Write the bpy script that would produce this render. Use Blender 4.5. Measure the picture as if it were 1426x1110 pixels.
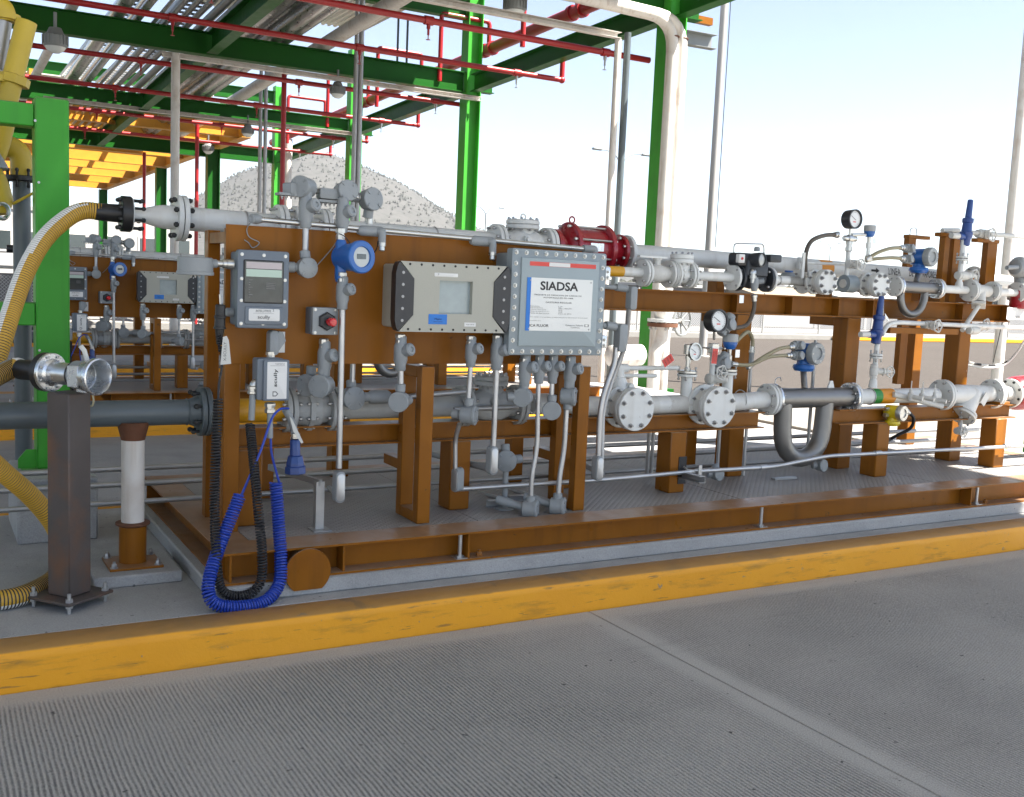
import bpy, bmesh, math, random
from mathutils import Vector, Matrix, noise
random.seed(7)
V = Vector
scene = bpy.context.scene
for o in list(bpy.data.objects): bpy.data.objects.remove(o)
# ------------------------------------------------------------------ camera
YAW, PITCH, ROLL, FPX, EYE = math.radians(29.888), math.radians(-6.29), math.radians(-2.498), 1443.2, V((0, 0, 1.6))
_f = V((math.sin(YAW)*math.cos(PITCH), math.cos(YAW)*math.cos(PITCH), math.sin(PITCH)))
_r = V((math.cos(YAW), -math.sin(YAW), 0)); _d = _f.cross(_r)
CR = _r*math.cos(ROLL) + _d*math.sin(ROLL); CD = -_r*math.sin(ROLL) + _d*math.cos(ROLL); CF = _f
cam = bpy.data.cameras.new('camera'); camo = bpy.data.objects.new('camera', cam); scene.collection.objects.link(camo)
m = Matrix.Identity(4)
for i in range(3): m[i][0] = CR[i]; m[i][1] = -CD[i]; m[i][2] = -CF[i]; m[i][3] = EYE[i]
camo.matrix_world = m
cam.sensor_width = 36; cam.lens = FPX/1426*36; cam.clip_start = .05; cam.clip_end = 8000
scene.camera = camo
scene.render.resolution_x = 1024; scene.render.resolution_y = 797
# ------------------------------------------------------------------ world, sun, exposure
SUN = V((.48, -.45, 1.0)).normalized()          # direction towards the sun
elev = math.asin(SUN.z); azim = math.atan2(SUN.x, SUN.y)
w = bpy.data.worlds.new('World'); scene.world = w; w.use_nodes = True
nt = w.node_tree; bgn = nt.nodes['Background']
sky = nt.nodes.new('ShaderNodeTexSky'); sky.sky_type = 'NISHITA'; sky.sun_disc = False
sky.sun_elevation = elev; sky.sun_rotation = azim; sky.air_density = 1.0; sky.dust_density = .8; sky.ozone_density = 1.2; sky.altitude = 2200
hsv = nt.nodes.new('ShaderNodeHueSaturation'); hsv.inputs['Saturation'].default_value = .76; nt.links.new(sky.outputs[0], hsv.inputs['Color'])   # hazy, whitish sky
nt.links.new(hsv.outputs[0], bgn.inputs[0]); bgn.inputs[1].default_value = .056
sl = bpy.data.lights.new('sun', 'SUN'); sl.energy = 5.0; sl.angle = math.radians(.53); sl.color = (1, .95, .87)
so = bpy.data.objects.new('sun', sl); scene.collection.objects.link(so)
so.rotation_euler = (-SUN).to_track_quat('-Z', 'Y').to_euler(); so.location = (20, -10, 40)
vs = scene.view_settings; vs.view_transform = 'Standard'; vs.look = 'None'; vs.gamma = 1; vs.exposure = 2.2
scene.render.engine = 'CYCLES'
# ------------------------------------------------------------------ helpers: pixel of the photograph -> point on a real plane
def ray(px, py): return CR*(px-713) + CD*(py-555) + CF*FPX
def P(px, py, Y): d = ray(px, py); return EYE + d*(Y/d.y)
def PX(px, py, X): d = ray(px, py); return EYE + d*(X/d.x)
def PZ(px, py, Z): d = ray(px, py); return EYE + d*((Z-EYE.z)/d.z)
XA, YA, ZA = V((1, 0, 0)), V((0, 1, 0)), V((0, 0, 1))
def frame(d):
    d = V(d).normalized(); h = ZA if abs(d.z) < .95 else XA
    u = h.cross(d).normalized(); return u, d.cross(u), d
class G:
    def __init__(s): s.v = []; s.f = []; s.mi = []
    def add(s, vs, fs, mi=0):
        o = len(s.v); s.v += [tuple(p) for p in vs]; s.f += [tuple(i+o for i in f) for f in fs]; s.mi += [mi]*len(fs); return s
    def obox(s, c, hx, hy, hz, ux=XA, uy=YA, uz=ZA, ch=0):
        c = V(c)
        if ch <= 0:
            vs = [c+ux*(hx*a)+uy*(hy*b)+uz*(hz*e) for e in(-1, 1) for b in(-1, 1) for a in(-1, 1)]
            return s.add(vs, [(0, 2, 3, 1), (4, 5, 7, 6), (0, 1, 5, 4), (2, 6, 7, 3), (0, 4, 6, 2), (1, 3, 7, 5)])
        vs = []; ix = {}
        for a in(-1, 1):
            for b in(-1, 1):
                for e in(-1, 1):
                    for k in range(3):
                        h = [hx-ch, hy-ch, hz-ch]; h[k] += ch
                        ix[a, b, e, k] = len(vs); vs.append(c+ux*(h[0]*a)+uy*(h[1]*b)+uz*(h[2]*e))
        fs = []
        for k in range(3):
            i, j = [q for q in range(3) if q != k]
            for t in(-1, 1):
                q = []
                for (x, y) in((-1, -1), (1, -1), (1, 1), (-1, 1)):
                    z = [0, 0, 0]; z[k] = t; z[i] = x; z[j] = y; q.append(ix[tuple(z)+(k,)])
                fs.append(tuple(q))
            for x in(-1, 1):
                for y in(-1, 1):
                    z0 = [0, 0, 0]; z0[k] = -1; z0[i] = x; z0[j] = y; z1 = z0[:]; z1[k] = 1
                    fs.append((ix[tuple(z0)+(i,)], ix[tuple(z0)+(j,)], ix[tuple(z1)+(j,)], ix[tuple(z1)+(i,)]))
        for a in(-1, 1):
            for b in(-1, 1):
                for e in(-1, 1): fs.append(tuple(ix[a, b, e, k] for k in range(3)))
        return s.add(vs, fs)
    def box(s, x0, y0, z0, x1, y1, z1, ch=0):
        return s.obox(((x0+x1)/2, (y0+y1)/2, (z0+z1)/2), abs(x1-x0)/2, abs(y1-y0)/2, abs(z1-z0)/2, ch=ch)
    def bar(s, a, b, w, h, up=ZA, ch=0):                      # rectangular bar from a to b
        a, b = V(a), V(b); d = (b-a).normalized(); x = d.cross(up).normalized(); y = x.cross(d)
        return s.obox((a+b)/2, w/2, (b-a).length/2, h/2, x, d, y, ch)
    def prism(s, poly, o, u, v, d):
        n = len(poly); o, u, v, d = V(o), V(u), V(v), V(d)
        vs = [o+u*p+v*q for p, q in poly]+[o+u*p+v*q+d for p, q in poly]
        fs = [tuple(range(n))[::-1], tuple(range(n, 2*n))]+[(i, (i+1) % n, (i+1) % n+n, i+n) for i in range(n)]
        return s.add(vs, fs)
    def hbeam(s, a, b, H, W, tf, tw, up=ZA):                   # H section; web depth along up
        a, b = V(a), V(b); d = b-a; dn = d.normalized(); x = dn.cross(up).normalized(); y = x.cross(dn)
        poly = [(-W/2, -H/2), (W/2, -H/2), (W/2, -H/2+tf), (tw/2, -H/2+tf), (tw/2, H/2-tf), (W/2, H/2-tf), (W/2, H/2), (-W/2, H/2), (-W/2, H/2-tf), (-tw/2, H/2-tf), (-tw/2, -H/2+tf), (-W/2, -H/2+tf)]
        return s.prism(poly, a, x, y, d)
    def chan(s, a, b, H, W, t, up=ZA):                          # C section
        a, b = V(a), V(b); d = b-a; dn = d.normalized(); x = dn.cross(up).normalized(); y = x.cross(dn)
        return s.prism([(0, -H/2), (W, -H/2), (W, -H/2+t), (t, -H/2+t), (t, H/2-t), (W, H/2-t), (W, H/2), (0, H/2)], a, x, y, d)
    def angle(s, a, b, W, t, x, y):
        a, b = V(a), V(b)
        return s.prism([(0, 0), (W, 0), (W, t), (t, t), (t, W), (0, W)], a, V(x), V(y), b-a)
    def lathe(s, o, d, prof, n=20, ph=0):
        u, v, d = frame(d); o = V(o); vs = []; fs = []; m = len(prof)
        for t, r in prof:
            for k in range(n):
                a = 2*math.pi*(k+ph)/n; vs.append(o+d*t+(u*math.cos(a)+v*math.sin(a))*max(r, 1e-5))
        for i in range(m-1):
            for k in range(n):
                k2 = (k+1) % n; fs.append((i*n+k, i*n+k2, (i+1)*n+k2, (i+1)*n+k))
        if prof[0][1] > 1e-4: fs.append(tuple(range(n))[::-1])
        if prof[-1][1] > 1e-4: fs.append(tuple((m-1)*n+k for k in range(n)))
        return s.add(vs, fs)
    def cyl(s, a, b, r, r2=None, n=16, ch=0):
        a, b = V(a), V(b); L = (b-a).length; r2 = r if r2 is None else r2
        p = [(0, r), (L, r2)] if not ch else [(0, r-ch), (ch, r), (L-ch, r2), (L, r2-ch)]
        return s.lathe(a, b-a, p, n)
    def sph(s, c, r, n=14, m=8, d=ZA, sq=1):
        return s.lathe(V(c), d, [(-r*sq*math.cos(math.pi*i/m), r*math.sin(math.pi*i/m)) for i in range(m+1)], n)
    def ring(s, c, ax, R, r, n=20, m=8):
        u, v, d = frame(ax); c = V(c); vs = []; fs = []
        for i in range(n):
            a = 2*math.pi*i/n; e = u*math.cos(a)+v*math.sin(a)
            for j in range(m):
                b = 2*math.pi*j/m; vs.append(c+e*(R+r*math.cos(b))+d*(r*math.sin(b)))
        for i in range(n):
            for j in range(m):
                fs.append((i*m+j, ((i+1) % n)*m+j, ((i+1) % n)*m+(j+1) % m, i*m+(j+1) % m))
        return s.add(vs, fs)
    def tube(s, pts, r, n=10, bend=0, closed=False, rf=None, mf=None):
        pts = [V(p) for p in pts]
        if bend:
            q = [pts[0]]
            for i in range(1, len(pts)-1):
                a, b, c = pts[i-1], pts[i], pts[i+1]; d1 = (a-b); d2 = (c-b)
                k = min(bend, d1.length*.48, d2.length*.48); s1 = b+d1.normalized()*k; s2 = b+d2.normalized()*k
                for j in range(7): t = j/6; q.append(s1*(1-t)**2+b*2*t*(1-t)+s2*t*t)
            q.append(pts[-1]); pts = q
        vs = []; fs = []; m = len(pts); T = []
        for i in range(m):
            a = pts[max(0, i-1)]; b = pts[min(m-1, i+1)]; T.append((b-a).normalized())
        u, v, d = frame(T[0])
        for i in range(m):
            if i:
                ax = T[i-1].cross(T[i])
                if ax.length > 1e-7:
                    R = Matrix.Rotation(T[i-1].angle(T[i]), 3, ax.normalized()); u = R @ u
                u = (u-T[i]*u.dot(T[i])).normalized()
            v = T[i].cross(u); rr = rf(i) if rf else r
            for k in range(n):
                a = 2*math.pi*k/n; vs.append(pts[i]+(u*math.cos(a)+v*math.sin(a))*rr)
        o = len(s.f)
        for i in range(m-1):
            for k in range(n): fs.append((i*n+k, i*n+(k+1) % n, (i+1)*n+(k+1) % n, (i+1)*n+k))
        fs += [tuple(range(n))[::-1], tuple((m-1)*n+k for k in range(n))]
        s.add(vs, fs)
        if mf:
            for i in range(m-1):
                for k in range(n): s.mi[o+i*n+k] = mf(i, k)
        return s
    def rbox(s, o, u, v, w, W, H, D, r=.01, e=.004, k=4):       # rounded box: centre of back face o, size W,H, depth D along w
        o, u, v, w = V(o), V(u), V(v), V(w)
        def loop(i):
            pts = []
            for cx, cy, a0 in((1, 1, 0), (-1, 1, 90), (-1, -1, 180), (1, -1, 270)):
                for j in range(k+1):
                    a = math.radians(a0+90*j/k); rr = max(r-i, .0005)
                    pts.append((cx*(W/2-i-rr)+rr*math.cos(a), cy*(H/2-i-rr)+rr*math.sin(a)))
            return pts
        rings = [(0, 0), (D-e, 0), (D-e*.3, e*.3), (D, e)]; vs = []; fs = []
        for t, i in rings:
            vs += [o+u*p+v*q+w*t for p, q in loop(i)]
        n = 4*(k+1)
        for a in range(3):
            for b in range(n): fs.append((a*n+b, a*n+(b+1) % n, (a+1)*n+(b+1) % n, (a+1)*n+b))
        fs += [tuple(range(n))[::-1], tuple(3*n+b for b in range(n))]
        return s.add(vs, fs)
COL = scene.collection
WL = {}
ALL = []                                                        # things of the near skid, copied later to the next island
def make_mesh(name, g, mats, smooth=38):
    me = bpy.data.meshes.new(name); me.from_pydata(g.v, [], g.f)
    if not isinstance(mats, (list, tuple)): mats = [mats]
    for mm in mats: me.materials.append(mm)
    if len(mats) > 1: me.polygons.foreach_set('material_index', g.mi)
    b = bmesh.new(); b.from_mesh(me); bmesh.ops.recalc_face_normals(b, faces=b.faces); b.to_mesh(me); b.free()
    if smooth:
        me.polygons.foreach_set('use_smooth', [True]*len(me.polygons)); me.set_sharp_from_angle(angle=math.radians(smooth))
    return me
def link(name, data, parent, loc):
    o = bpy.data.objects.new(name, data); COL.objects.link(o); loc = V(loc)
    if parent is not None: o.parent = parent; o.location = loc-WL[parent.name]
    else: o.location = loc
    WL[o.name] = loc
    return o
def tag(o, label, cat, group=None):
    o['label'] = label; o['category'] = cat
    if group: o['group'] = group
    return o
def part(parent, name, g, mat, smooth=38, label=None):
    xs = [p[0] for p in g.v]; ys = [p[1] for p in g.v]; zs = [p[2] for p in g.v]
    c = V(((min(xs)+max(xs))/2, (min(ys)+max(ys))/2, min(zs)))
    g.v = [(p[0]-c.x, p[1]-c.y, p[2]-c.z) for p in g.v]
    o = link(name, make_mesh(name, g, mat, smooth), parent, c)
    if label: o['label'] = label
    return o
def thing(name, label, cat, loc, group=None, sk=None):
    o = link(name, None, None, loc); o.empty_display_size = .05; tag(o, label, cat, group)
    if sk is not None: sk.append(o)
    return o
def single(name, g, mat, label, cat, group=None, sk=None, smooth=38):
    o = part(None, name, g, mat, smooth); tag(o, label, cat, group)
    if sk is not None: sk.append(o)
    return o
def struct(name, g, mat, smooth=38, parent=None):
    o = part(parent, name, g, mat, smooth)
    if parent is None: o['kind'] = 'structure'
    return o
_mc = {}
def inst(parent, name, key, builder, mat, loc, d=ZA, roll=None):   # shared mesh data, local +Z turned to d
    k = (key, mat.name)
    if k not in _mc:
        g = G(); builder(g); _mc[k] = make_mesh(name, g, mat)
    o = link(name, _mc[k], parent, loc)
    o.rotation_euler = V(d).to_track_quat('Z', 'Y').to_euler()
    return o
def bolt(parent, p, d, r=.008, L=.05, mat=None):                   # stud with a hex nut at each end, centred on p
    def b(g):
        g.cyl((0, 0, -L/2), (0, 0, L/2), r*.62, n=8)
        for t in(1, -1):
            z = t*(L/2-r*.35); g.lathe((0, 0, z), (0, 0, -t), [(0, r*.9), (r*.15, r), (r*1.2, r)], 6)
    return inst(parent, 'bolt', ('stud', r, L), b, mat or M['bolt'], p, d)
def screw(parent, p, d, r=.006, h=.004, mat=None, name='screw'):   # domed head standing on a face
    def b(g):
        g.lathe((0, 0, 0), ZA, [(0, r*1.35), (h*.25, r*1.35), (h*.3, r), (h, r*.92), (h, r*.5), (h*.55, r*.45)], 10)
    return inst(parent, name, ('screw', r, h), b, mat or M['steel'], p, d)
def hexbolt(parent, p, d, r=.008, h=.01, mat=None):
    def b(g):
        g.lathe((0, 0, 0), ZA, [(0, r*1.5), (.002, r*1.5), (.0021, r), (h*.8, r), (h, r*.8)], 6); g.cyl((0, 0, h), (0, 0, h*1.5), r*.55, n=8)
    return inst(parent, 'bolt', ('hex', r, h), b, mat or M['bolt'], p, d)
def flange(parent, c, ax, R=.114, t=.024, nb=8, br=.009, mat=None, bm=None, bl=None, pcd=.83, off=0, ph=.5, name='flange', hub=0, n=28):
    c = V(c); u, v, d = frame(ax); g = G()
    e = .003; prof = [(-t/2, 0), (-t/2, R-e), (-t/2+e, R), (t/2-e, R), (t/2, R-e), (t/2, 0)]
    g.lathe(c, d, prof, n)
    if hub: g.lathe(c, d, [(t/2*.9*(1 if hub > 0 else -1), R*.66), (hub, R*.5)], n)
    o = part(parent, name, g, mat or M['white'])
    for k in range(nb):
        a = 2*math.pi*(k+ph)/nb
        bolt(o, c+d*off+(u*math.cos(a)+v*math.sin(a))*R*pcd, d, br, bl or t+.05, bm)
    return o
def pair(parent, c, ax, R=.114, t=.024, nb=8, br=.009, mat=None, bm=None, gap=.005, mat2=None, hub=0):
    d = V(ax).normalized(); c = V(c)
    flange(parent, c-d*(t+gap)/2, ax, R, t, nb, br, mat, bm, bl=2*t+gap+.05, off=(t+gap)/2, hub=-hub)
    flange(parent, c+d*(t+gap)/2, ax, R, t, 0, br, mat2 or mat, hub=hub)
    g = G(); g.cyl(c-d*gap*.6, c+d*gap*.6, R*.9, n=24); part(parent, 'gasket', g, M['black'])
def text(parent, s, c, u, v, h, mat, w=None, name='lettering', shear=0, off=.0012, align='CENTER', bold=0):
    cu = bpy.data.curves.new('t', 'FONT'); cu.body = s; cu.size = 1; cu.align_x = align; cu.align_y = 'CENTER'; cu.shear = shear; cu.resolution_u = 3; cu.offset = bold
    to = bpy.data.objects.new('t', cu); COL.objects.link(to)
    dg = bpy.context.evaluated_depsgraph_get(); me = bpy.data.meshes.new_from_object(to.evaluated_get(dg))
    bpy.data.objects.remove(to)
    xs = [q.co.x for q in me.vertices]; ys = [q.co.y for q in me.vertices]
    k = h/(max(ys)-min(ys)); kx = k if not w else w/(max(xs)-min(xs)); u, v = V(u), V(v); nrm = u.cross(v).normalized()
    my = (max(ys)+min(ys))/2; mx = (max(xs)+min(xs))/2 if align == 'CENTER' else min(xs)
    for q in me.vertices:
        x, y = (q.co.x-mx)*kx, (q.co.y-my)*k; q.co = u*x+v*y+nrm*off
    me.materials.clear(); me.materials.append(mat); me.name = name
    return link(name, me, parent, c)
# ------------------------------------------------------------------ materials
M = {}
def mat(name, col, rough=.5, metal=0, var=.10, sc=5, bump=.15, bsc=90, dirt=0, dcol=(.05, .045, .04), dsc=3, coat=0, spec=.5, rvar=.12, chip=0, ccol=(.05, .03, .02), dust=0, streak=0, scol=(.1, .05, .02)):
    mt = bpy.data.materials.new(name); mt.use_nodes = True; n = mt.node_tree.nodes; L = mt.node_tree.links
    b = n['Principled BSDF']; geo = n.new('ShaderNodeNewGeometry')
    def nz(scale, det=4):
        t = n.new('ShaderNodeTexNoise'); t.inputs['Scale'].default_value = scale; t.inputs['Detail'].default_value = det
        L.new(geo.outputs['Position'], t.inputs['Vector']); return t
    t1 = nz(sc); mx = n.new('ShaderNodeMix'); mx.data_type = 'RGBA'
    mx.inputs[6].default_value = tuple(c*(1-var) for c in col)+(1,); mx.inputs[7].default_value = tuple(min(1, c*(1+var)) for c in col)+(1,)
    L.new(t1.outputs[0], mx.inputs[0]); out = mx.outputs[2]
    if dirt:
        t2 = nz(dsc, 8); r = n.new('ShaderNodeValToRGB'); r.color_ramp.elements[0].position = .52; r.color_ramp.elements[1].position = .72
        r.color_ramp.elements[0].color = (0, 0, 0, 1); r.color_ramp.elements[1].color = (dirt,)*3+(1,)
        L.new(t2.outputs[0], r.inputs[0]); m2 = n.new('ShaderNodeMix'); m2.data_type = 'RGBA'; m2.inputs[7].default_value = dcol+(1,)
        L.new(r.outputs[0], m2.inputs[0]); L.new(out, m2.inputs[6]); out = m2.outputs[2]
    if streak:                                                  # run marks, drawn out downwards
        mp = n.new('ShaderNodeMapping'); mp.inputs['Scale'].default_value = (16, 16, 1.3); L.new(geo.outputs['Position'], mp.inputs[0]); t8 = nz(1.0, 6); L.new(mp.outputs[0], t8.inputs['Vector'])
        r = n.new('ShaderNodeValToRGB'); r.color_ramp.elements[0].position = .54; r.color_ramp.elements[1].position = .72; r.color_ramp.elements[0].color = (0, 0, 0, 1); r.color_ramp.elements[1].color = (streak,)*3+(1,)
        L.new(t8.outputs[0], r.inputs[0]); m9 = n.new('ShaderNodeMix'); m9.data_type = 'RGBA'; m9.inputs[7].default_value = scol+(1,); L.new(r.outputs[0], m9.inputs[0]); L.new(out, m9.inputs[6]); out = m9.outputs[2]
    if chip:
        t5 = nz(chip, 6); t5.inputs['Roughness'].default_value = .7; r = n.new('ShaderNodeValToRGB'); r.color_ramp.elements[0].position = .665; r.color_ramp.elements[1].position = .69
        r.color_ramp.elements[0].color = (0, 0, 0, 1); r.color_ramp.elements[1].color = (.8, .8, .8, 1); L.new(t5.outputs[0], r.inputs[0])
        m3 = n.new('ShaderNodeMix'); m3.data_type = 'RGBA'; m3.inputs[7].default_value = ccol+(1,); L.new(r.outputs[0], m3.inputs[0]); L.new(out, m3.inputs[6]); out = m3.outputs[2]
    if dust:                                                    # settled dust on faces that look up
        t6 = nz(3.5, 6); sp = n.new('ShaderNodeSeparateXYZ'); L.new(geo.outputs['Normal'], sp.inputs[0]); mm = n.new('ShaderNodeMath'); mm.operation = 'MULTIPLY'; mm.use_clamp = True
        L.new(sp.outputs[2], mm.inputs[0]); m7 = n.new('ShaderNodeMath'); m7.operation = 'MULTIPLY'; m7.inputs[1].default_value = dust; L.new(t6.outputs[0], m7.inputs[0]); L.new(m7.outputs[0], mm.inputs[1])
        m4 = n.new('ShaderNodeMix'); m4.data_type = 'RGBA'; m4.inputs[7].default_value = (.32, .28, .23, 1); L.new(mm.outputs[0], m4.inputs[0]); L.new(out, m4.inputs[6]); out = m4.outputs[2]
    L.new(out, b.inputs['Base Color'])
    t3 = nz(sc*4); mr = n.new('ShaderNodeMapRange'); mr.inputs[3].default_value = max(.02, rough-rvar); mr.inputs[4].default_value = min(1, rough+rvar)
    L.new(t3.outputs[0], mr.inputs[0]); L.new(mr.outputs[0], b.inputs['Roughness'])
    b.inputs['Metallic'].default_value = metal; b.inputs['Specular IOR Level'].default_value = spec
    if coat: b.inputs['Coat Weight'].default_value = coat; b.inputs['Coat Roughness'].default_value = .15
    if bump:
        t4 = nz(bsc, 3); bp = n.new('ShaderNodeBump'); bp.inputs['Strength'].default_value = bump; bp.inputs['Distance'].default_value = .002
        L.new(t4.outputs[0], bp.inputs['Height']); L.new(bp.outputs[0], b.inputs['Normal'])
    M[name] = mt; return mt
mat('brown', (.24, .088, .009), .34, var=.16, sc=3, bump=.14, bsc=25, dirt=.35, dcol=(.15, .05, .008), dsc=5, spec=.14, rvar=.16, chip=14, ccol=(.09, .045, .02), dust=.75, streak=.4, scol=(.13, .045, .01))
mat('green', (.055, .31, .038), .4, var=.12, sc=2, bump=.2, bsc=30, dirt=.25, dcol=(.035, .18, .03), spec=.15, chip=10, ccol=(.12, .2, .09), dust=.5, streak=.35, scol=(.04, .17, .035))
mat('rackgreen', (.012, .095, .011), .42, var=.12, sc=2, bump=.2, bsc=30, dirt=.25, dcol=(.012, .06, .012), spec=.15, chip=6, ccol=(.05, .06, .03))  # darker than the columns' green: roof shade on the beams put into the colour
mat('red', (.33, .012, .014), .38, var=.15, bump=.15, dirt=.2, dcol=(.14, .02, .015))
mat('redpaint', (.28, .008, .016), .3, var=.12, bump=.3, bsc=60, coat=.3)
mat('white', (.64, .655, .64), .38, var=.06, bump=.25, bsc=45, dirt=.3, dcol=(.38, .36, .32), dsc=6, chip=18, ccol=(.34, .3, .25), dust=.4, streak=.3, scol=(.42, .38, .32))
mat('whitecast', (.58, .58, .55), .5, var=.1, bump=.9, bsc=60, dirt=.45, dcol=(.33, .31, .28), dsc=7, chip=20, ccol=(.3, .26, .2), dust=.5)
mat('greycast', (.36, .37, .365), .5, var=.1, bump=.7, bsc=70, dirt=.3, dcol=(.2, .2, .19), dsc=6)
mat('oldwhite', (.62, .59, .55), .5, var=.08, bump=.2, dirt=.4, dcol=(.34, .24, .17), dsc=4, streak=.5, scol=(.36, .26, .18))
mat('greypaint', (.255, .275, .285), .45, var=.08, bump=.35, bsc=120, dirt=.15, dcol=(.1, .1, .1))
mat('boxgrey', (.235, .275, .295), .42, var=.05, bump=.2, bsc=160)
mat('doorgrey', (.30, .355, .37), .45, var=.05, bump=.15, bsc=160)
mat('slate', (.13, .155, .185), .45, var=.06, bump=.2, bsc=140)
mat('bluegrey', (.085, .105, .115), .42, var=.1, bump=.2, dirt=.3, dcol=(.05, .055, .055))
mat('galv', (.46, .465, .47), .4, .8, var=.15, sc=9, bump=.15, bsc=60, dirt=.3, dcol=(.3, .3, .3), dsc=8)
mat('galvpipe', (.38, .38, .38), .46, .7, var=.2, sc=7, bump=.2, bsc=50, dirt=.3, dcol=(.25, .25, .25), dsc=6)
mat('steel', (.52, .52, .5), .32, .92, var=.08, bump=.1)
mat('stainless', (.22, .217, .21), .45, .8, var=.08, sc=12, bump=.12, bsc=200)
mat('bolt', (.33, .33, .33), .38, .85, var=.15, bump=.2)
mat('blackbolt', (.016, .017, .018), .45, .3, var=.2, bump=.2)
mat('alu', (.58, .6, .62), .28, .9, var=.12, bump=.25, bsc=120)
mat('silverfoil', (.55, .54, .53), .3, .9, var=.12, sc=2, bump=.5, bsc=18, dirt=.35, dcol=(.3, .28, .26))
mat('yellow', (.60, .30, .012), .42, var=.12, bump=.2, dirt=.2, dcol=(.35, .18, .02))
mat('armyellow', (.50, .36, .025), .45, var=.12, bump=.25, dirt=.3, dcol=(.25, .17, .03))
mat('ochre', (.50, .235, .018), .5, var=.15, bump=.2)
mat('hoseyellow', (.52, .30, .03), .5, var=.1, bump=.1)
mat('hosewhite', (.68, .68, .66), .5, var=.06, bump=.1)
mat('hosedark', (.03, .028, .025), .6)  # shade between the hose ribs as colour; also the dark joint filler
mat('black', (.012, .012, .013), .45, var=.2, bump=.15)
mat('rubber', (.018, .018, .02), .6, var=.2, bump=.2)
mat('blackplastic', (.022, .023, .026), .4, var=.1, bump=.3, bsc=200)
mat('darkact', (.03, .034, .04), .45, var=.15, bump=.3)
mat('blue', (.012, .105, .37), .35, var=.1, bump=.2, coat=.2)
mat('darkblue', (.006, .042, .20), .38, var=.15, bump=.3, coat=.2)
mat('bluecable', (.012, .045, .34), .38, var=.1, bump=.05)
mat('bluetape', (.02, .17, .55), .55, var=.08, bump=.1)
mat('bandgreen', (.02, .22, .035), .45, var=.1)
mat('bandorange', (.62, .24, .01), .45, var=.12)
mat('lemon', (.62, .48, .012), .38, var=.08, coat=.2)
mat('beige', (.37, .365, .31), .45, var=.04, bump=.25, bsc=220)
mat('plate', (.6, .61, .6), .38, .35, var=.04, bump=.05)
mat('label', (.68, .68, .66), .5, var=.03, bump=0)
mat('ink', (.015, .015, .016), .6, var=0, bump=0)
mat('inkblue', (.01, .02, .09), .6, var=0, bump=0)
mat('inkgrey', (.16, .16, .16), .6, var=0, bump=0)
mat('warnred', (.62, .06, .045), .45, var=.05, bump=0)
mat('btnred', (.55, .012, .02), .25, var=.05, bump=0, coat=.5)
mat('lens', (.42, .44, .43), .12, 0, var=.05, bump=0, spec=.8)
mat('lcd', (.30, .36, .37), .16, 0, var=.12, sc=25, bump=0, spec=.8)
mat('darkglass', (.03, .04, .042), .08, 0, var=.3, sc=30, bump=0, spec=.9)
mat('mint', (.42, .54, .46), .2, var=.05, bump=0)
mat('pinkgrey', (.45, .40, .41), .2, var=.05, bump=0)
mat('dialwhite', (.72, .73, .72), .25, var=.02, bump=0)
mat('rustpost', (.075, .062, .057), .55, .1, var=.25, sc=8, bump=.4, bsc=60, dirt=.8, dcol=(.15, .07, .035), dsc=5)
mat('rust', (.12, .045, .02), .75, var=.3, sc=20, bump=.5)
mat('flex', (.28, .25, .16), .5, .2, var=.2, bump=.3)
mat('flexdark', (.085, .07, .055), .5, .1, var=.3, bump=.3)
mat('paper', (.55, .55, .52), .7, var=.04, bump=.05)
mat('lampglass', (.7, .72, .7), .2, var=.05, bump=0)
mat('fixture', (.22, .23, .23), .5, .3, var=.1)
mat('roofpaint', (.62, .61, .58), .5, var=.08, sc=2, dirt=.3, dcol=(.35, .33, .3))
mat('treadplate', (.165, .15, .14), .55, .25, var=.12)
# ------------------------------------------------------------------ ground materials
def nodes_mat(name):
    mt = bpy.data.materials.new(name); mt.use_nodes = True; n = mt.node_tree.nodes; L = mt.node_tree.links; M[name] = mt
    return mt, n, L, n['Principled BSDF']
def noise_n(n, L, geo, scale, det=5, rough=.55, vec=None):
    t = n.new('ShaderNodeTexNoise'); t.inputs['Scale'].default_value = scale; t.inputs['Detail'].default_value = det; t.inputs['Roughness'].default_value = rough
    L.new(vec or geo.outputs['Position'], t.inputs['Vector']); return t.outputs[0]
def ramp(n, L, src, p0, c0, p1, c1):
    r = n.new('ShaderNodeValToRGB'); e = r.color_ramp.elements; e[0].position = p0; e[1].position = p1
    e[0].color = (c0 if isinstance(c0, tuple) else (c0,)*3)+(1,); e[1].color = (c1 if isinstance(c1, tuple) else (c1,)*3)+(1,)
    L.new(src, r.inputs[0]); return r.outputs[0]
def mth(n, L, op, a, b=None, c=None):
    t = n.new('ShaderNodeMath'); t.operation = op
    for i, x in enumerate((a, b, c)):
        if x is None: continue
        if isinstance(x, (int, float)): t.inputs[i].default_value = x
        else: L.new(x, t.inputs[i])
    return t.outputs[0]
def mixc(n, L, f, a, b, mode='MIX'):
    t = n.new('ShaderNodeMix'); t.data_type = 'RGBA'; t.blend_type = mode
    for i, x in((0, f), (6, a), (7, b)):
        if isinstance(x, (int, float)): t.inputs[i].default_value = x
        elif isinstance(x, tuple): t.inputs[i].default_value = x+(1,)
        else: L.new(x, t.inputs[i])
    return t.outputs[2]
def bumpn(n, L, b, h, strength, dist, prev=None):
    t = n.new('ShaderNodeBump'); t.inputs['Strength'].default_value = strength; t.inputs['Distance'].default_value = dist
    L.new(h, t.inputs['Height'])
    if prev: L.new(prev, t.inputs['Normal'])
    L.new(t.outputs[0], b.inputs['Normal']); return t.outputs[0]
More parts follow.
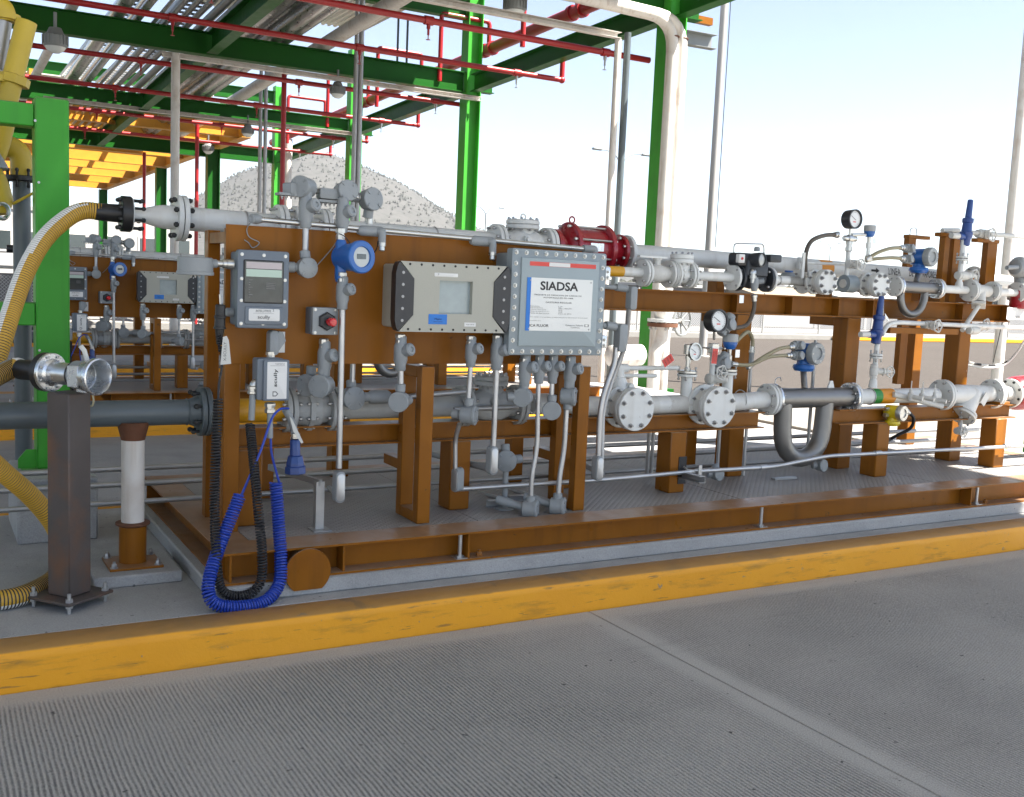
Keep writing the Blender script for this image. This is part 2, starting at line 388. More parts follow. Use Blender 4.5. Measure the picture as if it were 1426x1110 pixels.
def road_material():
    mt, n, L, b = nodes_mat('road'); geo = n.new('ShaderNodeNewGeometry'); sep = n.new('ShaderNodeSeparateXYZ'); L.new(geo.outputs['Position'], sep.inputs[0])
    x, y = sep.outputs[0], sep.outputs[1]
    wob = noise_n(n, L, geo, 1.3, 3)
    ph = mth(n, L, 'MULTIPLY', mth(n, L, 'ADD', x, mth(n, L, 'MULTIPLY', wob, .035)), 2*math.pi/.0168)
    s = mth(n, L, 'SINE', ph); gr = mth(n, L, 'POWER', mth(n, L, 'MULTIPLY_ADD', s, .5, .5), 1.6)
    # tined grooves stop short of the joints and of the kerb, and are worn away in patches
    xm = mth(n, L, 'ABSOLUTE', mth(n, L, 'SUBTRACT', mth(n, L, 'MODULO', mth(n, L, 'ADD', x, 45-2.866+2.25), 4.5), 2.25))
    je = mth(n, L, 'ADD', xm, mth(n, L, 'MULTIPLY', noise_n(n, L, geo, 4, 3), -.05))
    mj = n.new('ShaderNodeMapRange'); mj.inputs[1].default_value = .03; mj.inputs[2].default_value = .10; L.new(je, mj.inputs[0])
    mk = n.new('ShaderNodeMapRange'); mk.inputs[1].default_value = 4.03; mk.inputs[2].default_value = 3.97; L.new(y, mk.inputs[0])
    worn = ramp(n, L, noise_n(n, L, geo, .9, 4), .36, .5, .58, 1.0)
    amp = mth(n, L, 'MULTIPLY', mth(n, L, 'MULTIPLY', mj.outputs[0], mk.outputs[0]), worn)
    broken = ramp(n, L, noise_n(n, L, geo, 60, 2), .3, .45, .6, 1.0)
    g = mth(n, L, 'MULTIPLY', mth(n, L, 'MULTIPLY', gr, amp), broken)
    base = mixc(n, L, noise_n(n, L, geo, 2.2, 6), (.40, .383, .352), (.50, .48, .445))
    spk = ramp(n, L, noise_n(n, L, geo, 190, 3), .32, .6, .68, 1.2)
    base = mixc(n, L, 1.0, base, spk, 'MULTIPLY')
    st = ramp(n, L, noise_n(n, L, geo, .75, 7, .65), .56, 0.0, .76, .25)
    base = mixc(n, L, st, base, (.22, .212, .20))
    mpx = n.new('ShaderNodeMapping'); mpx.inputs['Scale'].default_value = (.55, 5.5, 1); L.new(geo.outputs['Position'], mpx.inputs[0])
    base = mixc(n, L, ramp(n, L, noise_n(n, L, geo, 1.6, 7, .62, mpx.outputs[0]), .58, 0.0, .78, .28), base, (.18, .173, .165))      # tyre tracks along the lane
    oil = ramp(n, L, noise_n(n, L, geo, 3.3, 6, .6), .70, 0.0, .74, .55); base = mixc(n, L, oil, base, (.075, .072, .07))
    jl = n.new('ShaderNodeMath'); jl.operation = 'SUBTRACT'; jl.inputs[0].default_value = 1.0; L.new(mj.outputs[0], jl.inputs[1]); base = mixc(n, L, mth(n, L, 'MULTIPLY', jl.outputs[0], .2), base, (.47, .455, .43))
    dots = ramp(n, L, noise_n(n, L, geo, 22, 2), .72, 0.0, .74, .85)
    base = mixc(n, L, dots, base, (.03, .03, .03))
    base = mixc(n, L, mth(n, L, 'MULTIPLY', g, .85), base, (.10, .10, .10))      # grooves drawn darker than the surface between them
    L.new(base, b.inputs['Base Color']); b.inputs['Roughness'].default_value = .85; b.inputs['Specular IOR Level'].default_value = .3
    p = bumpn(n, L, b, mth(n, L, 'MULTIPLY', g, -1.0), .9, .006)
    bumpn(n, L, b, noise_n(n, L, geo, 160, 3), .35, .003, p)
road_material()
def concrete(name, c0, c1, stain=.45, scol=(.09, .09, .088), white=0):
    mt, n, L, b = nodes_mat(name); geo = n.new('ShaderNodeNewGeometry')
    base = mixc(n, L, noise_n(n, L, geo, 1.7, 7), c0, c1)
    base = mixc(n, L, 1.0, base, ramp(n, L, noise_n(n, L, geo, 140, 3), .3, .82, .7, 1.1), 'MULTIPLY')
    base = mixc(n, L, ramp(n, L, noise_n(n, L, geo, 1.1, 8, .65), .5, 0.0, .72, stain), base, scol)
    if white: base = mixc(n, L, ramp(n, L, noise_n(n, L, geo, 2.6, 6, .6), .56, 0.0, .75, white), base, (.5, .52, .54))
    pit = ramp(n, L, noise_n(n, L, geo, 35, 2), .70, 0.0, .74, .75)
    base = mixc(n, L, pit, base, (.06, .06, .06))
    L.new(base, b.inputs['Base Color']); b.inputs['Roughness'].default_value = .8
    p = bumpn(n, L, b, noise_n(n, L, geo, 14, 5), .35, .01)
    bumpn(n, L, b, noise_n(n, L, geo, 180, 3), .3, .003, p)
concrete('islandc', (.29, .29, .285), (.41, .41, .40), .5, white=.35)
concrete('plinthc', (.30, .305, .305), (.42, .42, .42), .4)
concrete('lane', (.27, .265, .255), (.37, .365, .355), .35)
concrete('lightc', (.20, .19, .175), (.28, .27, .25), .3)
def kerb_material():
    mt, n, L, b = nodes_mat('kerb'); geo = n.new('ShaderNodeNewGeometry')
    base = mixc(n, L, noise_n(n, L, geo, 2.5, 6), (.74, .30, .004), (.86, .385, .007))
    mp = n.new('ShaderNodeMapping'); mp.inputs['Scale'].default_value = (1.2, 1, 7); L.new(geo.outputs['Position'], mp.inputs[0])
    scuff = ramp(n, L, noise_n(n, L, geo, 2.2, 7, .62, mp.outputs[0]), .54, 0.0, .70, .55)
    base = mixc(n, L, scuff, base, (.23, .12, .02))
    chips = ramp(n, L, noise_n(n, L, geo, 11, 5, .7), .66, 0.0, .69, .85)
    base = mixc(n, L, chips, base, (.26, .22, .16))
    mp2 = n.new('ShaderNodeMapping'); mp2.inputs['Scale'].default_value = (2.2, 1, 22); mp2.inputs['Rotation'].default_value = (0, .12, 0); L.new(geo.outputs['Position'], mp2.inputs[0])
    base = mixc(n, L, ramp(n, L, noise_n(n, L, geo, 2.5, 5, .6, mp2.outputs[0]), .63, 0.0, .68, .6), base, (.15, .09, .035))          # tyre scrapes
    sep = n.new('ShaderNodeSeparateXYZ'); L.new(geo.outputs['Normal'], sep.inputs[0])
    up = mth(n, L, 'MULTIPLY', ramp(n, L, sep.outputs[2], .6, 0.0, .9, 1.0), .72)           # top darkened: its shade painted in, along with dust and tyre grime
    base = mixc(n, L, up, base, mixc(n, L, noise_n(n, L, geo, 5, 5), (.16, .105, .055), (.30, .20, .10)))
    L.new(base, b.inputs['Base Color']); b.inputs['Roughness'].default_value = .55
    p = bumpn(n, L, b, noise_n(n, L, geo, 9, 5), .35, .012); bumpn(n, L, b, noise_n(n, L, geo, 120, 3), .25, .003, p)
kerb_material()
def tread_material():
    mt, n, L, b = nodes_mat('tread'); geo = n.new('ShaderNodeNewGeometry')
    vor = n.new('ShaderNodeTexVoronoi'); vor.inputs['Scale'].default_value = 34; vor.inputs['Randomness'].default_value = 0.0
    mp = n.new('ShaderNodeMapping'); mp.inputs['Rotation'].default_value = (0, 0, math.radians(45)); mp.inputs['Scale'].default_value = (1, 1, 0)
    L.new(geo.outputs['Position'], mp.inputs[0]); L.new(mp.outputs[0], vor.inputs['Vector'])
    bumps = ramp(n, L, vor.outputs['Distance'], .28, 1.0, .42, 0.0)
    base = mixc(n, L, noise_n(n, L, geo, 3, 6), (.21, .195, .18), (.31, .29, .27))
    base = mixc(n, L, mth(n, L, 'MULTIPLY', bumps, .35), base, (.28, .27, .26))
    base = mixc(n, L, ramp(n, L, noise_n(n, L, geo, 1.5, 7, .6), .5, 0.0, .7, .4), base, (.30, .29, .27))
    L.new(base, b.inputs['Base Color']); b.inputs['Roughness'].default_value = .6; b.inputs['Metallic'].default_value = .15
    bumpn(n, L, b, bumps, .7, .004)
tread_material()
def ground_material(name, c0, c1, sc=1.0, bump=.4):
    mt, n, L, b = nodes_mat(name); geo = n.new('ShaderNodeNewGeometry')
    base = mixc(n, L, noise_n(n, L, geo, .12*sc, 8, .6), c0, c1)
    base = mixc(n, L, 1.0, base, ramp(n, L, noise_n(n, L, geo, 18*sc, 4), .3, .75, .7, 1.2), 'MULTIPLY')
    L.new(base, b.inputs['Base Color']); b.inputs['Roughness'].default_value = .92; b.inputs['Specular IOR Level'].default_value = .2
    bumpn(n, L, b, noise_n(n, L, geo, 40*sc, 4), bump, .01)
ground_material('lot', (.052, .044, .038), (.08, .069, .06))
ground_material('gravel', (.2, .185, .165), (.34, .32, .29), 2, .8)
# ------------------------------------------------------------------ ground, lanes, islands
def kerb_mesh(x0, x1, y0, y1, z0, z1, step):                    # cast kerb: slightly wavy faces, worn and chipped front arris
    g = G(); n_ = int((x1-x0)/step); vs = []; fs = []
    for i in range(n_+1):
        x = x0+(x1-x0)*i/n_; w1 = noise.noise(V((x*1.3, y0, 1)))*.004; w2 = noise.noise(V((x*1.1, y0, 5)))*.003; c_ = .014+max(0, noise.noise(V((x*7, y0, 9)))-.25)*.035+max(0, noise.noise(V((x*23, y0, 2)))-.35)*.02
        vs += [(x, y0+w1*.3, z0), (x, y0+w1, z1-c_-.02), (x, y0+w1+c_*.15, z1+w2-c_), (x, y0+w1+c_*.55, z1+w2-c_*.4), (x, y0+w1+c_, z1+w2), (x, y1-.01, z1+w2*.6), (x, y1, z1-.01), (x, y1, z0)]
    for i in range(n_):
        for j in range(8): fs.append((i*8+j, i*8+(j+1) % 8, (i+1)*8+(j+1) % 8, (i+1)*8+j))
    fs += [tuple(range(8)), tuple(n_*8+j for j in range(8))[::-1]]
    return g.add(vs, fs)
PER = 7.25; DX2, DZ2 = .08, -.12
g = G(); n_ = 24
for i in range(n_+1):
    for j in range(n_+1): g.v.append((-1480+2960*i/n_, -980+2560*j/n_, -.30))
for i in range(n_):
    for j in range(n_): g.f.append((i*(n_+1)+j, (i+1)*(n_+1)+j, (i+1)*(n_+1)+j+1, i*(n_+1)+j+1)); g.mi.append(0)
struct('ground', g, M['lot'])
road = link('road', None, None, (0, 0, 0)); road['kind'] = 'structure'
for k in range(-6, 5):
    x0 = 2.866+4.5*k; g = G().box(x0+.003, -45, -.25, x0+4.497, 4.133, 0, ch=.004); part(road, 'slab', g, M['road'])
g = G().box(-24, -45, -.26, 25, 4.133, -.003); part(road, 'joint_filler', g, M['islandc'])
for k, (y0, z) in enumerate(((0, 0), (PER, DZ2), (2*PER, DZ2*2), (3*PER, DZ2*2.2))):
    x1 = 10.2 if k else 9.6
    isl = link('island_kerb', None, None, (0, 4.14+y0, z)); isl['kind'] = 'structure'
    for a, b_ in((-16, -4), (-4, x1)):
        part(isl, 'kerbstone', kerb_mesh(a+.0006, b_-.0006, 4.14+y0, 4.325+y0, -.3+z, .155+z, .05 if k == 0 else .4), M['kerb'], smooth=50)
        part(isl, 'kerbstone', G().box(a+.0006, 6.52+y0, -.3+z, b_-.0006, 6.68+y0, .157+z, ch=.014), M['kerb'])
    part(isl, 'pavement', G().box(-16, 4.334+y0, -.3+z, x1-.3, 6.512+y0, .151+z, ch=.006), M['islandc'])
    part(isl, 'joint_filler', G().box(-16, 4.3255+y0, .05+z, x1-.3, 4.3335+y0, .1475+z), M['hosedark'])
    part(isl, 'plinth', G().box(1.09, 4.43+y0, .15+z, x1-.5, 6.36+y0, .225+z, ch=.008), M['plinthc'])
for k in(1, 2, 3):
    z = DZ2*min(k, 2.2); y0 = PER*(k-1)
    struct('lane', G().box(-16, 6.68+y0, -.29, 10.2, 4.14+PER+y0, z-.05-.003*k, ch=.004), M['lane'])
struct('gravel_patch', G().box(10.25, 5.2, -.29, 24, 13.0, -.14, ch=.01), M['gravel'])
# ------------------------------------------------------------------ metering skid: steel frame
S = ALL
YL, YU, YU2 = 5.04, 5.60, 5.225           # axes of the lower line, the vapour line and the upper line
sk = thing('metering_skid_frame', 'brown painted steel skid frame bolted on the nearest concrete plinth', 'skid', (4.4, 5.3, .225), sk=S)
BR = M['brown']
part(sk, 'base_beam', G().hbeam((1.14, 4.555, .2975), (8.1, 4.555, .2975), .145, .205, .010, .008), BR)
part(sk, 'base_beam', G().hbeam((1.14, 6.23, .2975), (8.1, 6.23, .2975), .150, .18, .010, .008), BR)
part(sk, 'end_beam', G().hbeam((1.225, 4.662, .2955), (1.225, 6.138, .2955), .139, .17, .010, .008), BR)
part(sk, 'end_beam', G().hbeam((8.0, 4.662, .2955), (8.0, 6.138, .2955), .139, .17, .010, .008), BR)
for a, b in((1.316, 2.52), (2.523, 4.32), (4.323, 6.1), (6.103, 7.91)):
    part(sk, 'deck_plate', G().box(a, 4.662, .350, b, 6.136, .3625, ch=.002), M['tread'])
for X in(P(475, 780, 4.50).x, P(318, 790, 4.5).x, P(648, 765, 4.5).x, P(1346, 690, 4.5).x):
    part(sk, 'stiffener', G().box(X-.005, 4.462, .236, X+.005, 4.549, .359), BR)
for px, py in((640, 778), (1059, 733), (1359, 703), (488, 792)):
    c = P(px, py, 4.485); c.z = .236
    if px == 488: continue
    g = G().cyl(c, c+ZA*.125, .0105, n=10); g.lathe(c+ZA*.001, ZA, [(0, .02), (.012, .02)], 6); g.box(c.x-.03, 4.456, .2355, c.x+.03, 4.52, .2395)
    part(sk, 'anchor_bolt', g, M['galv'])
for px, py in((667, 770), (1372, 697)):
    c = P(px, py, 4.49); hexbolt(sk, (c.x, 4.49, .2355), ZA, .016, .02, BR)
c = P(427, 795, 4.44); R_ = .106
poly = [(R_*math.cos(a), R_*math.sin(a)) for a in [math.radians(-52+284*i/36) for i in range(37)]]
part(sk, 'end_disc', G().prism(poly, (c.x, 4.427, c.z+.002), XA, ZA, (0, -.012, 0)), BR)
part(sk, 'pipe_stub', G().cyl((c.x, 4.4275, c.z+.03), (c.x, 4.55, c.z+.03), .05, n=20), BR)
LC = (1.33, 2.483, 3.985, 5.81, 7.115)
for X in LC:
    part(sk, 'column', G().box(X, 4.955, .3626, X+.122, 5.095, .742, ch=.006), BR)
for a, b in((1.30, 3.60), (3.603, P(1064, 590, 4.97).x), (P(1168, 590, 4.97).x, 7.35)):
    part(sk, 'pipe_beam', G().hbeam((a, 5.03, .795), (b, 5.03, .795), .105, .125, .008, .007), BR)
part(sk, 'saddle_plate', G().box(7.115, 4.95, .8480, 7.24, 5.10, .872, ch=.003), BR)
UC = (3.60, 4.745, 5.79, 7.03)
for X in UC[1:]:
    part(sk, 'upper_column', G().box(X, 5.285, .3626, X+.135, 5.425, 1.466, ch=.006), BR)
part(sk, 'upper_column', G().box(3.40, 5.285, .3626, 3.52, 5.425, 1.466, ch=.006), BR)
part(sk, 'upper_beam', G().hbeam((3.38, 5.355, 1.5365), (7.62, 5.355, 1.5365), .139, .15, .010, .008), BR)
for px in(1024, 1101, 1166, 1214, 1339, 1402):
    X = P(px, 430, 5.30).x; part(sk, 'stiffener', G().box(X-.004, 5.283, 1.477, X+.004, 5.350, 1.596), BR)
for X in(2.2, 7.42):
    part(sk, 'rear_column', G().box(X, 6.02, .3626, X+.11, 6.13, 1.72, ch=.006), BR)
    part(sk, 'pipe_arm', G().bar((X+.055, 6.018, 1.66), (X+.055, 5.5, 1.66), .08, .10), BR)
for X in(1.6, 3.2, 4.6, 6.0):
    part(sk, 'rear_rail_post', G().box(X, 5.55, .3626, X+.09, 5.64, .70, ch=.004), BR)
for X in UC[1:]: part(sk, 'pipe_arm', G().box(X+.02, 5.4255, 1.40, X+.115, 5.68, 1.462, ch=.004), BR); part(sk, 'pipe_post', G().box(X+.03, 5.55, 1.4625, X+.105, 5.65, 1.745, ch=.004), BR)
# brackets standing on the upper beam
def bracket(px0, px1, pyt, legs, Y, zb):
    a, b = P(px0, pyt, Y), P(px1, pyt, Y); z = (a.z+b.z)/2
    g = G().box(a.x, Y-.03, z-.03, b.x, Y+.03, z, ch=.003)
    for l0, l1 in legs: g.box(P(l0, pyt, Y).x, Y-.026, zb, P(l1, pyt, Y).x, Y+.026, z-.0295)
    part(sk, 'bracket', g, BR)
bracket(1262, 1292, 328, ((1263, 1273),), 6.0, .9)
bracket(1306, 1337, 325, ((1313, 1320), (1326, 1335)), 5.36, 1.607)
bracket(1357, 1388, 333, ((1373, 1386),), 5.36, 1.607)
g = G().tube([P(1267, 328, 6.0), P(1268, 318, 6.0), P(1276, 317, 6.0), P(1277, 328, 6.0)], .004, 6, bend=.02); part(sk, 'u_bolt', g, M['galv'])
# ------------------------------------------------------------------ instrument panel
YP = 4.85
ip = thing('instrument_panel', 'brown steel mounting board on legs holding the control boxes', 'panel', (2.2, 4.85, .3626), sk=S)
g = G().box(1.232, YP, 1.172, 3.205, YP+.006, 1.818, ch=.001); part(ip, 'board', g, BR)
for X in(1.262, 1.75, 2.22, 2.68, 3.165):
    part(ip, 'board_rib', G().box(X-.025, YP+.0065, 1.185, X+.025, YP+.05, 1.80), BR)
def leg(px, w, Y, d, z1=1.2, z0=.3626): X = px; part(ip, 'leg', G().box(X, Y, z0, X+w, Y+d, z1, ch=.003), BR)
leg(1.235, .075, 4.857, .08)
leg(1.235, .06, 5.20, .07, 1.80)
part(ip, 'brace', G().bar((1.265, 5.2, 1.76), (1.265, 4.91, 1.76), .05, .05), BR)
for X in(2.185, 3.135):
    leg(X, .072, 4.72, .06, 1.168, .3635); leg(X, .072, 4.935, .06, 1.168, .3635)
    part(ip, 'foot_bar', G().box(X, 4.7805, .3636, X+.072, 4.9345, .42, ch=.003), BR)
    part(ip, 'top_bar', G().box(X, 4.7805, 1.11, X+.072, 4.9345, 1.166, ch=.003), BR)
    part(ip, 'tie', G().box(X+.005, 4.995, .60, X+.067, 5.19, .655, ch=.003), BR)
# ------------------------------------------------------------------ lower product line (thing per assembly)
ZL = .925
def L_(px): return V((P(px, 560, YL).x, YL, ZL))
def seg(parent, a, b, r=.057, mt='white', name='pipe', n=24): part(parent, name, G().cyl(a, b, r, n=n), M[mt])
t = thing('grey_inlet_pipe', 'dark blue grey horizontal pipe with flange left of the brown panel', 'pipe', (0, YL, ZL), sk=S)
seg(t, (-4.5, YL, ZL), L_(272), .061, 'bluegrey')
flange(t, L_(283)-XA*.014, XA, .118, .024, 8, .012, M['bluegrey'], M['blackbolt'], bl=.10, hub=-.06)
part(t, 'weld_collar', G().ring(L_(260), XA, .061, .004, 24, 6), M['bluegrey'])
t = thing('pipe_support_post', 'white and orange pipe post with rusty collar under the dark grey pipe', 'pipe support', (.905, 5.2, .2), sk=S)
c = V((P(185, 690, YL).x, YL, 0))
part(t, 'upper_tube', G().lathe((c.x, YL, .405), ZA, [(0, .052), (.40, .052), (.47, .056)], 24), M['oldwhite'])
part(t, 'saddle', G().lathe((c.x, YL, .80), ZA, [(0, .054), (.02, .058), (.085, .075)], 24), M['rust'])
part(t, 'collar', G().lathe((c.x, YL, .392), ZA, [(0, .07), (.006, .078), (.014, .078), (.018, .06)], 24), M['rust'])
part(t, 'lower_tube', G().cyl((c.x, YL, .215), (c.x, YL, .392), .062, n=24), BR)
bp = part(t, 'base_plate', G().box(c.x-.12, YL-.12, .205, c.x+.12, YL+.12, .217, ch=.002), BR)
for sx in(-1, 1):
    for sy in(-1, 1): hexbolt(bp, (c.x+sx*.098, YL+sy*.098, .217), ZA, .013, .02, M['galv'])
part(t, 'pedestal', G().box(c.x-.2, YL-.2, .149, c.x+.19, YL+.24, .205, ch=.008), M['plinthc'])
# first section: yellow band, ball check valve, grey pipe
LLP = t = thing('lower_line_pipe', 'grey lower product pipe passing behind the instrument conduits', 'pipe', (2.2, YL, ZL), sk=S)
flange(t, L_(283)+XA*.014, XA, .118, .024, 0, mat=M['bluegrey'])
seg(t, L_(283)+XA*.026, L_(393), .06, 'yellow', 'yellow_band')
xa = L_(470).x; xb = L_(572).x
seg(t, V((xa, YL, ZL)), V((xb, YL, ZL)), .0575, 'greycast')
pair(t, V((xb+.02, YL, ZL)), XA, .114, .022, 8, .009, M['greycast'])
seg(t, V((xb+.045, YL, ZL)), V((2.62, YL, ZL)), .0575, 'greycast')
seg(t, V((3.02, YL, ZL)), V((3.32, YL, ZL)), .06, 'white')
t = thing('ball_valve', 'grey cast flanged ball valve beside the small white labelled box', 'valve', L_(430), sk=S)
x0 = L_(400).x; x1 = L_(462).x
pair(t, (x0, YL, ZL), XA, .114, .024, 8, .009, M['greycast']); pair(t, (x1, YL, ZL), XA, .114, .024, 8, .009, M['greycast'])
g = G().lathe((x0+.028, YL, ZL), XA, [(0, .075), (.03, .082), (.06, .09), (.075, .093), ((x1-x0)*.55, .094), (x1-x0-.10, .08), (x1-x0-.055, .07)], 24)
part(t, 'body', g, M['greycast'])
g = G().lathe((x0+.105, YL, ZL), XA, [(-.014, .105), (-.012, .112), (.012, .112), (.014, .105)], 8, ph=.5); bf = part(t, 'body_flange', g, M['greycast'])
for k in range(8):
    a = 2*math.pi*(k+.5)/8; bolt(bf, (x0+.105, YL+.098*math.cos(a), ZL+.098*math.sin(a)), XA, .008, .06)
g = G().cyl((x0+.13, YL, ZL+.08), (x0+.13, YL, ZL+.15), .026, n=14); g.bar((x0+.13, YL, ZL+.15), (x0-.12, YL-.02, ZL+.16), .03, .012); part(t, 'stem_lever', g, M['greycast'])
# swing check valve behind the display conduits
def check_valve(label, c, mt, r=.0575, L=.34, R=.114, sk_=S, bon=.115, h=.14, ring=True):
    t = thing('check_valve', label, 'valve', c, sk=sk_); c = V(c); mt = M[mt]
    pair(t, c-XA*L/2, XA, R, R*.21, 8, R*.08, mt); pair(t, c+XA*L/2, XA, R, R*.21, 8, R*.08, mt)
    g = G().lathe(c-XA*(L/2-R*.23), XA, [(0, r*1.25), (.03, r*1.15), (L*.25, r*1.6), (L*.55, r*1.65), (L-R*.46-.03, r*1.15), (L-R*.46, r*1.25)], 24)
    g.lathe(c, ZA, [(0, bon*.7), (h*.55, bon*.72), (h*.66, bon*.78)], 24); part(t, 'body', g, mt)
    b = part(t, 'bonnet', G().lathe(c+ZA*h*.66, ZA, [(0, bon*.96), (.004, bon), (.022, bon), (.026, bon*.97), (.028, bon*.9), (.030, bon), (.05, bon), (.056, bon*.93), (.06, bon*.5)], 28), mt)
    for k in range(10):
        a = 2*math.pi*(k+.5)/10; bolt(b, c+ZA*(h*.66+.028)+V((math.cos(a), math.sin(a), 0))*bon*.86, ZA, R*.075, .085)
    if ring: part(t, 'lifting_eye', G().ring(c+ZA*(h*.66+.075), YA, .017, .005, 14, 6), mt)
    g = G().cyl(c+V((-.03, -r*2.0, .03)), c+V((-.03, 0, .03)), r*.38, n=14); g.cyl(c+V((-.03, -r*2.3, .03)), c+V((-.03, -r*2.0, .03)), r*.26, n=6); part(t, 'hinge_plug', g, mt)
    return t
check_valve('grey bonneted check valve half hidden behind the conduits below the display box', (P(683, 560, YL).x, YL, ZL), 'greycast', bon=.095, h=.17)
# -------- two side entry valves with round cover plates
def cover_valve(label, px, Y, Z, R=.127, rp=.057, sk_=S, xl=.17, xr=.17, front=.2, py=565):
    X = P(px, py, Y-front).x; c = V((X, Y, Z)); t = thing('cover_valve', label, 'valve', c, sk=sk_); f = -YA
    g = G().lathe(c+YA*.02, f, [(0, R*.55), (.03, R*.82), (front-.09, R*.80), (front-.03, R*.7)], 8, ph=.5)
    g.cyl(c-XA*xl, c+XA*xr, rp, n=24); g.sph(c, R*.72, 16, 10); part(t, 'body', g, M['whitecast'])
    fl = flange(t, c+f*.045, f, R, .022, 8, .009, M['white'], bl=.07)
    g = G().lathe(c+f*(front-.062), f, [(0, R*.6), (.004, R*.97), (.010, R), (.03, R), (.033, R*.97)], 32); part(t, 'body_flange', g, M['white'])
    g = G().lathe(c+f*(front-.026), f, [(0, R*.95), (.002, R), (.022, R), (.026, R*.975), (.026, 0)], 32); cv = part(t, 'cover', g, M['white'])
    u, v, d = frame(f)
    for k in range(8):
        a = 2*math.pi*(k+.5)/8; hexbolt(cv, c+f*front+(u*math.cos(a)+v*math.sin(a))*R*.8, f, .011, .016)
    return t, c
v1, c1 = cover_valve('white flanged valve with round cover plate next to the panel post', 887, YL, .905, xl=.30, xr=.28)
g = G().lathe(c1+ZA*.06, ZA, [(0, .07), (.05, .062), (.08, .055), (.11, .045), (.112, .034), (.16, .034)], 20); g.cyl(c1+V((.05, -.03, .12)), c1+V((.05, -.075, .12)), .02, n=12); part(v1, 'bonnet', g, M['white'])
g = G().cyl(c1+ZA*.16, c1+ZA*.245, .027, n=14); g.cyl(c1+V((-.05, 0, .225)), c1+V((.06, 0, .225)), .026, n=14); g.cyl(c1+V((.06, 0, .225)), c1+V((.42, -.03, .228)), .014, n=12); part(v1, 'lever', g, M['white'])
g = G().cyl(c1+V((-.02, 0, .18)), c1+V((.26, -.03, .18)), .012, n=10); part(v1, 'lever_stop', g, M['white'])
def red_tag(label, px, py, Y, w, h, ang):
    c = P(px, py, Y); u = V((math.cos(ang), 0, math.sin(ang))); v = V((-math.sin(ang), 0, math.cos(ang)))
    t = thing('red_tag', label, 'tag', c, sk=S)
    part(t, 'border', G().obox(c, w/2, .0009, h/2, u, -YA, v), M['label'])
    part(t, 'card', G().obox(c-YA*.002, w/2*.93, .0009, h/2*.9, u, -YA, v), M['warnred'])
    for k in(-1, 0, 1): text(t, 'NO OPERAR', c-YA*.003+u*w*.26*k, v, -u, w*.11, M['ink'], h*.62)
red_tag('red warning card tilted on the lever of the nearer cover valve', 930, 502, 4.93, .085, .055, math.radians(33))
v2, c2 = cover_valve('white flanged valve with round cover plate left of the silver flow meter', 1003, YL, .905, xl=.26, xr=.26)
seg(LLP, c1+XA*.28, c2-XA*.26, .0565)
t = thing('lower_line_spool', 'white flanged pipe spool between the cover valve and silver meter', 'pipe', (4.7, YL, .91), sk=S)
a = c2+XA*.26; b = V((P(1066, 550, YL).x, YL, .92)); seg(t, a, b, .0565); pair(t, b+XA*.03, XA, .105, .022, 8, .0085)
part(t, 'u_bolt', G().ring(P(1031, 556, YL), XA, .06, .004, 24, 6), M['galv'])
# instrument branches above the second cover valve
def branch_flange(label, px, py_top, X, Yb, ztop, r=.036, R=.062):
    t = thing('branch_stub', label, 'pipe stub', (X, Yb, .96), sk=S)
    part(t, 'stub', G().cyl((X, Yb, .95), (X, Yb, ztop-.02), r, n=18), M['white'])
    pair(t, (X, Yb, ztop), ZA, R, .016, 4, .008, M['white'], mat2=M['steel']); return t
Xg = P(957, 520, YL).x; branch_flange('white vertical branch with steel flange under the small dial gauge', 957, 520, Xg, YL, 1.095)
Xs = P(1014, 520, YL).x; branch_flange('white vertical branch with steel flange under the blue pressure sensor', 1014, 520, Xs, YL, 1.105, .034, .056)
def gauge(label, c, n, R, D, case, parts=True, sk_=S, stem=None, mt='steel'):
    t = thing('pressure_gauge', label, 'gauge', c, sk=sk_); c = V(c); n = V(n).normalized(); u, v, d = frame(n)
    g = G().lathe(c, n, [(-D, R*.82), (-D*.9, R*.95), (-D*.1, R), (0, R), (0, R*.86), (-.012, R*.84)], 28); part(t, 'case', g, M[case])
    dl = part(t, 'dial', G().lathe(c-n*.012, n, [(0, R*.84), (.001, R*.83), (.0011, 0)], 28), M['dialwhite'])
    g = G()
    for k in range(21):
        a = math.radians(-45+270*k/20); e = u*math.cos(a)+v*math.sin(a); q = n.cross(e)
        L = R*(.14 if k % 5 == 0 else .07); g.obox(c-n*.0102+e*(R*.76-L/2), L/2, R*.012, .0004, e, q, n)
    part(dl, 'scale_marks', g, M['ink'])
    e = (u*math.cos(2.6)+v*math.sin(2.6)); part(dl, 'needle', G().obox(c-n*.009+e*R*.22, R*.42, R*.022, .0005, e, n.cross(e), n), M['ink'])
    part(dl, 'print', G().obox(c-n*.0101-v*R*.28, R*.2, R*.05, .0004, u, v, n), M['warnred'])
    if stem:
        g = G().cyl(c-n*D*.55, V(stem), .009, n=10); part(t, 'stem', g, M[mt])
    return t
FN = V((-.35, -1, .1))                     # instrument faces turned towards the lane
c = P(967, 490, YL); gauge('small steel pressure gauge with white dial beside the red tag', c+FN.normalized()*.03, V((.15, -1, .08)), .056, .035, 'steel', stem=(Xg, YL, 1.14))
g = G().lathe((Xg, YL, 1.112), ZA, [(0, .02), (.02, .02), (.021, .014), (.07, .014), (.071, .02), (.095, .02), (.1, .012)], 6); g.lathe(P(957, 487, YL), V((0, 0, 1)), [(-.03, .014), (-.028, .022), (.03, .022), (.034, .01)], 12)
single('gauge_siphon', g, M['steel'], 'steel gauge nipple standing on the branch flange', 'fitting', sk=S)
c = P(990, 446, YL-.02); Xr = P(992, 510, YL).x
gauge('large black pressure gauge with white dial under the brown beam', c+V((.02, -.06, 0)), V((.02, -1, .06)), .072, .085, 'blackplastic', stem=(Xr, YL, 1.31))
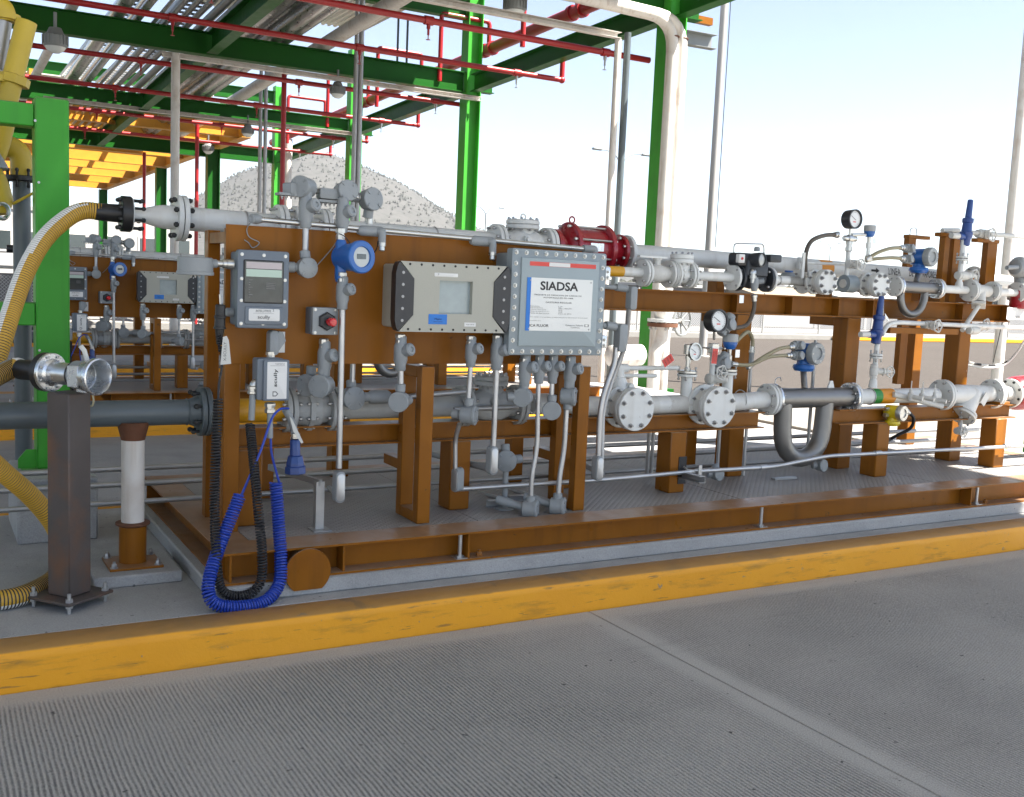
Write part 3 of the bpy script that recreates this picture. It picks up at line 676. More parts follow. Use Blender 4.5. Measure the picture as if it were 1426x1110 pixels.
t = thing('gauge_riser', 'white gauge riser with needle valves and red tag below the black gauge', 'riser', (Xr, YL, .96), sk=S)
part(t, 'tube', G().lathe((Xr, YL, .95), ZA, [(0, .03), (.04, .024), (.05, .018), (.27, .018)], 14), M['white'])
part(t, 'manifold', G().obox((Xr, YL, 1.255), .03, .022, .03, ch=.004), M['steel'])
part(t, 'collar', G().cyl((Xr, YL, 1.175), (Xr, YL, 1.225), .021, n=12), M['steel'])
for s_ in(-1, 1):
    g = G().cyl((Xr+s_*.02, YL, 1.255), (Xr+s_*.065, YL-.01, 1.255), .008, n=8); g.cyl((Xr+s_*.06, YL-.04, 1.255), (Xr+s_*.06, YL+.03, 1.255), .005, n=6); part(t, 'tee_handle', g, M['steel'])
red_tag('red card hanging on the white gauge riser', 995, 496, 4.99, .045, .105, math.radians(-4))
def handwheel(parent, c, ax, R, r, spokes=5, mt='whitecast', wavy=True, name='handwheel'):
    u, v, d = frame(ax); c = V(c); pts = []
    N = 30 if wavy else 24; vs = []; g = G()
    for i in range(N+1):
        a = 2*math.pi*i/N; rr = R*(1+(.08*math.cos(a*spokes) if wavy else 0)); pts.append(c+(u*math.cos(a)+v*math.sin(a))*rr)
    g.tube(pts, r, 6)
    for k in range(spokes):
        a = 2*math.pi*k/spokes; e = u*math.cos(a)+v*math.sin(a); g.cyl(c-d*R*.15, c+e*R, r*.7, n=6)
    g.cyl(c-d*R*.5, c+d*R*.1, R*.18, n=10); return part(parent, name, g, M[mt])
t = thing('block_valve', 'small white gate valve with handwheel on the gauge riser', 'valve', (Xr, YL, 1.07), sk=S)
g = G().lathe((Xr, YL, 1.06), XA, [(-.035, .024), (-.03, .034), (.03, .034), (.035, .024)], 14); g.lathe((Xr, YL, 1.06), V((.6, -.8, 0)), [(0, .026), (.08, .022), (.1, .014)], 14); part(t, 'body', g, M['whitecast'])
c = P(1005, 519, YL-.11); handwheel(t, c, V((.05, -1, 0)), .042, .005)
# ------------------------------------------------------------------ instruments on the lines
def transmitter(label, c, n, s=1.0, body='blue', cap='greypaint', glass='darkglass', foot=None, sk_=S, face='steel'):
    # cylindrical electronics housing with a round threaded window cap, on a neck
    t = thing('flow_transmitter', label, 'transmitter', c, sk=sk_); c = V(c); n = V(n).normalized(); u, v, d = frame(n)
    R = .052*s
    g = G().lathe(c, n, [(-.105*s, R*.8), (-.10*s, R*.95), (-.03*s, R), (.0, R)], 24); g.lathe(c-n*.05*s-ZA*R*.8, -ZA, [(0, R*.7), (R*.4, R*.75), (R*.45, R*1.05), (R*.8, R*1.15), (R*1.1, R*.95), (R*1.2, R*.5)], 20)
    part(t, 'housing', g, M[body])
    g = G().lathe(c, n, [(0, R*1.06), (.004, R*1.14), (.035*s, R*1.14), (.042*s, R*1.06), (.042*s, R*.62), (.034*s, R*.58)], 24); cp = part(t, 'window_cap', g, M[cap])
    part(cp, 'window', G().lathe(c+n*.030*s, n, [(0, R*.6), (.002, R*.59), (.0021, 0)], 20), M[glass])
    for k in range(6):
        a = 2*math.pi*k/6; screw(cp, c+n*.042*s+(u*math.cos(a)+v*math.sin(a))*R*.85, n, .0035*s, .002)
    g = G()
    for z in(-.022, .022): g.cyl(c-n*.06*s+ZA*z*s, c-n*.06*s+ZA*z*s-XA*R*1.5, .016*s, n=12)
    part(t, 'conduit_boss', g, M[face])
    if foot is not None: part(t, 'stem', G().cyl(c-n*.05*s-ZA*R*1.8, V(foot), .017*s, n=14), M['stainless'])
    return t
def coriolis(label, xa, xb, Y, Z, r, dz, rt, sk_=S, R=.1, f0=.15, f1=.66):
    t = thing('flow_meter', label, 'flow meter', ((xa+xb)/2, Y, Z), sk=sk_); st = M['stainless']
    g = G().lathe((xa, Y, Z), XA, [(0, r*.8), (.012, r*.82), (.013, r), (xb-xa-.013, r), (xb-xa-.012, r*.82), (xb-xa, r*.8)], 28); part(t, 'body', g, st)
    i = r*.55; L = xb-xa
    pts = [(xa+L*.20, Y, Z), (xa+L*.21, Y, Z-dz*.45), (xa+L*.25, Y, Z-dz*.75)]
    a0, a1 = xa+L*f0, xa+L*f1; mid = (a0+a1)/2; w = (a1-a0)/2
    pts = [(a0-L*.02, Y, Z), (a0-L*.005, Y, Z-dz*.5)]+[(mid-w*math.cos(math.pi*k/12), Y, Z-(dz-w)-w*math.sin(math.pi*k/12)) for k in range(13)]+[(a1+L*.005, Y, Z-dz*.5), (a1+L*.02, Y, Z)]
    part(t, 'measuring_loop', G().tube(pts, rt, 18), st)
    for x in(xa, xb):
        fl = flange(t, (x, Y, Z), XA, R, .02, 8, R*.085, M['alu'], bl=.075, pcd=.8)
    for x in(xa-.024, xb+.024): flange(t, (x, Y, Z), XA, R, .022, 0, mat=M['white'])
    return t, mid
ym, zm = YL, .925
xa, xb = P(1077, 549, YL).x, P(1183, 549, YL).x
mA, midA = coriolis('large silver U tube flow meter on the lower product line', xa, xb, YL, zm, .067, P(1118, 549, YL).z-P(1118, 645, YL).z-.06, .06)
part(mA, 'lifting_lug', G().prism([(-.03, 0), (.03, 0), (.012, .05), (-.012, .05)], (P(1157, 535, YL).x, YL-.006, zm+.064), XA, ZA, (0, .012, 0)), M['white'])
part(mA, 'hook', G().tube([P(1079, 536, YL), P(1080, 527, YL), P(1087, 525, YL), P(1088, 531, YL)], .0035, 6, bend=.02), M['galv'])
n1 = V((.42, -1, .02))
transmitter('blue flow transmitter with grey window cap above the large silver meter', P(1131, 492, YL), V((.12, -1, 0)), 1.25, foot=(P(1121, 535, YL).x, YL, zm+.06))
x2a, x2b = P(1249, 401, YU2).x, P(1302, 408, YU2).x; zu = 1.705
mB, midB = coriolis('small silver U tube flow meter on the upper line', x2a, x2b, YU2, zu, .042, .20, .027, R=.075, f0=.12, f1=.72)
transmitter('blue flow transmitter with grey window cap above the small silver meter', P(1291, 358, YU2), V((.12, -1, 0)), 1.2, foot=(P(1275, 400, YU2).x, YU2, zu+.035))
# pressure sensors (grey drum on a blue cone)
def sensor(label, c, s=1.0, stem=.1):
    t = thing('pressure_sensor', label, 'sensor', c, sk=S); c = V(c)
    part(t, 'drum', G().lathe(c, ZA, [(0, .046*s), (.003, .049*s), (.045*s, .049*s), (.05*s, .045*s), (.05*s, 0)], 24), M['greycast'])
    part(t, 'cone', G().lathe(c, ZA, [(-.048*s, .018*s), (-.045*s, .03*s), (-.03*s, .04*s), (-.006*s, .046*s), (0, .044*s)], 20), M['blue'])
    part(t, 'stem', G().lathe(c-ZA*(.045*s+stem), ZA, [(0, .012), (.01, .018), (.03, .018), (.031, .012), (stem*.5, .012), (stem*.51, .019), (stem*.75, .019), (stem*.76, .012), (stem, .014)], 10), M['steel'])
    part(t, 'tag_plate', G().box(c.x+.05*s, c.y-.001, c.z-.10*s, c.x+.085*s, c.y+.001, c.z-.05*s), M['alu']); return t
sensor('grey drum pressure sensor with blue cone beside the black gauge', (Xs, YL, P(1014, 476, YL).z), 1.0, .17)
# flexible hoses with yellow stripe and couplings
def flexhose(label, pts, r=.012, mt='flex'):
    t = thing('flexible_conduit', label, 'conduit', pts[0], sk=S); q = smooth_path(pts, 10)
    part(t, 'hose', G().tube(q, r, 10), M[mt])
    for a, b in((q[0], q[1]), (q[-1], q[-2])):
        d = (b-a).normalized(); part(t, 'coupling', G().lathe(a-d*.01, d, [(0, r*1.1), (.005, r*1.6), (.02, r*1.6), (.021, r*1.3), (.045, r*1.3)], 10), M['steel'])
    return t
def smooth_path(pts, k=8):
    pts = [V(p) for p in pts]; out = []
    for i in range(len(pts)-1):
        p0 = pts[max(i-1, 0)]; p1 = pts[i]; p2 = pts[i+1]; p3 = pts[min(i+2, len(pts)-1)]
        for j in range(k):
            t = j/k; out.append(.5*((2*p1)+(-p0+p2)*t+(2*p0-5*p1+4*p2-p3)*t*t+(-p0+3*p1-3*p2+p3)*t**3))
    out.append(pts[-1]); return out
flexhose('upper ochre flexible conduit arching into the lower blue transmitter', [P(1042, 512, 5.0), P(1062, 498, 4.98), P(1085, 486, 4.98), P(1103, 483, 5.0)])
flexhose('lower ochre flexible conduit curving into the lower blue transmitter', [P(1020, 507, 5.0), P(1045, 508, 4.98), P(1072, 497, 4.98), P(1100, 495, 5.0)])
flexhose('ochre flexible conduit bent over beside the brown column', [P(1020, 482, 5.1), P(1035, 466, 5.1), P(1043, 463, 5.12), P(1048, 474, 5.14), P(1047, 490, 5.14)], .013)
flexhose('brown flexible conduit dropping from the black valve to the gauge', [P(1050, 412, 5.13), P(1050, 430, 5.13), P(1042, 450, 5.12), P(1030, 456, 5.08), P(1014, 457, 5.05)], .014, 'flexdark')
flexhose('black striped flexible conduit arching up beside the upper gauge', [P(1122, 385, 5.19), P(1122, 355, 5.17), P(1130, 336, 5.17), P(1148, 328, 5.19), P(1166, 327, 5.21)], .015, 'flexdark')
flexhose('upper ochre flexible conduit reaching the upper blue transmitter', [P(1207, 361, 5.21), P(1222, 352, 5.18), P(1240, 346, 5.18), P(1257, 345, 5.20)], .013)
flexhose('lower ochre flexible conduit reaching the upper blue transmitter', [P(1207, 362, 5.21), P(1225, 360, 5.18), P(1242, 359, 5.18), P(1257, 360, 5.20)], .013)
def tee_fitting(label, c, d, s=1.0, cover=True, sk_=S, mt='greypaint'):
    # cast conduit outlet: hub, two bosses and a lid
    t = thing('conduit_outlet', label, 'conduit fitting', c, sk=sk_); c = V(c); d = V(d).normalized(); u, v, _ = frame(d)
    g = G().lathe(c, d, [(-.05*s, .018*s), (-.047*s, .021*s), (-.03*s, .022*s), (-.026*s, .029*s), (.026*s, .029*s), (.03*s, .022*s), (.047*s, .021*s), (.05*s, .018*s)], 14); part(t, 'body', g, M[mt])
    part(t, 'lid', G().lathe(c-YA*.02*s, V((.3, -1, .2)), [(0, .024*s), (.02*s, .026*s), (.024*s, .02*s), (.024*s, 0)], 14), M[mt]); return t
for i, (px, py, lab) in enumerate(((1111, 481, 'grey conduit tee feeding the lower blue transmitter at top'), (1110, 495, 'grey conduit elbow feeding the lower blue transmitter below'), (1265, 346, 'steel conduit tee feeding the upper blue transmitter'), (1263, 361, 'steel conduit elbow under the tee at the upper blue transmitter'), (1011, 452, 'grey angled conduit outlet right of the black gauge'), (1004, 506, 'grey angled conduit outlet left of the blue cone sensor'))):
    tee_fitting(lab, P(px, py, (YL if px < 1200 else YU2)), XA if i < 4 else V((.5, 0, .8)), 1.1 if i < 4 else 1.5)
# vertical conduit with the bent hose
t = thing('vertical_conduit', 'thin grey vertical conduit with coupling behind the white spool', 'conduit', (P(1045, 540, 5.14).x, 5.14, .37), sk=S)
a = P(1047, 490, 5.14); part(t, 'tube', G().cyl((a.x, 5.14, .40), a, .011, n=10), M['galvpipe']); part(t, 'coupling', G().cyl(a-ZA*.09, a-ZA*.0, .017, n=10), M['greypaint'])
for i, (px, Y, lab) in enumerate(((903, 5.35, 'thin grey conduit drop under the nearer cover valve, left one'), (909, 5.3, 'thin grey conduit drop under the nearer cover valve, right one'), (1001, 5.3, 'thin grey conduit drop under the farther cover valve, left one'), (1009, 5.4, 'thin grey conduit drop under the farther cover valve, right one'), (1125, 5.3, 'thin grey conduit rising behind the large silver meter loop'), (1183, 5.45, 'tall grey conduit rising past the brown upper column'))):
    X = P(px, 620, Y).x; single('conduit_drop', G().cyl((X, Y, .40), (X, Y, .85 if i < 4 else (1.3 if i == 4 else 1.47)), .0125, n=10), M['galvpipe'], lab, 'conduit', sk=S)
# -------- relief valves (blue)
def relief(label, c, s=1.0, side=-1, Y=None):
    t = thing('relief_valve', label, 'relief valve', c, sk=S); c = V(c); db = M['darkblue']
    ax = V((.06, 0, 1)).normalized()
    g = G().lathe(c, ax, [(-.06*s, .02*s), (-.055*s, .03*s), (-.01*s, .033*s), (.0, .04*s), (.03*s, .042*s), (.035*s, .034*s), (.09*s, .03*s), (.095*s, .036*s), (.12*s, .036*s), (.125*s, .022*s), (.24*s, .018*s), (.245*s, .012*s)], 16)
    g.cyl(c, c+XA*side*.085*s-YA*.01, .022*s, n=12); part(t, 'body', g, db)
    g = G().cyl(c+XA*side*.08*s-YA*.01, c+XA*side*.16*s-YA*.012, .019*s, n=12); part(t, 'outlet_nipple', g, M['whitecast'])
    part(t, 'seal_tag', G().prism([(0, 0), (.035*s, -.03*s), (.05*s, -.055*s), (.012*s, -.035*s)], c+V((.035*s, -.02, .14*s)), XA, ZA, (0, .001, 0)), M['alu']); return t
cR1 = P(1345, 330, YU2); relief('blue relief valve at the top of the upper line riser', cR1, 1.15)
cR2 = P(1221, 466, YL); relief('blue relief valve hanging below the brown upper beam', cR2, 1.1)
def gate(label, c, ax, wc, s=1.0, wax=V((.02, -1, .05))):
    t = thing('needle_valve', label, 'valve', c, sk=S); c = V(c); ax = V(ax).normalized(); wc = V(wc)
    g = G().lathe(c, ax, [(-.05*s, .018*s), (-.048*s, .026*s), (-.03*s, .026*s), (-.026*s, .03*s), (.026*s, .03*s), (.03*s, .026*s), (.048*s, .026*s), (.05*s, .018*s)], 12); g.lathe(c, wc-c, [(0, .024*s), ((wc-c).length*.5, .022*s), ((wc-c).length*.55, .03*s), ((wc-c).length*.7, .018*s), ((wc-c).length, .01*s)], 12); part(t, 'body', g, M['whitecast'])
    handwheel(t, wc, wax, .038*s, .0048*s); return t
# riser under the lower relief valve
t = thing('relief_riser', 'white riser pipe with bolted flange under the lower relief valve', 'riser', (P(1217, 530, YL).x, YL, .97), sk=S)
a = P(1216, 530, YL); b = P(1222, 476, YL); part(t, 'tube', G().lathe(a-ZA*.05, b-a+ZA*.05, [(0, .032), (.05, .026), (.07, .018), ((b-a).length+.05, .018)], 14), M['white']); pair(t, P(1220, 496, YL), ZA, .044, .014, 4, .007, M['white'])
gate('small white gate valve with handwheel on the lower relief riser', P(1217, 517, YL), ZA, P(1240, 518, YL-.05), 1.0)
t = thing('relief_outlet_pipe', 'white small bore pipe running right below the upper beam', 'pipe', P(1290, 452, 5.12), sk=S)
pts = [P(1228, 466, 5.06), P(1236, 452, 5.10), P(1250, 449, 5.12), P(1426, 457, 5.12), P(1500, 460, 5.12)]; part(t, 'tube', G().tube(pts, .017, 12, bend=.05), M['white'])
part(t, 'support', G().box(P(1235, 460, 5.13).x, 5.10, P(1240, 464, 5.13).z, P(1330, 464, 5.13).x, 5.22, P(1240, 456, 5.13).z), BR)
gate('white gate valve with handwheel below the small silver meter', P(1293, 453, 5.12), XA, P(1306, 454, 5.02), 1.15)
gate('white gate valve with handwheel at the strainer drain below the upper beam', P(1355, 460, 5.12), XA, P(1374, 452, 5.18), 1.1)
# upper relief riser and line
t = thing('upper_relief_riser', 'white riser with bolted flange below the top relief valve', 'riser', (P(1336, 400, YU2).x, YU2, zu), sk=S)
a = P(1335, 402, YU2); b = P(1343, 326, YU2); part(t, 'tube', G().lathe(a, b-a, [(0, .035), (.04, .028), (.06, .02), ((b-a).length, .02)], 14), M['white']); pair(t, P(1340, 360, YU2), ZA, .045, .014, 4, .007, M['white'])
t = thing('upper_relief_pipe', 'white small bore pipe on brackets above the upper line', 'pipe', P(1380, 326, 5.36), sk=S)
part(t, 'tube', G().tube([P(1352, 324, 5.36), P(1500, 336, 5.36)], .018, 12), M['whitecast']); part(t, 'tube', G().tube([P(1312, 321, 5.36), P(1335, 321, 5.36)], .018, 12), M['whitecast'])
gate('white valve with handwheel on the top relief line', P(1368, 326, 5.36), XA, P(1382, 327, 5.27), 1.25)
gate('white valve with handwheel beside the orange band of the vapour line', P(1340, 384, YU2), XA, P(1358, 384, 5.27), 1.2)
# -------- right end of the lower line: bands, manifold, Y strainer, flanges
t = thing('banded_pipe', 'white pipe with green and orange bands right of the silver meter', 'pipe', (P(1220, 548, YL).x, YL, zm), sk=S)
def XP(px, py=550, Y=YL): return P(px, py, Y).x
seg(t, (xb+.035, YL, zm), (XP(1212), YL, zm), .0535); seg(t, (XP(1212), YL, zm), (XP(1222), YL, zm), .0545, 'bandgreen', 'green_band'); seg(t, (XP(1222), YL, zm), (XP(1240), YL, zm), .0545, 'bandorange', 'orange_band'); seg(t, (XP(1240), YL, zm), (XP(1303), YL, zm), .0535)
part(t, 'u_bolt', G().ring((XP(1211), YL, zm), XA, .057, .004, 24, 6), M['galv'])
t = thing('strainer', 'white Y strainer with angled bolted basket cover on the lower line', 'strainer', (XP(1350), YL, zm), sk=S)
pair(t, (XP(1312), YL, zm), XA, .114, .022, 8, .009); pair(t, (XP(1382), YL, zm), XA, .114, .022, 8, .009)
c = V((XP(1352), YL, zm)); dn = V((-.60, -.12, -.78)).normalized()
g = G().lathe((XP(1312)+.03, YL, zm), XA, [(0, .062), (.05, .066), (.14, .075), (XP(1382)-XP(1312)-.06, .062)], 24); g.lathe(c, dn, [(-.02, .075), (.05, .078), (.17, .08)], 24); part(t, 'body', g, M['white'])
cv = flange(t, c+dn*.175, dn, .105, .02, 0, mat=M['white']); cv = flange(t, c+dn*.20, dn, .105, .022, 8, .009, mat=M['whitecast'], bl=.07, name='basket_cover')
part(t, 'name_plate', G().obox(c+V((.05, -.085, -.03)), .045, .003, .028, V((.6, 0, .8)), YA, V((-.8, 0, .6))), M['white'])
q = c+dn*.21; part(t, 'drain_nipple', G().cyl(q, q+V((-.03, -.03, -.09)), .014, n=12), M['whitecast'])
q2 = q+V((-.03, -.03, -.10)); gate('white drain valve with handwheel under the Y strainer', q2, XA, q2+V((-.04, -.06, -.0)), 1.0)
single('drain_pipe', G().cyl(q2+XA*.05, q2+XA*.2, .013, n=10), M['whitecast'], 'short white drain pipe beside the strainer drain valve', 'pipe', sk=S)
t = thing('end_spool', 'white flanged spool meeting the red valve at the right', 'pipe', (XP(1400), YL, zm), sk=S)
seg(t, (XP(1382)+.03, YL, zm), (XP(1406), YL, zm), .057); flange(t, (XP(1406), YL, zm), XA, .114, .024, 8, .010, bl=.09, bm=M['blackbolt'], off=.02)
part(t, 'u_bolt', G().ring((XP(1395), YL, zm), XA, .06, .004, 24, 6), M['galv'])
t = thing('red_valve', 'dark red valve body cut by the right edge of the picture', 'valve', (XP(1430), YL, zm), sk=S)
g = G().lathe((XP(1406)+.013, YL, zm), XA, [(0, .116), (.03, .13), (.09, .135), (.2, .14), (.3, .12)], 28); part(t, 'body', g, M['redpaint'])
seg(t, (XP(1406)+.31, YL, zm), (XP(1406)+1.2, YL, zm), .057)
# three way instrument manifold in front of the band pipe
t = thing('valve_manifold', 'white three valve manifold with upright stems in front of the pipe', 'manifold', P(1285, 555, YL-.12), sk=S)
a = P(1244, 549, YL-.06); b = P(1312, 566, YL-.16); part(t, 'block', G().tube([a, b], .02, 12), M['whitecast'])
for px, py in((1268, 552), (1284, 553), (1301, 556)):
    c = P(px, py, YL-.13); g = G().lathe(c, ZA, [(-.03, .02), (.02, .022), (.03, .012), (.05, .012)], 12); g.cyl(c, c+V((.03, -.08, -.01)), .016, n=12); g.cyl(c+ZA*.03, c+ZA*(.11), .004, n=6); part(t, 'valve', g, M['whitecast'])
t = transmitter('yellow transmitter with round window hanging below the orange band', P(1252, 575, YL-.12), V((.15, -1, 0)), .95, body='lemon', cap='steel', glass='mint')
flexhose('black cable drooping from the yellow transmitter', [P(1262, 572, YL-.1), P(1272, 582, YL-.1), P(1268, 596, YL-.02), P(1250, 606, YL+.05), P(1235, 614, YL+.12)], .012, 'rubber')
# ------------------------------------------------------------------ upper line (axis YU2)
def U_(px, py): c = P(px, py, YU2); return V((c.x, YU2, zu))
t = thing('upper_line_pipe', 'white upper pipe with yellow band emerging behind the grey box', 'pipe', U_(920, 390), sk=S)
seg(t, U_(820, 386)-XA*.3, U_(846, 386), .03); seg(t, U_(846, 386), U_(866, 386), .0315, 'yellow', 'yellow_band'); seg(t, U_(866, 386), U_(893, 388), .03)
seg(t, U_(968, 390), U_(1018, 392), .03); seg(t, U_(1072, 396), U_(1118, 398), .03)
part(t, 'u_bolt', G().ring(U_(1083, 398), XA, .033, .004, 20, 6), M['galv'])
t = thing('ball_valve', 'small white flanged ball valve with lever on the upper line', 'valve', U_(912, 390), sk=S)
pair(t, U_(896, 388), XA, .085, .018, 4, .008); pair(t, U_(932, 390), XA, .085, .018, 4, .008)
c = U_(914, 390); g = G().lathe(c, XA, [(-.09, .045), (-.05, .05), (0, .058), (.05, .05), (.09, .045)], 20); g.cyl(c, c+ZA*.09, .022, n=12); part(t, 'body', g, M['whitecast'])
g = G().bar(c+V((.05, -.02, .1)), c+V((-.16, -.02, .1)), .03, .012); g.lathe(c+ZA*.085, ZA, [(0, .03), (.02, .03)], 8); part(t, 'lever', g, M['white'])
check_valve('small white check valve with round bonnet on the upper line', U_(948, 390), 'white', .033, .13, .085, bon=.075, h=.11, ring=False)
# black actuated valve
t = thing('control_valve', 'black actuated valve with wire handle and round grey indicator', 'valve', U_(1045, 394), sk=S); c = U_(1044, 394)
flange(t, U_(1018, 392)+XA*.01, XA, .086, .02, 4, .009, M['white'], bl=.07, off=.02); flange(t, U_(1025, 393)+XA*.012, XA, .084, .02, 0, mat=M['darkact']); flange(t, U_(1066, 394), XA, .084, .022, 0, mat=M['darkact']); flange(t, U_(1066, 394)+XA*.025, XA, .084, .02, 4, .009, M['white'], bl=.07, off=-.02)
g = G().lathe(c-XA*.10, XA, [(0, .05), (.05, .06), (.1, .068), (.15, .06), (.2, .05)], 20); g.rbox(c+V((-.01, -.02, .02)), XA, YA, ZA, .19, .13, .10, .02, .01); part(t, 'body', g, M['darkact'])
q = P(1043, 361, YU2-.02); g = G().rbox(q+V((-.02, .04, -.005)), XA, ZA, -YA, .24, .085, .09, .025, .008); part(t, 'actuator', g, M['blackplastic'])
q3 = P(1032, 360, YU2-.11); part(t, 'solenoid_cap', G().rbox(q3+YA*.02, XA, ZA, -YA, .05, .055, .03, .006, .003), M['label']); part(t, 'red_mark', G().cyl(q3-YA*.010, q3-YA*.014, .010, n=6), M['btnred'])
q4 = P(1058, 362, YU2-.12); g = G().lathe(q4, V((.25, -1, 0)), [(-.09, .04), (-.01, .048), (.02, .048), (.022, .04), (.012, .038)], 24); ind = part(t, 'indicator', g, M['darkact'])
part(ind, 'indicator_face', G().lathe(q4, V((.25, -1, 0)), [(.012, .038), (.014, .03), (.02, .012), (.021, 0)], 20), M['lens'])
part(t, 'vent_cap', G().lathe(P(1054, 350, YU2-.06), ZA, [(0, .02), (.02, .02), (.03, .014), (.031, 0)], 12), M['greypaint'])
q5 = P(1072, 360, YU2-.05); part(t, 'limit_switch', G().rbox(q5, XA, ZA, -YA, .10, .05, .06, .01, .004), M['darkact'])
hp = [P(1022, 355, YU2), P(1022, 339, YU2), P(1064, 340, YU2), P(1064, 358, YU2)]; part(t, 'wire_handle', G().tube(hp, .005, 8, bend=.03), M['steel'])
part(t, 'tag_plate', G().box(P(1030, 411, 5.15).x, 5.149, P(1030, 422, 5.15).z, P(1036, 411, 5.15).x, 5.151, P(1030, 411, 5.15).z), M['alu'])
t = thing('steel_connector', 'steel fitting stack dropping from the black actuated valve', 'conduit fitting', P(1050, 400, 5.13), sk=S); q = P(1049, 375, 5.13)
part(t, 'union', G().lathe(q, -ZA, [(0, .014), (.01, .022), (.03, .022), (.031, .016), (.04, .016), (.041, .024), (.06, .024), (.061, .016), (.09, .016)], 8), M['steel']); q = P(1051, 393, 5.13); g = G().lathe(q, -ZA, [(-.03, .02), (0, .028), (.03, .026), (.06, .018)], 12); g.cyl(q, q+V((.05, -.03, .01)), .017, n=10); part(t, 'seal', g, M['greypaint'])
# two cover valves of the upper line, drip tee between
def cover2(label, px, py, xl, xr, lever=None):
    t, c = cover_valve(label, px, YU2, zu, R=.085, rp=.03, xl=xl, xr=xr, front=.17, py=py); return t, c
ua, cA = cover2('small white valve with round cover plate under the flexible conduit', 1153, 395, .2, .17)
g = G().bar(cA+V((-.13, -.06, .02)), cA+V((-.15, -.08, .19)), .022, .01, up=YA); part(ua, 'lever', g, M['white'])
ub, cB = cover2('small white valve with round cover plate left of the small meter', 1227, 402, .2, .14)
part(ub, 'grey_sleeve', G().cyl(cB-XA*.19, cB-XA*.09, .062, n=24), M['boxgrey']); g = G().bar(cB+V((.02, -.17, -.05)), cB+V((.025, -.18, -.23)), .016, .016); part(ub, 'handle_bar', g, M['steel'])
flange(ua, U_(1118, 398), XA, .085, .018, 4, .008, bl=.06)
t = thing('grey_swivel', 'blue topped grey cast swivel behind the upper pipe', 'fitting', P(1098, 384, 5.45), sk=S); q = P(1098, 386, 5.45); part(t, 'dome', G().lathe(q, ZA, [(-.03, .06), (.01, .06), (.03, .045), (.035, 0)], 18), M['greypaint']); part(t, 'cap', G().lathe(q+ZA*.034, ZA, [(0, .03), (.012, .03), (.013, 0)], 14), M['blue'])
t = thing('grey_bracket', 'small white clevis on the vapour line beside the upper gauge', 'bracket', P(1115, 367, 5.5), sk=S); q = P(1115, 367, 5.5); part(t, 'clevis', G().rbox(q+YA*.02, XA, ZA, -YA, .04, .09, .03, .008, .003), M['white']); part(t, 'pin', G().cyl(q+V((-.03, -.02, .02)), q+V((.04, -.02, .02)), .012, n=10), M['white'])
t = thing('impulse_line', 'thin white horizontal tube beside the upper gauge riser', 'tube', P(1140, 367, 5.4), sk=S); part(t, 'tube', G().cyl(P(1118, 366, 5.4), P(1180, 368, 5.4), .011, n=10), M['white'])
# gauge riser of the upper line
q = P(1180, 305, YU2); X1 = P(1180, 370, YU2).x
gauge('large black pressure gauge above the upper line against the sky', q+V((.03, -.05, 0)), V((.02, -1, .02)), .068, .085, 'blackplastic', stem=(X1, YU2, P(1180, 330, YU2).z))
t = thing('gauge_riser', 'white riser with steel unions carrying the black gauge against the sky', 'riser', (X1, YU2, zu), sk=S)
z1 = P(1180, 328, YU2).z; part(t, 'tube', G().cyl((X1, YU2, zu), (X1, YU2, z1), .017, n=12), M['white']); part(t, 'union', G().lathe((X1, YU2, z1-.11), ZA, [(0, .019), (.005, .024), (.03, .024), (.031, .019), (.05, .019), (.051, .024), (.07, .024)], 8), M['steel']); part(t, 'cross', G().lathe((X1, YU2, z1-.02), XA, [(-.06, .014), (-.05, .02), (-.02, .02), (-.018, .026), (.018, .026), (.02, .02), (.06, .02), (.07, .012)], 12), M['steel'])
X2 = P(1208, 360, YU2).x; sensor('grey drum pressure sensor with blue cone beside the sky gauge', (X2, YU2, P(1208, 322, YU2).z), .85, .16)
gate('white needle valve with handwheel below the sky gauge', (X1+.02, YU2-.03, P(1184, 368, YU2).z), XA, P(1199, 369, YU2-.12), 1.05)
single('link_tube', G().cyl(P(1186, 327, YU2), P(1205, 327, YU2), .012, n=10), M['steel'], 'short steel tube joining the sky gauge to its sensor', 'tube', sk=S)
# right part of the upper line: pipe, Y strainer, flange, grey actuator on red body
t = thing('upper_line_end_pipe', 'white upper pipe ending at flanges near the right edge', 'pipe', U_(1330, 410), sk=S)
seg(t, V((x2b+.035, YU2, zu)), U_(1345, 411), .03); seg(t, U_(1382, 412), U_(1414, 415), .03); pair(t, U_(1416, 416), XA, .085, .02, 4, .009)
t = thing('strainer', 'small white Y strainer with angled leg on the upper line', 'strainer', U_(1366, 412), sk=S); c = U_(1364, 412); pair(t, U_(1350, 411), XA, .085, .018, 4, .008); pair(t, U_(1381, 413), XA, .078, .018, 4, .008)
dn = V((-.35, -.25, -.85)).normalized(); g = G().lathe(c-XA*.1, XA, [(0, .045), (.06, .05), (.2, .045)], 18); g.lathe(c, dn, [(0, .045), (.10, .05)], 16); part(t, 'body', g, M['whitecast'])
part(t, 'basket_cover', G().obox(c+dn*.12, .05, .05, .012, *frame(dn), ch=.004), M['whitecast']); part(t, 'drain_leg', G().cyl(c+dn*.13, P(1340, 460, 5.12), .018, n=12), M['whitecast'])
t = thing('actuator', 'grey rounded electric actuator above the red valve at the right', 'actuator', P(1408, 385, YU2), sk=S); c = P(1424, 373, YU2)
part(t, 'housing', G().lathe(c-XA*.11, XA, [(0, .03), (.01, .06), (.05, .085), (.2, .09), (.26, .07), (.28, .03)], 20), M['greypaint']); part(t, 'side_cover', G().rbox(c+V((-.02, -.085, -.04)), XA, ZA, -YA, .05, .12, .02, .008, .003), M['greypaint'])
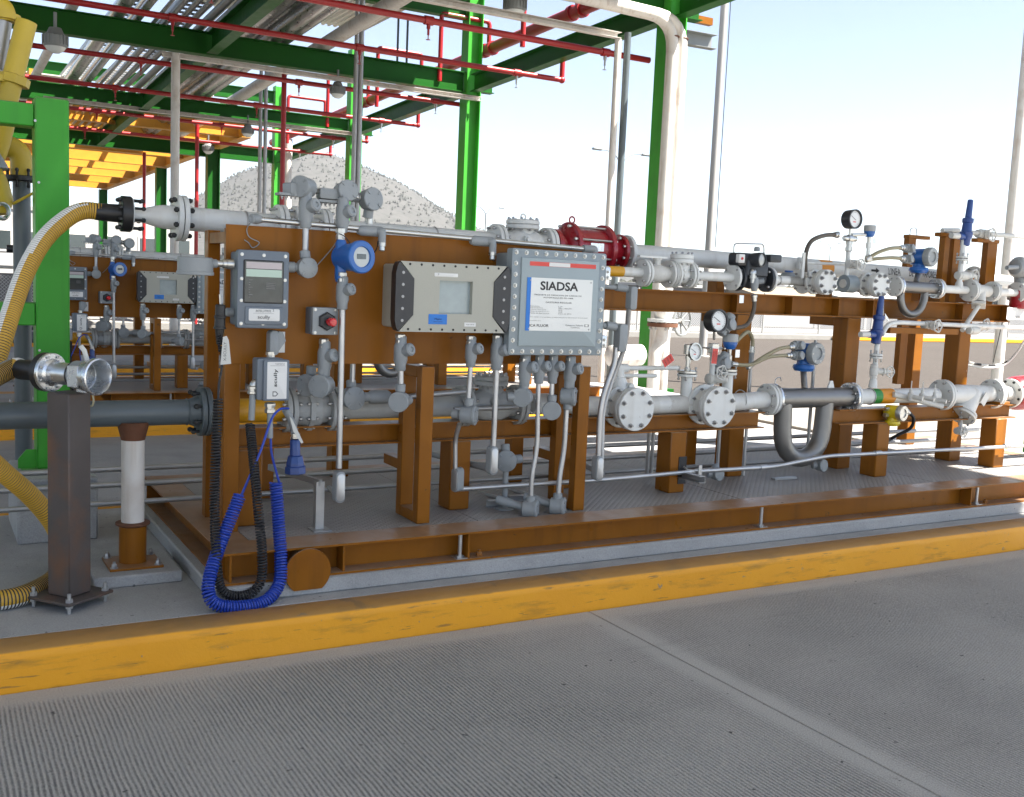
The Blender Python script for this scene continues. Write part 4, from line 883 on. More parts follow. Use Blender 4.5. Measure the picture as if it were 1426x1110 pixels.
part(t, 'neck', G().lathe(c-ZA*.08, -ZA, [(0, .06), (.05, .05), (.1, .05)], 16), M['greypaint']); part(t, 'yoke', G().lathe(c-ZA*.175, -ZA, [(0, .06), (.01, .07), (.12, .075), (.15, .06)], 18), M['redpaint'])
part(t, 'gland', G().cyl(c+V((-.11, -.03, 0)), c+V((-.24, -.03, -.01)), .018, n=10), M['greypaint'])
t = thing('white_cable', 'pair of white and black taped cables drooping at the right edge', 'cable', P(1400, 505, 5.2), sk=S)
pth = [P(1346, 508, 5.3), P(1370, 512, 5.25), P(1395, 510, 5.2), P(1413, 495, 5.15), P(1430, 468, 5.1), P(1450, 430, 5.1)]
part(t, 'strand', G().tube(smooth_path(pth, 8), .009, 8), M['paper']); part(t, 'strand', G().tube(smooth_path([p+V((.02, 0, .02)) for p in pth], 8), .009, 8, mf=lambda i, k: (i//3) % 2), [M['paper'], M['rubber']])
single('hanging_wire', G().tube([P(1396, 448, 5.3), P(1383, 505, 5.3)], .0035, 6), M['rubber'], 'thin black wire hanging from the upper beam at the right', 'wire', sk=S)
t = thing('paper_notice', 'white printed notice taped at the right end of the upper beam', 'notice', P(1415, 437, 5.2), sk=S)
a0, a1 = P(1403, 428, 5.2), P(1440, 446, 5.2); part(t, 'sheet', G().box(a0.x, 5.199, a1.z, a1.x, 5.201, a0.z), M['label']); text(t, 'C', V((a0.x+.05, 5.197, a0.z-.04)), XA, ZA, .03, M['inkgrey']); text(t, '12 Feb. 20', V((a0.x+.16, 5.197, a0.z-.075)), XA, ZA, .02, M['ink'], .12)
# ------------------------------------------------------------------ vapour line (axis YU)
def W_(px, py): return P(px, py, YU)
v0, v9 = W_(252, 304), W_(1330, 388); dv = (v9-v0).normalized()
def VX(px): # point on the vapour axis at photo column px
    c = P(px, 340, YU); k = (c.x-v0.x)/(v9.x-v0.x); return v0+(v9-v0)*k
rv = .0615
t = thing('vapour_line', 'long white vapour pipe with black bolted flanges above the panel', 'pipe', VX(700), sk=S)
seg(t, VX(256), VX(690), rv); 
pair(t, VX(251), dv, .118, .024, 8, .013, bm=M['blackbolt'])
c = VX(251); L = (VX(240)-VX(186)).length
g = G().lathe(VX(184), dv, [(0, .038), (.05, .038), (.07, .042), (.13, .058), (.16, rv), ((VX(246)-VX(184)).length, rv)], 24); part(t, 'reducer', g, M['white'])
flange(t, VX(181), dv, .085, .02, 0, mat=M['white'])
for px in(341, 604):
    part(t, 'pipe_strap', G().ring(VX(px), dv, rv+.002, .0045, 24, 6), M['galvpipe'])
for px in(389, 413, 449):
    pair(t, VX(px), dv, .114, .024, 8, .009, bm=M['bolt'])
seg(t, VX(762), VX(768), .07, 'redpaint', 'red_collar')
seg(t, VX(876), VX(1139), rv); seg(t, VX(1139), VX(1156), rv+.001, 'bandorange', 'orange_band'); seg(t, VX(1156), VX(1328), rv); seg(t, VX(1328), VX(1352), rv+.001, 'bandorange', 'orange_band'); seg(t, VX(1352), VX(1440), rv)
pair(t, VX(1362), dv, .114, .024, 8, .009)
for k, (s_, px, wd) in enumerate((('LINEA', 1240, .12), ('DE', 1264, .05), ('VAPORES', 1289, .15))):
    # stencilled along the pipe: bend the flat letters onto the tube
    o = text(t, s_, VX(px), dv, ZA, .055, M['ink'], wd*1.12, shear=.15)
    bm_ = bmesh.new(); bm_.from_mesh(o.data); bmesh.ops.triangulate(bm_, faces=bm_.faces); bmesh.ops.subdivide_edges(bm_, edges=bm_.edges, cuts=3, use_grid_fill=True); bm_.to_mesh(o.data); bm_.free()
    for q in o.data.vertices:
        a = math.radians(14)+q.co.z/rv; x = q.co.dot(dv)
        q.co = dv*x+V((0, -math.cos(a), math.sin(a)))*(rv+.0015)
g = G(); pts_ = [(-.05, .008), (.0, .008), (.0, .022), (.04, 0), (.0, -.022), (.0, -.008), (-.05, -.008)]
g.prism(pts_, (0, 0, 0), dv, ZA, YA*.0001); o = part(t, 'flow_arrow', g, M['ink']); o.location = VX(1213)-WL[t.name]+V((0, -rv-.0012, -.012))
t = check_valve('white check valve with round bolted bonnet above the panel', VX(727), 'white', .0615, .36, .116, bon=.105, h=.145)
# red flame arrester
t = thing('flame_arrester', 'dark red flame arrester with tie rods on the vapour line', 'flame arrester', VX(820), sk=S); rp_ = M['redpaint']
def at_(px): return (VX(px)-VX(768)).length
g = G().lathe(VX(768), dv, [(0, .115), (.03, .115), (.032, .075), (.07, .08), (at_(788), .145)], 28); part(t, 'inlet_cone', g, rp_)
g = G().lathe(VX(788), dv, [(0, .16), (.003, .165), (.026, .165), (.03, .13), (at_(835)-at_(788), .13)], 32); bd = part(t, 'element_housing', g, rp_)
g = G().lathe(VX(835), dv, [(0, .16), (.003, .165), (.03, .165), (.034, .12), (at_(852)-at_(835), .085), (at_(862)-at_(835), .08)], 32); part(t, 'outlet_cone', g, rp_)
flange(t, VX(862), dv, .116, .026, 8, .010, rp_, M['steel'], bl=.10, off=.02); flange(t, VX(872), dv, .116, .026, 0, mat=M['white'])
u, v, d = frame(dv)
for k in range(8):
    a = 2*math.pi*(k+.5)/8; e = (u*math.cos(a)+v*math.sin(a))*.148; L = at_(843)-at_(783); bolt(bd, VX(813)+e, dv, .011, L, M['steel'])
part(t, 'lifting_eye', G().ring(VX(795)+ZA*.18, YA, .02, .006, 14, 6), rp_)
part(t, 'name_plate', G().obox(VX(816)+V((0, -.131, .015)), .05, .002, .025, XA, YA, ZA), M['alu'])
# hose end nozzle: black flange and sleeve
t = thing('hose_nozzle', 'black hose sleeve with bolted black flange on the vapour pipe', 'hose fitting', VX(165), sk=S)
flange(t, VX(175), dv, .09, .05, 8, .011, M['black'], M['blackbolt'], bl=.13, off=.02); part(t, 'sleeve', G().lathe(VX(132), dv, [(0, .036), (.004, .042), (.05, .044), ((VX(168)-VX(132)).length, .046), ((VX(171)-VX(132)).length, .07)], 20), M['black'])
# ------------------------------------------------------------------ boxes on the instrument panel
F = -YA
def rect(px0, py0, px1, py1, Y):          # centre and size on a plane facing the lane
    a, b = P(px0, py0, Y), P(px1, py1, Y); return V(((a.x+b.x)/2, Y, (a.z+b.z)/2)), abs(b.x-a.x), abs(a.z-b.z)
# overfill monitor with window
t = thing('overfill_monitor', 'slate grey wall box with glass window and white name label', 'control box', P(366, 460, 4.8), sk=S)
c, W, H = rect(331, 347, 401, 458, 4.70); H *= 1.0
part(t, 'back_box', G().rbox((c.x, 4.849, c.z), XA, ZA, F, W*.93, H*.95, .115, .012, .003), M['slate'])
lid = part(t, 'lid', G().rbox((c.x, 4.733, c.z), XA, ZA, F, W, H, .036, .012, .006), M['slate'])
for sx, sz in((-1, 1), (0, 1), (1, 1), (-1, .3), (1, .3), (-1, -.33), (1, -.33), (-1, -1), (0, -1), (1, -1)):
    screw(lid, (c.x+sx*W*.42, 4.6968, c.z+sz*H*.44), F, .006, .004)
wz = c.z+H*.10; ww, wh = W*.73, H*.52
part(lid, 'window_frame', G().rbox((c.x, 4.698, wz), XA, ZA, F, ww+.012, wh+.012, .006, .008, .003), M['black'])
part(lid, 'window', G().box(c.x-ww/2, 4.690, wz-wh/2, c.x+ww/2, 4.6915, wz+wh/2), M['darkglass'])
part(lid, 'upper_strip', G().box(c.x-ww*.47, 4.6888, wz+wh*.32, c.x+ww*.47, 4.6898, wz+wh*.48), M['pinkgrey'])
part(lid, 'display_strip', G().box(c.x-ww*.47, 4.6888, wz+wh*.12, c.x+ww*.47, 4.6898, wz+wh*.30), M['mint'])
g = G()
for k in range(8): g.box(c.x-ww*.40, 4.689, wz+wh*(.03-.06*k), c.x-ww*(.36 if k % 3 else .30), 4.6897, wz+wh*(.045-.06*k))
for k in range(4): g.box(c.x+ww*.06, 4.689, wz-wh*(.02+.045*k), c.x+ww*.30, 4.6897, wz-wh*(.035+.045*k))
part(lid, 'status_print', g, M['inkgrey'])
lz = c.z-H*.335; part(lid, 'label_boss', G().rbox((c.x+.004, 4.698, lz), XA, ZA, F, W*.74, H*.23, .008, .008, .004), M['slate'])
lb = part(lid, 'name_label', G().rbox((c.x+.004, 4.6905, lz+.004), XA, ZA, F, W*.60, H*.155, .0012, .006, .0004), M['label'])
text(lb, 'INTELLITROL', V((c.x, 4.6890, lz+.022)), XA, ZA, .0105, M['ink'], W*.30, shear=.1); text(lb, '2', V((c.x+W*.19, 4.6890, lz+.026)), XA, ZA, .010, M['ink'])
text(lb, 'scully', V((c.x+.002, 4.6890, lz-.008)), XA, ZA, .021, M['inkgrey'], W*.24, bold=.01)
part(lb, 'rule', G().box(c.x-W*.2, 4.6886, lz+.0105, c.x+W*.2, 4.6889, lz+.0115), M['inkgrey'])
part(t, 'side_plug', G().lathe((c.x-W*.47, 4.79, c.z-H*.31), -XA, [(0, .02), (.03, .02), (.033, .017), (.033, 0)], 12), M['greypaint'])
# display computer
t = thing('display_computer', 'beige flow computer with black end caps, screen and blue tape', 'control box', P(630, 465, 4.75), sk=S)
c, W, H = rect(555, 365, 705, 470, 4.62); c.z = (P(630, 367, 4.62).z+P(630, 463, 4.62).z)/2; H = P(630, 367, 4.62).z-P(630, 463, 4.62).z
part(t, 'back_box', G().rbox((c.x, 4.849, c.z), XA, ZA, F, W*.94, H*.92, .19, .015, .003), M['beige'])
w2, h2 = W/2, H/2; k = W*.14
poly = [(-w2+.015, -h2), (w2-.015, -h2), (w2-.008, -h2+.012), (w2-k, -h2+H*.22), (w2-k, h2-H*.22), (w2-.008, h2-.012), (w2-.015, h2), (-w2+.015, h2), (-w2+.008, h2-.012), (-w2+k, h2-H*.22), (-w2+k, -h2+H*.22), (-w2+.008, -h2+.012)]
# bezel with window cut out, built as ring of quads around the screen
sx0, sx1, sz0, sz1 = -w2+W*.365, -w2+W*.665, -h2+H*.27, h2-H*.25
g = G(); g.prism([(-w2+.012, -h2), (w2-.012, -h2), (w2-k, -h2+H*.24), (w2-k, sz0), (-w2+k, sz0), (-w2+k, -h2+H*.24)], (c.x, 4.66, c.z), XA, ZA, F*.04)
g.prism([(-w2+.012, h2), (-w2+k, h2-H*.24), (-w2+k, sz1), (w2-k, sz1), (w2-k, h2-H*.24), (w2-.012, h2)][::-1], (c.x, 4.66, c.z), XA, ZA, F*.04)
g.prism([(-w2+k, sz0), (sx0, sz0), (sx0, sz1), (-w2+k, sz1)], (c.x, 4.66, c.z), XA, ZA, F*.04); g.prism([(sx1, sz0), (w2-k, sz0), (w2-k, sz1), (sx1, sz1)], (c.x, 4.66, c.z), XA, ZA, F*.04)
bz = part(t, 'bezel', g, M['beige'])
for s_ in(-1, 1):
    g = G().prism([(s_*(w2-.006), -h2+.004), (s_*(w2-k+.001), -h2+H*.24), (s_*(w2-k+.001), h2-H*.24), (s_*(w2-.006), h2-.004), (s_*(w2+.004), h2-.02), (s_*(w2+.012), h2-H*.17), (s_*(w2+.012), -h2+H*.17), (s_*(w2+.004), -h2+.02)], (c.x, 4.672, c.z), XA, ZA, F*.056)
    ec = part(t, 'end_cap', g, M['blackplastic'])
    for q in range(5): screw(ec, (c.x+s_*(w2-.026), 4.6155, c.z-h2+H*(.16+.17*q)), F, .0055, .003, M['bolt'])
for q in range(9):
    for s_ in(-1, 1): screw(bz, (c.x-w2+W*(.10+.1*q), 4.6195, c.z+s_*(h2-.013)), F, .0045, .002, M['blackbolt'])
sc_ = part(t, 'screen', G().box(c.x+sx0-.002, 4.648, c.z+sz0-.002, c.x+sx1+.002, 4.65, c.z+sz1+.002), M['lcd'])
part(t, 'maker_plate', G().rbox((c.x-W*.08, 4.6198, c.z+h2*.66), XA, ZA, F, W*.21, .018, .0012, .004, .0004), M['label'])
text(t, 'T', V((c.x-W*.15, 4.6184, c.z+h2*.66)), XA, ZA, .010, M['ink'], shear=.4)
part(t, 'blue_tape', G().box(c.x-w2+W*.275, 4.6185, c.z-h2*.77, c.x-w2+W*.44, 4.6196, c.z-h2*.48), M['bluetape'])
text(t, 'Magna', V((c.x-w2+W*.357, 4.6183, c.z-h2*.62)), XA, ZA, .012, M['inkblue'], .04, shear=.3); part(t, 'pen_line', G().box(c.x-w2+W*.32, 4.6179, c.z-h2*.70, c.x-w2+W*.40, 4.6183, c.z-h2*.69), M['inkblue'])
part(t, 'tag_label', G().box(c.x-w2+W*.60, 4.6185, c.z-h2*.82, c.x-w2+W*.705, 4.6196, c.z-h2*.70), M['label']); text(t, 'FQI-100 B', V((c.x-w2+W*.652, 4.6183, c.z-h2*.76)), XA, ZA, .006, M['ink'], .045)
# large bolted junction box
t = thing('junction_box', 'large grey bolted steel junction box with metal name plate', 'junction box', P(775, 497, 4.75), sk=S)
c, W, H = rect(715, 346, 839, 497, 4.62); c.z = (P(777, 349, 4.62).z+P(777, 495, 4.62).z)/2; H = P(777, 349, 4.62).z-P(777, 495, 4.62).z
part(t, 'back_box', G().rbox((c.x, 4.849, c.z), XA, ZA, F, W*.9, H*.92, .165, .015, .003), M['boxgrey'])
part(t, 'box_flange', G().rbox((c.x, 4.683, c.z), XA, ZA, F, W, H, .026, .012, .004), M['boxgrey'])
lid = part(t, 'cover', G().rbox((c.x, 4.6560, c.z), XA, ZA, F, W, H, .028, .012, .005), M['boxgrey'])
part(lid, 'raised_panel', G().rbox((c.x, 4.6285, c.z+.002), XA, ZA, F, W*.82, H*.83, .012, .004, .004), M['doorgrey'])
for q in range(10):
    for s_ in(-1, 1): hexbolt(lid, (c.x-W*.46+W*.92*q/9, 4.628, c.z+s_*H*.463), F, .0085, .009, M['steel'])
for q in range(1, 9):
    for s_ in(-1, 1): hexbolt(lid, (c.x+s_*W*.46, 4.628, c.z-H*.463+H*.926*q/9), F, .0085, .009, M['steel'])
for sz in(.27, -.40):
    hg = part(t, 'hinge', G().rbox((c.x+W*.52, 4.66, c.z+H*sz+.02), XA, ZA, F, .03, .07, .035, .006, .003), M['alu']); hexbolt(hg, (c.x+W*.515, 4.6245, c.z+H*sz+.03), F, .007, .008, M['steel']); hexbolt(hg, (c.x+W*.515, 4.6245, c.z+H*sz-.0), F, .007, .008, M['steel'])
fy = 4.6162
st = part(lid, 'warning_strip', G().box(c.x-W*.33, fy-.001, c.z+H*.345, c.x+W*.37, fy, c.z+H*.385), M['warnred'])
part(st, 'strip_text', G().box(c.x-W*.13, fy-.0016, c.z+H*.347, c.x+W*.09, fy-.0012, c.z+H*.383), M['label'])
px0, px1, pz0, pz1 = c.x-W*.345, c.x+W*.345, c.z-H*.265, c.z+H*.235
pl = part(lid, 'name_plate', G().box(px0, fy-.0015, pz0, px1, fy, pz1), M['plate'])
part(pl, 'blue_edge', G().box(px0-.004, fy-.0026, pz0, px0+W*.035, fy-.0018, pz1), M['bluetape'])
pw, ph_ = px1-px0, pz1-pz0
def pt(s, fx, fz, h, w, al='CENTER', mt='ink', b=0): text(pl, s, V((px0+pw*fx, fy-.0012, pz0+ph_*fz)), XA, ZA, h, M[mt], w, align=al, bold=b)
pt('SIADSA', .48, .855, .046, pw*.58, b=.025)
pt('PAQUETE DE MEDICION DE CARGA DE', .47, .68, .0085, pw*.72); pt('AUTOTANQUES PM-100E', .47, .63, .0085, pw*.46); pt('GASOLINA REGULAR', .48, .545, .0085, pw*.40)
for k_, (a_, b_) in enumerate((('Servicio', 'LP'), ('Flujo normal (l/min)', '1500 a 1900 LPM'), ('Presion max. trabajo (kg/cm2)', '10.5'), ('Temp. de operacion (C)', '10-38'), ('Fecha de fabricacion', 'Enero de 2014'))):
    pt(a_, .05, .465-.033*k_, .0062, pw*(.14+.05*min(k_, 3)), 'LEFT', 'inkgrey'); pt(b_, .48, .465-.033*k_, .0062, pw*(.06 if k_ in(0, 2, 3) else .2), 'LEFT', 'inkgrey')
pt('Este equipo es propiedad y no debe moverse sin autorizacion de la terminal', .5, .26, .006, pw*.88, mt='inkgrey'); pt('Instalado por', .05, .19, .0055, pw*.17, 'LEFT', 'inkgrey')
pt('ICA FLUOR', .05, .10, .014, pw*.29, 'LEFT', b=.012); pt('Gobierno Federal', .60, .115, .0085, pw*.27, 'LEFT', 'inkgrey'); pt('TERMINAL', .68, .07, .0055, pw*.15, 'LEFT', 'inkgrey')
part(pl, 'emblem', G().box(px0+pw*.90, fy-.0022, pz0+ph_*.09, px0+pw*.965, fy-.0018, pz0+ph_*.14), M['inkgrey']); part(pl, 'emblem_inset', G().box(px0+pw*.91, fy-.0027, pz0+ph_*.098, px0+pw*.95, fy-.0023, pz0+ph_*.135), M['plate'])
for sx in(.04, .97):
    for sz in(.04, .95): screw(pl, (px0+pw*sx, fy-.0016, pz0+ph_*sz), F, .0035, .002, M['bolt'])
# red push button station
t = thing('push_button_station', 'small dark grey box with one red button on the board', 'push button', P(455, 470, 4.8), sk=S); c, W, H = rect(437, 428, 472, 467, 4.74)
part(t, 'box', G().rbox((c.x-.004, 4.849, c.z), XA, ZA, F, W*.98, H*.98, .075, .006, .003), M['slate']); cv = part(t, 'cover', G().rbox((c.x, 4.773, c.z), XA, ZA, F, W, H, .02, .006, .003), M['greypaint'])
for sx in(-1, 1):
    for sz in(-1, 1): screw(cv, (c.x+sx*W*.4, 4.7528, c.z+sz*H*.42), F, .006, .005)
part(t, 'guard', G().lathe((c.x+.005, 4.7525, c.z), F, [(0, .045), (.01, .045), (.016, .038), (.016, .02)], 6, ph=.5), M['blackplastic'])
part(t, 'button', G().lathe((c.x+.008, 4.74, c.z), V((.25, -1, -.05)), [(0, .012), (.02, .014), (.022, .021), (.046, .02), (.05, .015), (.05, 0)], 18), M['btnred'])
# blue display transmitter
t = thing('display_transmitter', 'bright blue round transmitter with glass face on the board', 'transmitter', P(497, 380, 4.7), sk=S); c = P(500, 358, 4.63); n = V((.28, -1, .03)).normalized(); u, v, d = frame(n)
part(t, 'housing', G().lathe(c, n, [(-.14, .05), (-.135, .062), (-.05, .066), (-.02, .07), (.0, .07)], 28), M['blue'])
rg = part(t, 'threaded_ring', G().lathe(c, n, [(.0, .072), (.003, .077), (.022, .077), (.026, .072), (.026, .05), (.018, .047)], 28), M['blue']); part(rg, 'glass', G().lathe(c+n*.017, n, [(0, .0475), (.001, .047), (.0011, 0)], 24), M['lens']); part(rg, 'lcd', G().obox(c+n*.0195+ZA*.002, .026, .012, .0005, u, v, n), M['darkglass'])
part(t, 'conduit_hub', G().lathe(P(475, 340, 4.73), -ZA, [(-.02, .021), (0, .027), (.16, .027), (.18, .021)], 14), M['blue'])
# small labelled box with gland (ground monitor)
t = thing('plug_box', 'narrow slate box with tall white label hanging below the monitor', 'control box', P(383, 560, 4.7), sk=S); c, W, H = rect(367, 501, 402, 558, 4.66)
part(t, 'body', G().rbox((c.x-.022, 4.75, c.z+.004), XA, ZA, F, W*1.05, H, .08, .01, .003), M['slate']); part(t, 'cover', G().rbox((c.x, 4.685, c.z), XA, ZA, F, W, H, .03, .008, .005), M['slate'])
lb = part(t, 'name_label', G().rbox((c.x+.002, 4.6555, c.z), XA, ZA, F, W*.76, H*.90, .0012, .004, .0004), M['label'])
text(lb, 'scully', V((c.x-.004, 4.6538, c.z+.012)), ZA, -XA, .021, M['ink'], .082, bold=.012)
part(lb, 'shield_emblem', G().prism([(-.012, .012), (.012, .012), (.012, -.004), (0, -.015), (-.012, -.004)], (c.x-.006, 4.6540, c.z-.062), ZA, -XA, F*.0006), M['inkgrey']); part(lb, 'shield_inset', G().prism([(-.007, .008), (.007, .008), (.007, -.002), (0, -.009), (-.007, -.002)], (c.x-.006, 4.6533, c.z-.062), ZA, -XA, F*.0004), M['label'])
part(lb, 'rule', G().box(c.x-.03, 4.6536, c.z+.067, c.x+.038, 4.6540, c.z+.0685), M['inkgrey']); text(lb, 'THERMISTOR', V((c.x+.014, 4.6538, c.z+.076)), XA, ZA, .007, M['inkgrey'], .045)
for k_ in range(4): part(lb, 'fine_print', G().box(c.x+.004, 4.6536, c.z+.056-.006*k_, c.x+.040, 4.6540, c.z+.0585-.006*k_), M['plate'])
# ------------------------------------------------------------------ conduit network of the panel
GP, GV = M['greypaint'], M['galv']
def hub(parent, c, d, R=.045, L=.055, stubs=(), name='outlet_box'):   # round cast outlet box, lid facing d, with stub bosses
    c = V(c); d = V(d).normalized(); g = G().lathe(c, d, [(-L*.6, R*.6), (-L*.5, R*.9), (L*.35, R), (L*.36, R*.96), (L*.38, R*1.03), (L*.55, R*1.03), (L*.6, R*.96), (L*.6, 0)], 20)
    u_, v_, _ = frame(d)
    for k_ in range(4):
        a_ = math.pi*(k_+.5)/2; g.obox(c+(u_*math.cos(a_)+v_*math.sin(a_))*R*.78+d*L*.62, R*.16, R*.07, R*.06, u_*math.cos(a_)+v_*math.sin(a_), v_*math.cos(a_)-u_*math.sin(a_), d)
    for s_ in stubs:
        s_ = V(s_); n_ = s_.normalized(); g.lathe(c, n_, [(0, .018), (s_.length*.55, .02), (s_.length*.6, .025), (s_.length, .025), (s_.length+.003, .02)], 12)
    return part(parent, name, g, GP)
def seal(parent, c, s=1.0, up=ZA, name='seal_fitting'):                # sealing fitting with angled plug
    c = V(c); g = G().lathe(c, up, [(-.075*s, .02*s), (-.07*s, .024*s), (-.05*s, .024*s), (-.03*s, .03*s), (.03*s, .03*s), (.05*s, .024*s), (.07*s, .024*s), (.075*s, .02*s)], 14)
    o = part(parent, name, g, GP); n = V((.4, -.85, .25)); part(o, 'plug', G().lathe(c+V((.01, -.01, .01))*s, n, [(0, .026*s), (.04*s, .028*s), (.046*s, .022*s), (.046*s, .012*s), (.04*s, .01*s)], 14), GP); return o
def union(parent, c, s=1.0, L=.05): part(parent, 'union', G().lathe(c, ZA, [(-L/2, .018*s), (-L/2+.004, .023*s), (-.006, .023*s), (-.005, .019*s), (.005, .019*s), (.006, .024*s), (L/2-.004, .024*s), (L/2, .018*s)], 8), M['steel'])
def lb(parent, c, d, w=.045, L=.13, up=ZA):                            # conduit body with oval cover plate
    c = V(c); part(parent, 'conduit_body', G().rbox(c-V(d)*.03, V(d).cross(up)*-1, up, d, w, L, .05, w*.45, .006, 5), GP); part(parent, 'cover_plate', G().rbox(c+V(d)*.0195, V(d).cross(up)*-1, up, d, w*.8, L*.86, .004, w*.38, .001, 5), M['galv'])
def run(parent, pts, r=.0135, mt='galv', bend=.07, name='tube'): part(parent, name, G().tube(pts, r, 12, bend=bend), M[mt])
# top horizontal conduit
t = thing('top_conduit', 'long silver conduit along the top edge of the brown board', 'conduit', P(520, 325, 4.80), sk=S)
run(t, [P(354, 305, 4.79), P(830, 348, 4.79)], .0125, 'steel')
part(t, 'end_fitting', G().lathe(P(357, 305, 4.79), V((-.8, -.5, 0)), [(-.03, .018), (.0, .024), (.03, .022), (.034, .014), (.03, .0)], 12), GP)
for px, py in((517, 322), (672, 336)):
    c = P(px, py, 4.79); g = G().lathe(c-XA*.07, XA, [(0, .018), (.02, .026), (.12, .026), (.14, .018)], 14); e = c+V((.045, -.03, 0)); g.tube([c+XA*.02, e, e-ZA*.055], .019, 12, bend=.03); f_ = part(t, 'tee_outlet', g, GP); part(f_, 'cable_gland', G().lathe(e-ZA*.05, -ZA, [(0, .016), (.003, .02), (.02, .02), (.021, .015), (.04, .016), (.045, .008)], 10), M['steel'])
part(t, 'end_elbow', G().tube([P(812, 346, 4.79), P(828, 347, 4.79), P(828, 352, 4.79)], .02, 12, bend=.03), GP)
# outlet boxes above the board
t = thing('outlet_box_stack', 'grey round outlet box with long grey body and riser above board', 'conduit', P(425, 370, 4.75), sk=S)
c = P(424, 261, 4.79); hub(t, c, V((-.75, -.65, 0)), .05, .08, [(0, 0, -.075)]); part(t, 'side_body', G().rbox(P(405, 264, 4.83), V((.9, .4, 0)).normalized(), ZA, V((.4, -.9, 0)).normalized(), .10, .055, .06, .01, .004), GP)
g = G().obox(P(402, 271, 4.80), .055, .035, .006); sp = part(t, 'side_lid', g, GP)
for k_ in range(4): hexbolt(sp, P(393+6*k_, 273, 4.78), -ZA, .006, .01, M['bolt'])
seal(t, P(426, 292, 4.77), 1.15); run(t, [P(426, 305, 4.77), P(425, 360, 4.77)], .015, 'galv'); c = P(426, 373, 4.73); hub(t, c, V((.12, -1, 0)), .047, .05, [(0, .02, .075), (-.085, .02, .0)]); part(t, 'nipple', G().cyl(P(413, 371, 4.75), P(400, 370, 4.75), .013, n=10), M['steel'])
t = thing('outlet_box_stack', 'grey outlet box with flat body above the blue round transmitter', 'conduit', P(477, 330, 4.75), sk=S)
c = P(480, 267, 4.82); hub(t, c, V((.05, -1, .1)), .05, .085, [(0, 0, -.075)]); part(t, 'side_body', G().rbox(P(457, 271, 4.85), XA, ZA, F, .12, .05, .06, .01, .004), GP); sp = part(t, 'side_lid', G().obox(P(457, 281, 4.82), .06, .035, .006), GP)
for k_ in range(4): hexbolt(sp, P(447+6*k_, 283, 4.80), -ZA, .006, .01, M['bolt'])
part(t, 'nipple', G().cyl(P(434, 264, 4.80), P(446, 268, 4.83), .013, n=10), M['steel']); seal(t, P(477, 300, 4.77), 1.1); union(t, P(474, 326, 4.75), 1.0, .06)
t = thing('outlet_box', 'grey round faced outlet box at the right end above the board', 'conduit', P(516, 290, 4.85), sk=S)
c = P(515, 278, 4.84); hub(t, c, V((.25, -1, .08)), .055, .06, [(0, .02, -.085), (-.09, .02, .01)]); part(t, 'nipple', G().cyl(P(496, 274, 4.84), P(503, 276, 4.84), .012, n=10), M['steel']); run(t, [P(514, 295, 4.86), P(514, 312, 4.86)], .018, 'steel', 0)
# long conduit below the blue transmitter
t = thing('long_drop_conduit', 'long silver conduit dropping from the blue transmitter to near deck', 'conduit', P(474, 690, 4.72), sk=S)
union(t, P(476, 386, 4.72), 1.05, .05); seal(t, P(477, 408, 4.72), 1.05); run(t, [P(477, 420, 4.72), P(472, 652, 4.72)], .015, 'galv', 0); lb(t, P(472.5, 678, 4.71), F, .05, .155)
run(t, [P(470, 690, 4.74), P(458, 679, 4.86)], .012, 'galv', 0); 
t2 = thing('conduit_stand', 'short galvanised channel stand on the deck beside the drop conduit', 'stand', PZ(445, 740, .3626), sk=S); c = PZ(445, 738, .3626); part(t2, 'upright', G().chan(c, c+ZA*.24, .042, .042, .003, up=XA), M['galvpipe']); part(t2, 'foot', G().box(c.x-.045, c.y-.05, .3628, c.x+.045, c.y+.05, .3685), M['galvpipe'])
part(t2, 'arm', G().bar(c+ZA*.235, c+V((-.12, .45, .24)), .02, .03), M['galvpipe'])
# seal drop below push button into outlet box
t = thing('button_conduit', 'grey conduit with outlet box hanging below the red button', 'conduit', P(452, 560, 4.78), sk=S)
union(t, P(451, 480, 4.78), 1.05, .06); seal(t, P(452, 500, 4.78), 1.15); c = P(449, 537, 4.78); hub(t, c, V((-.7, -.7, 0)), .055, .075, [(0, 0, .09)]); c2_ = P(433, 536, 4.87); hub(t, c2_, V((-.8, -.6, 0)), .055, .075, [(0, 0, .09)])
# monitor drop: conduit body, plate
t = thing('monitor_conduit', 'grey conduit body under the monitor with a pale plate behind', 'conduit', P(383, 495, 4.78), sk=S); c = P(380, 477, 4.77)
part(t, 'conduit_body', G().rbox(c+YA*.03, XA, ZA, F, .045, .115, .06, .018, .006), GP); part(t, 'cover_plate', G().prism([(0, -.04), (.035, .01), (.02, .05), (0, .055)], c+V((.02, -.01, 0)), XA, ZA, F*.015), GP); part(t, 'pale_plate', G().box(P(385, 462, 4.83).x, 4.829, P(390, 491, 4.83).z, P(397, 462, 4.83).x, 4.833, P(390, 462, 4.83).z), M['label']); union(t, P(377, 496, 4.76), 1.0, .05)
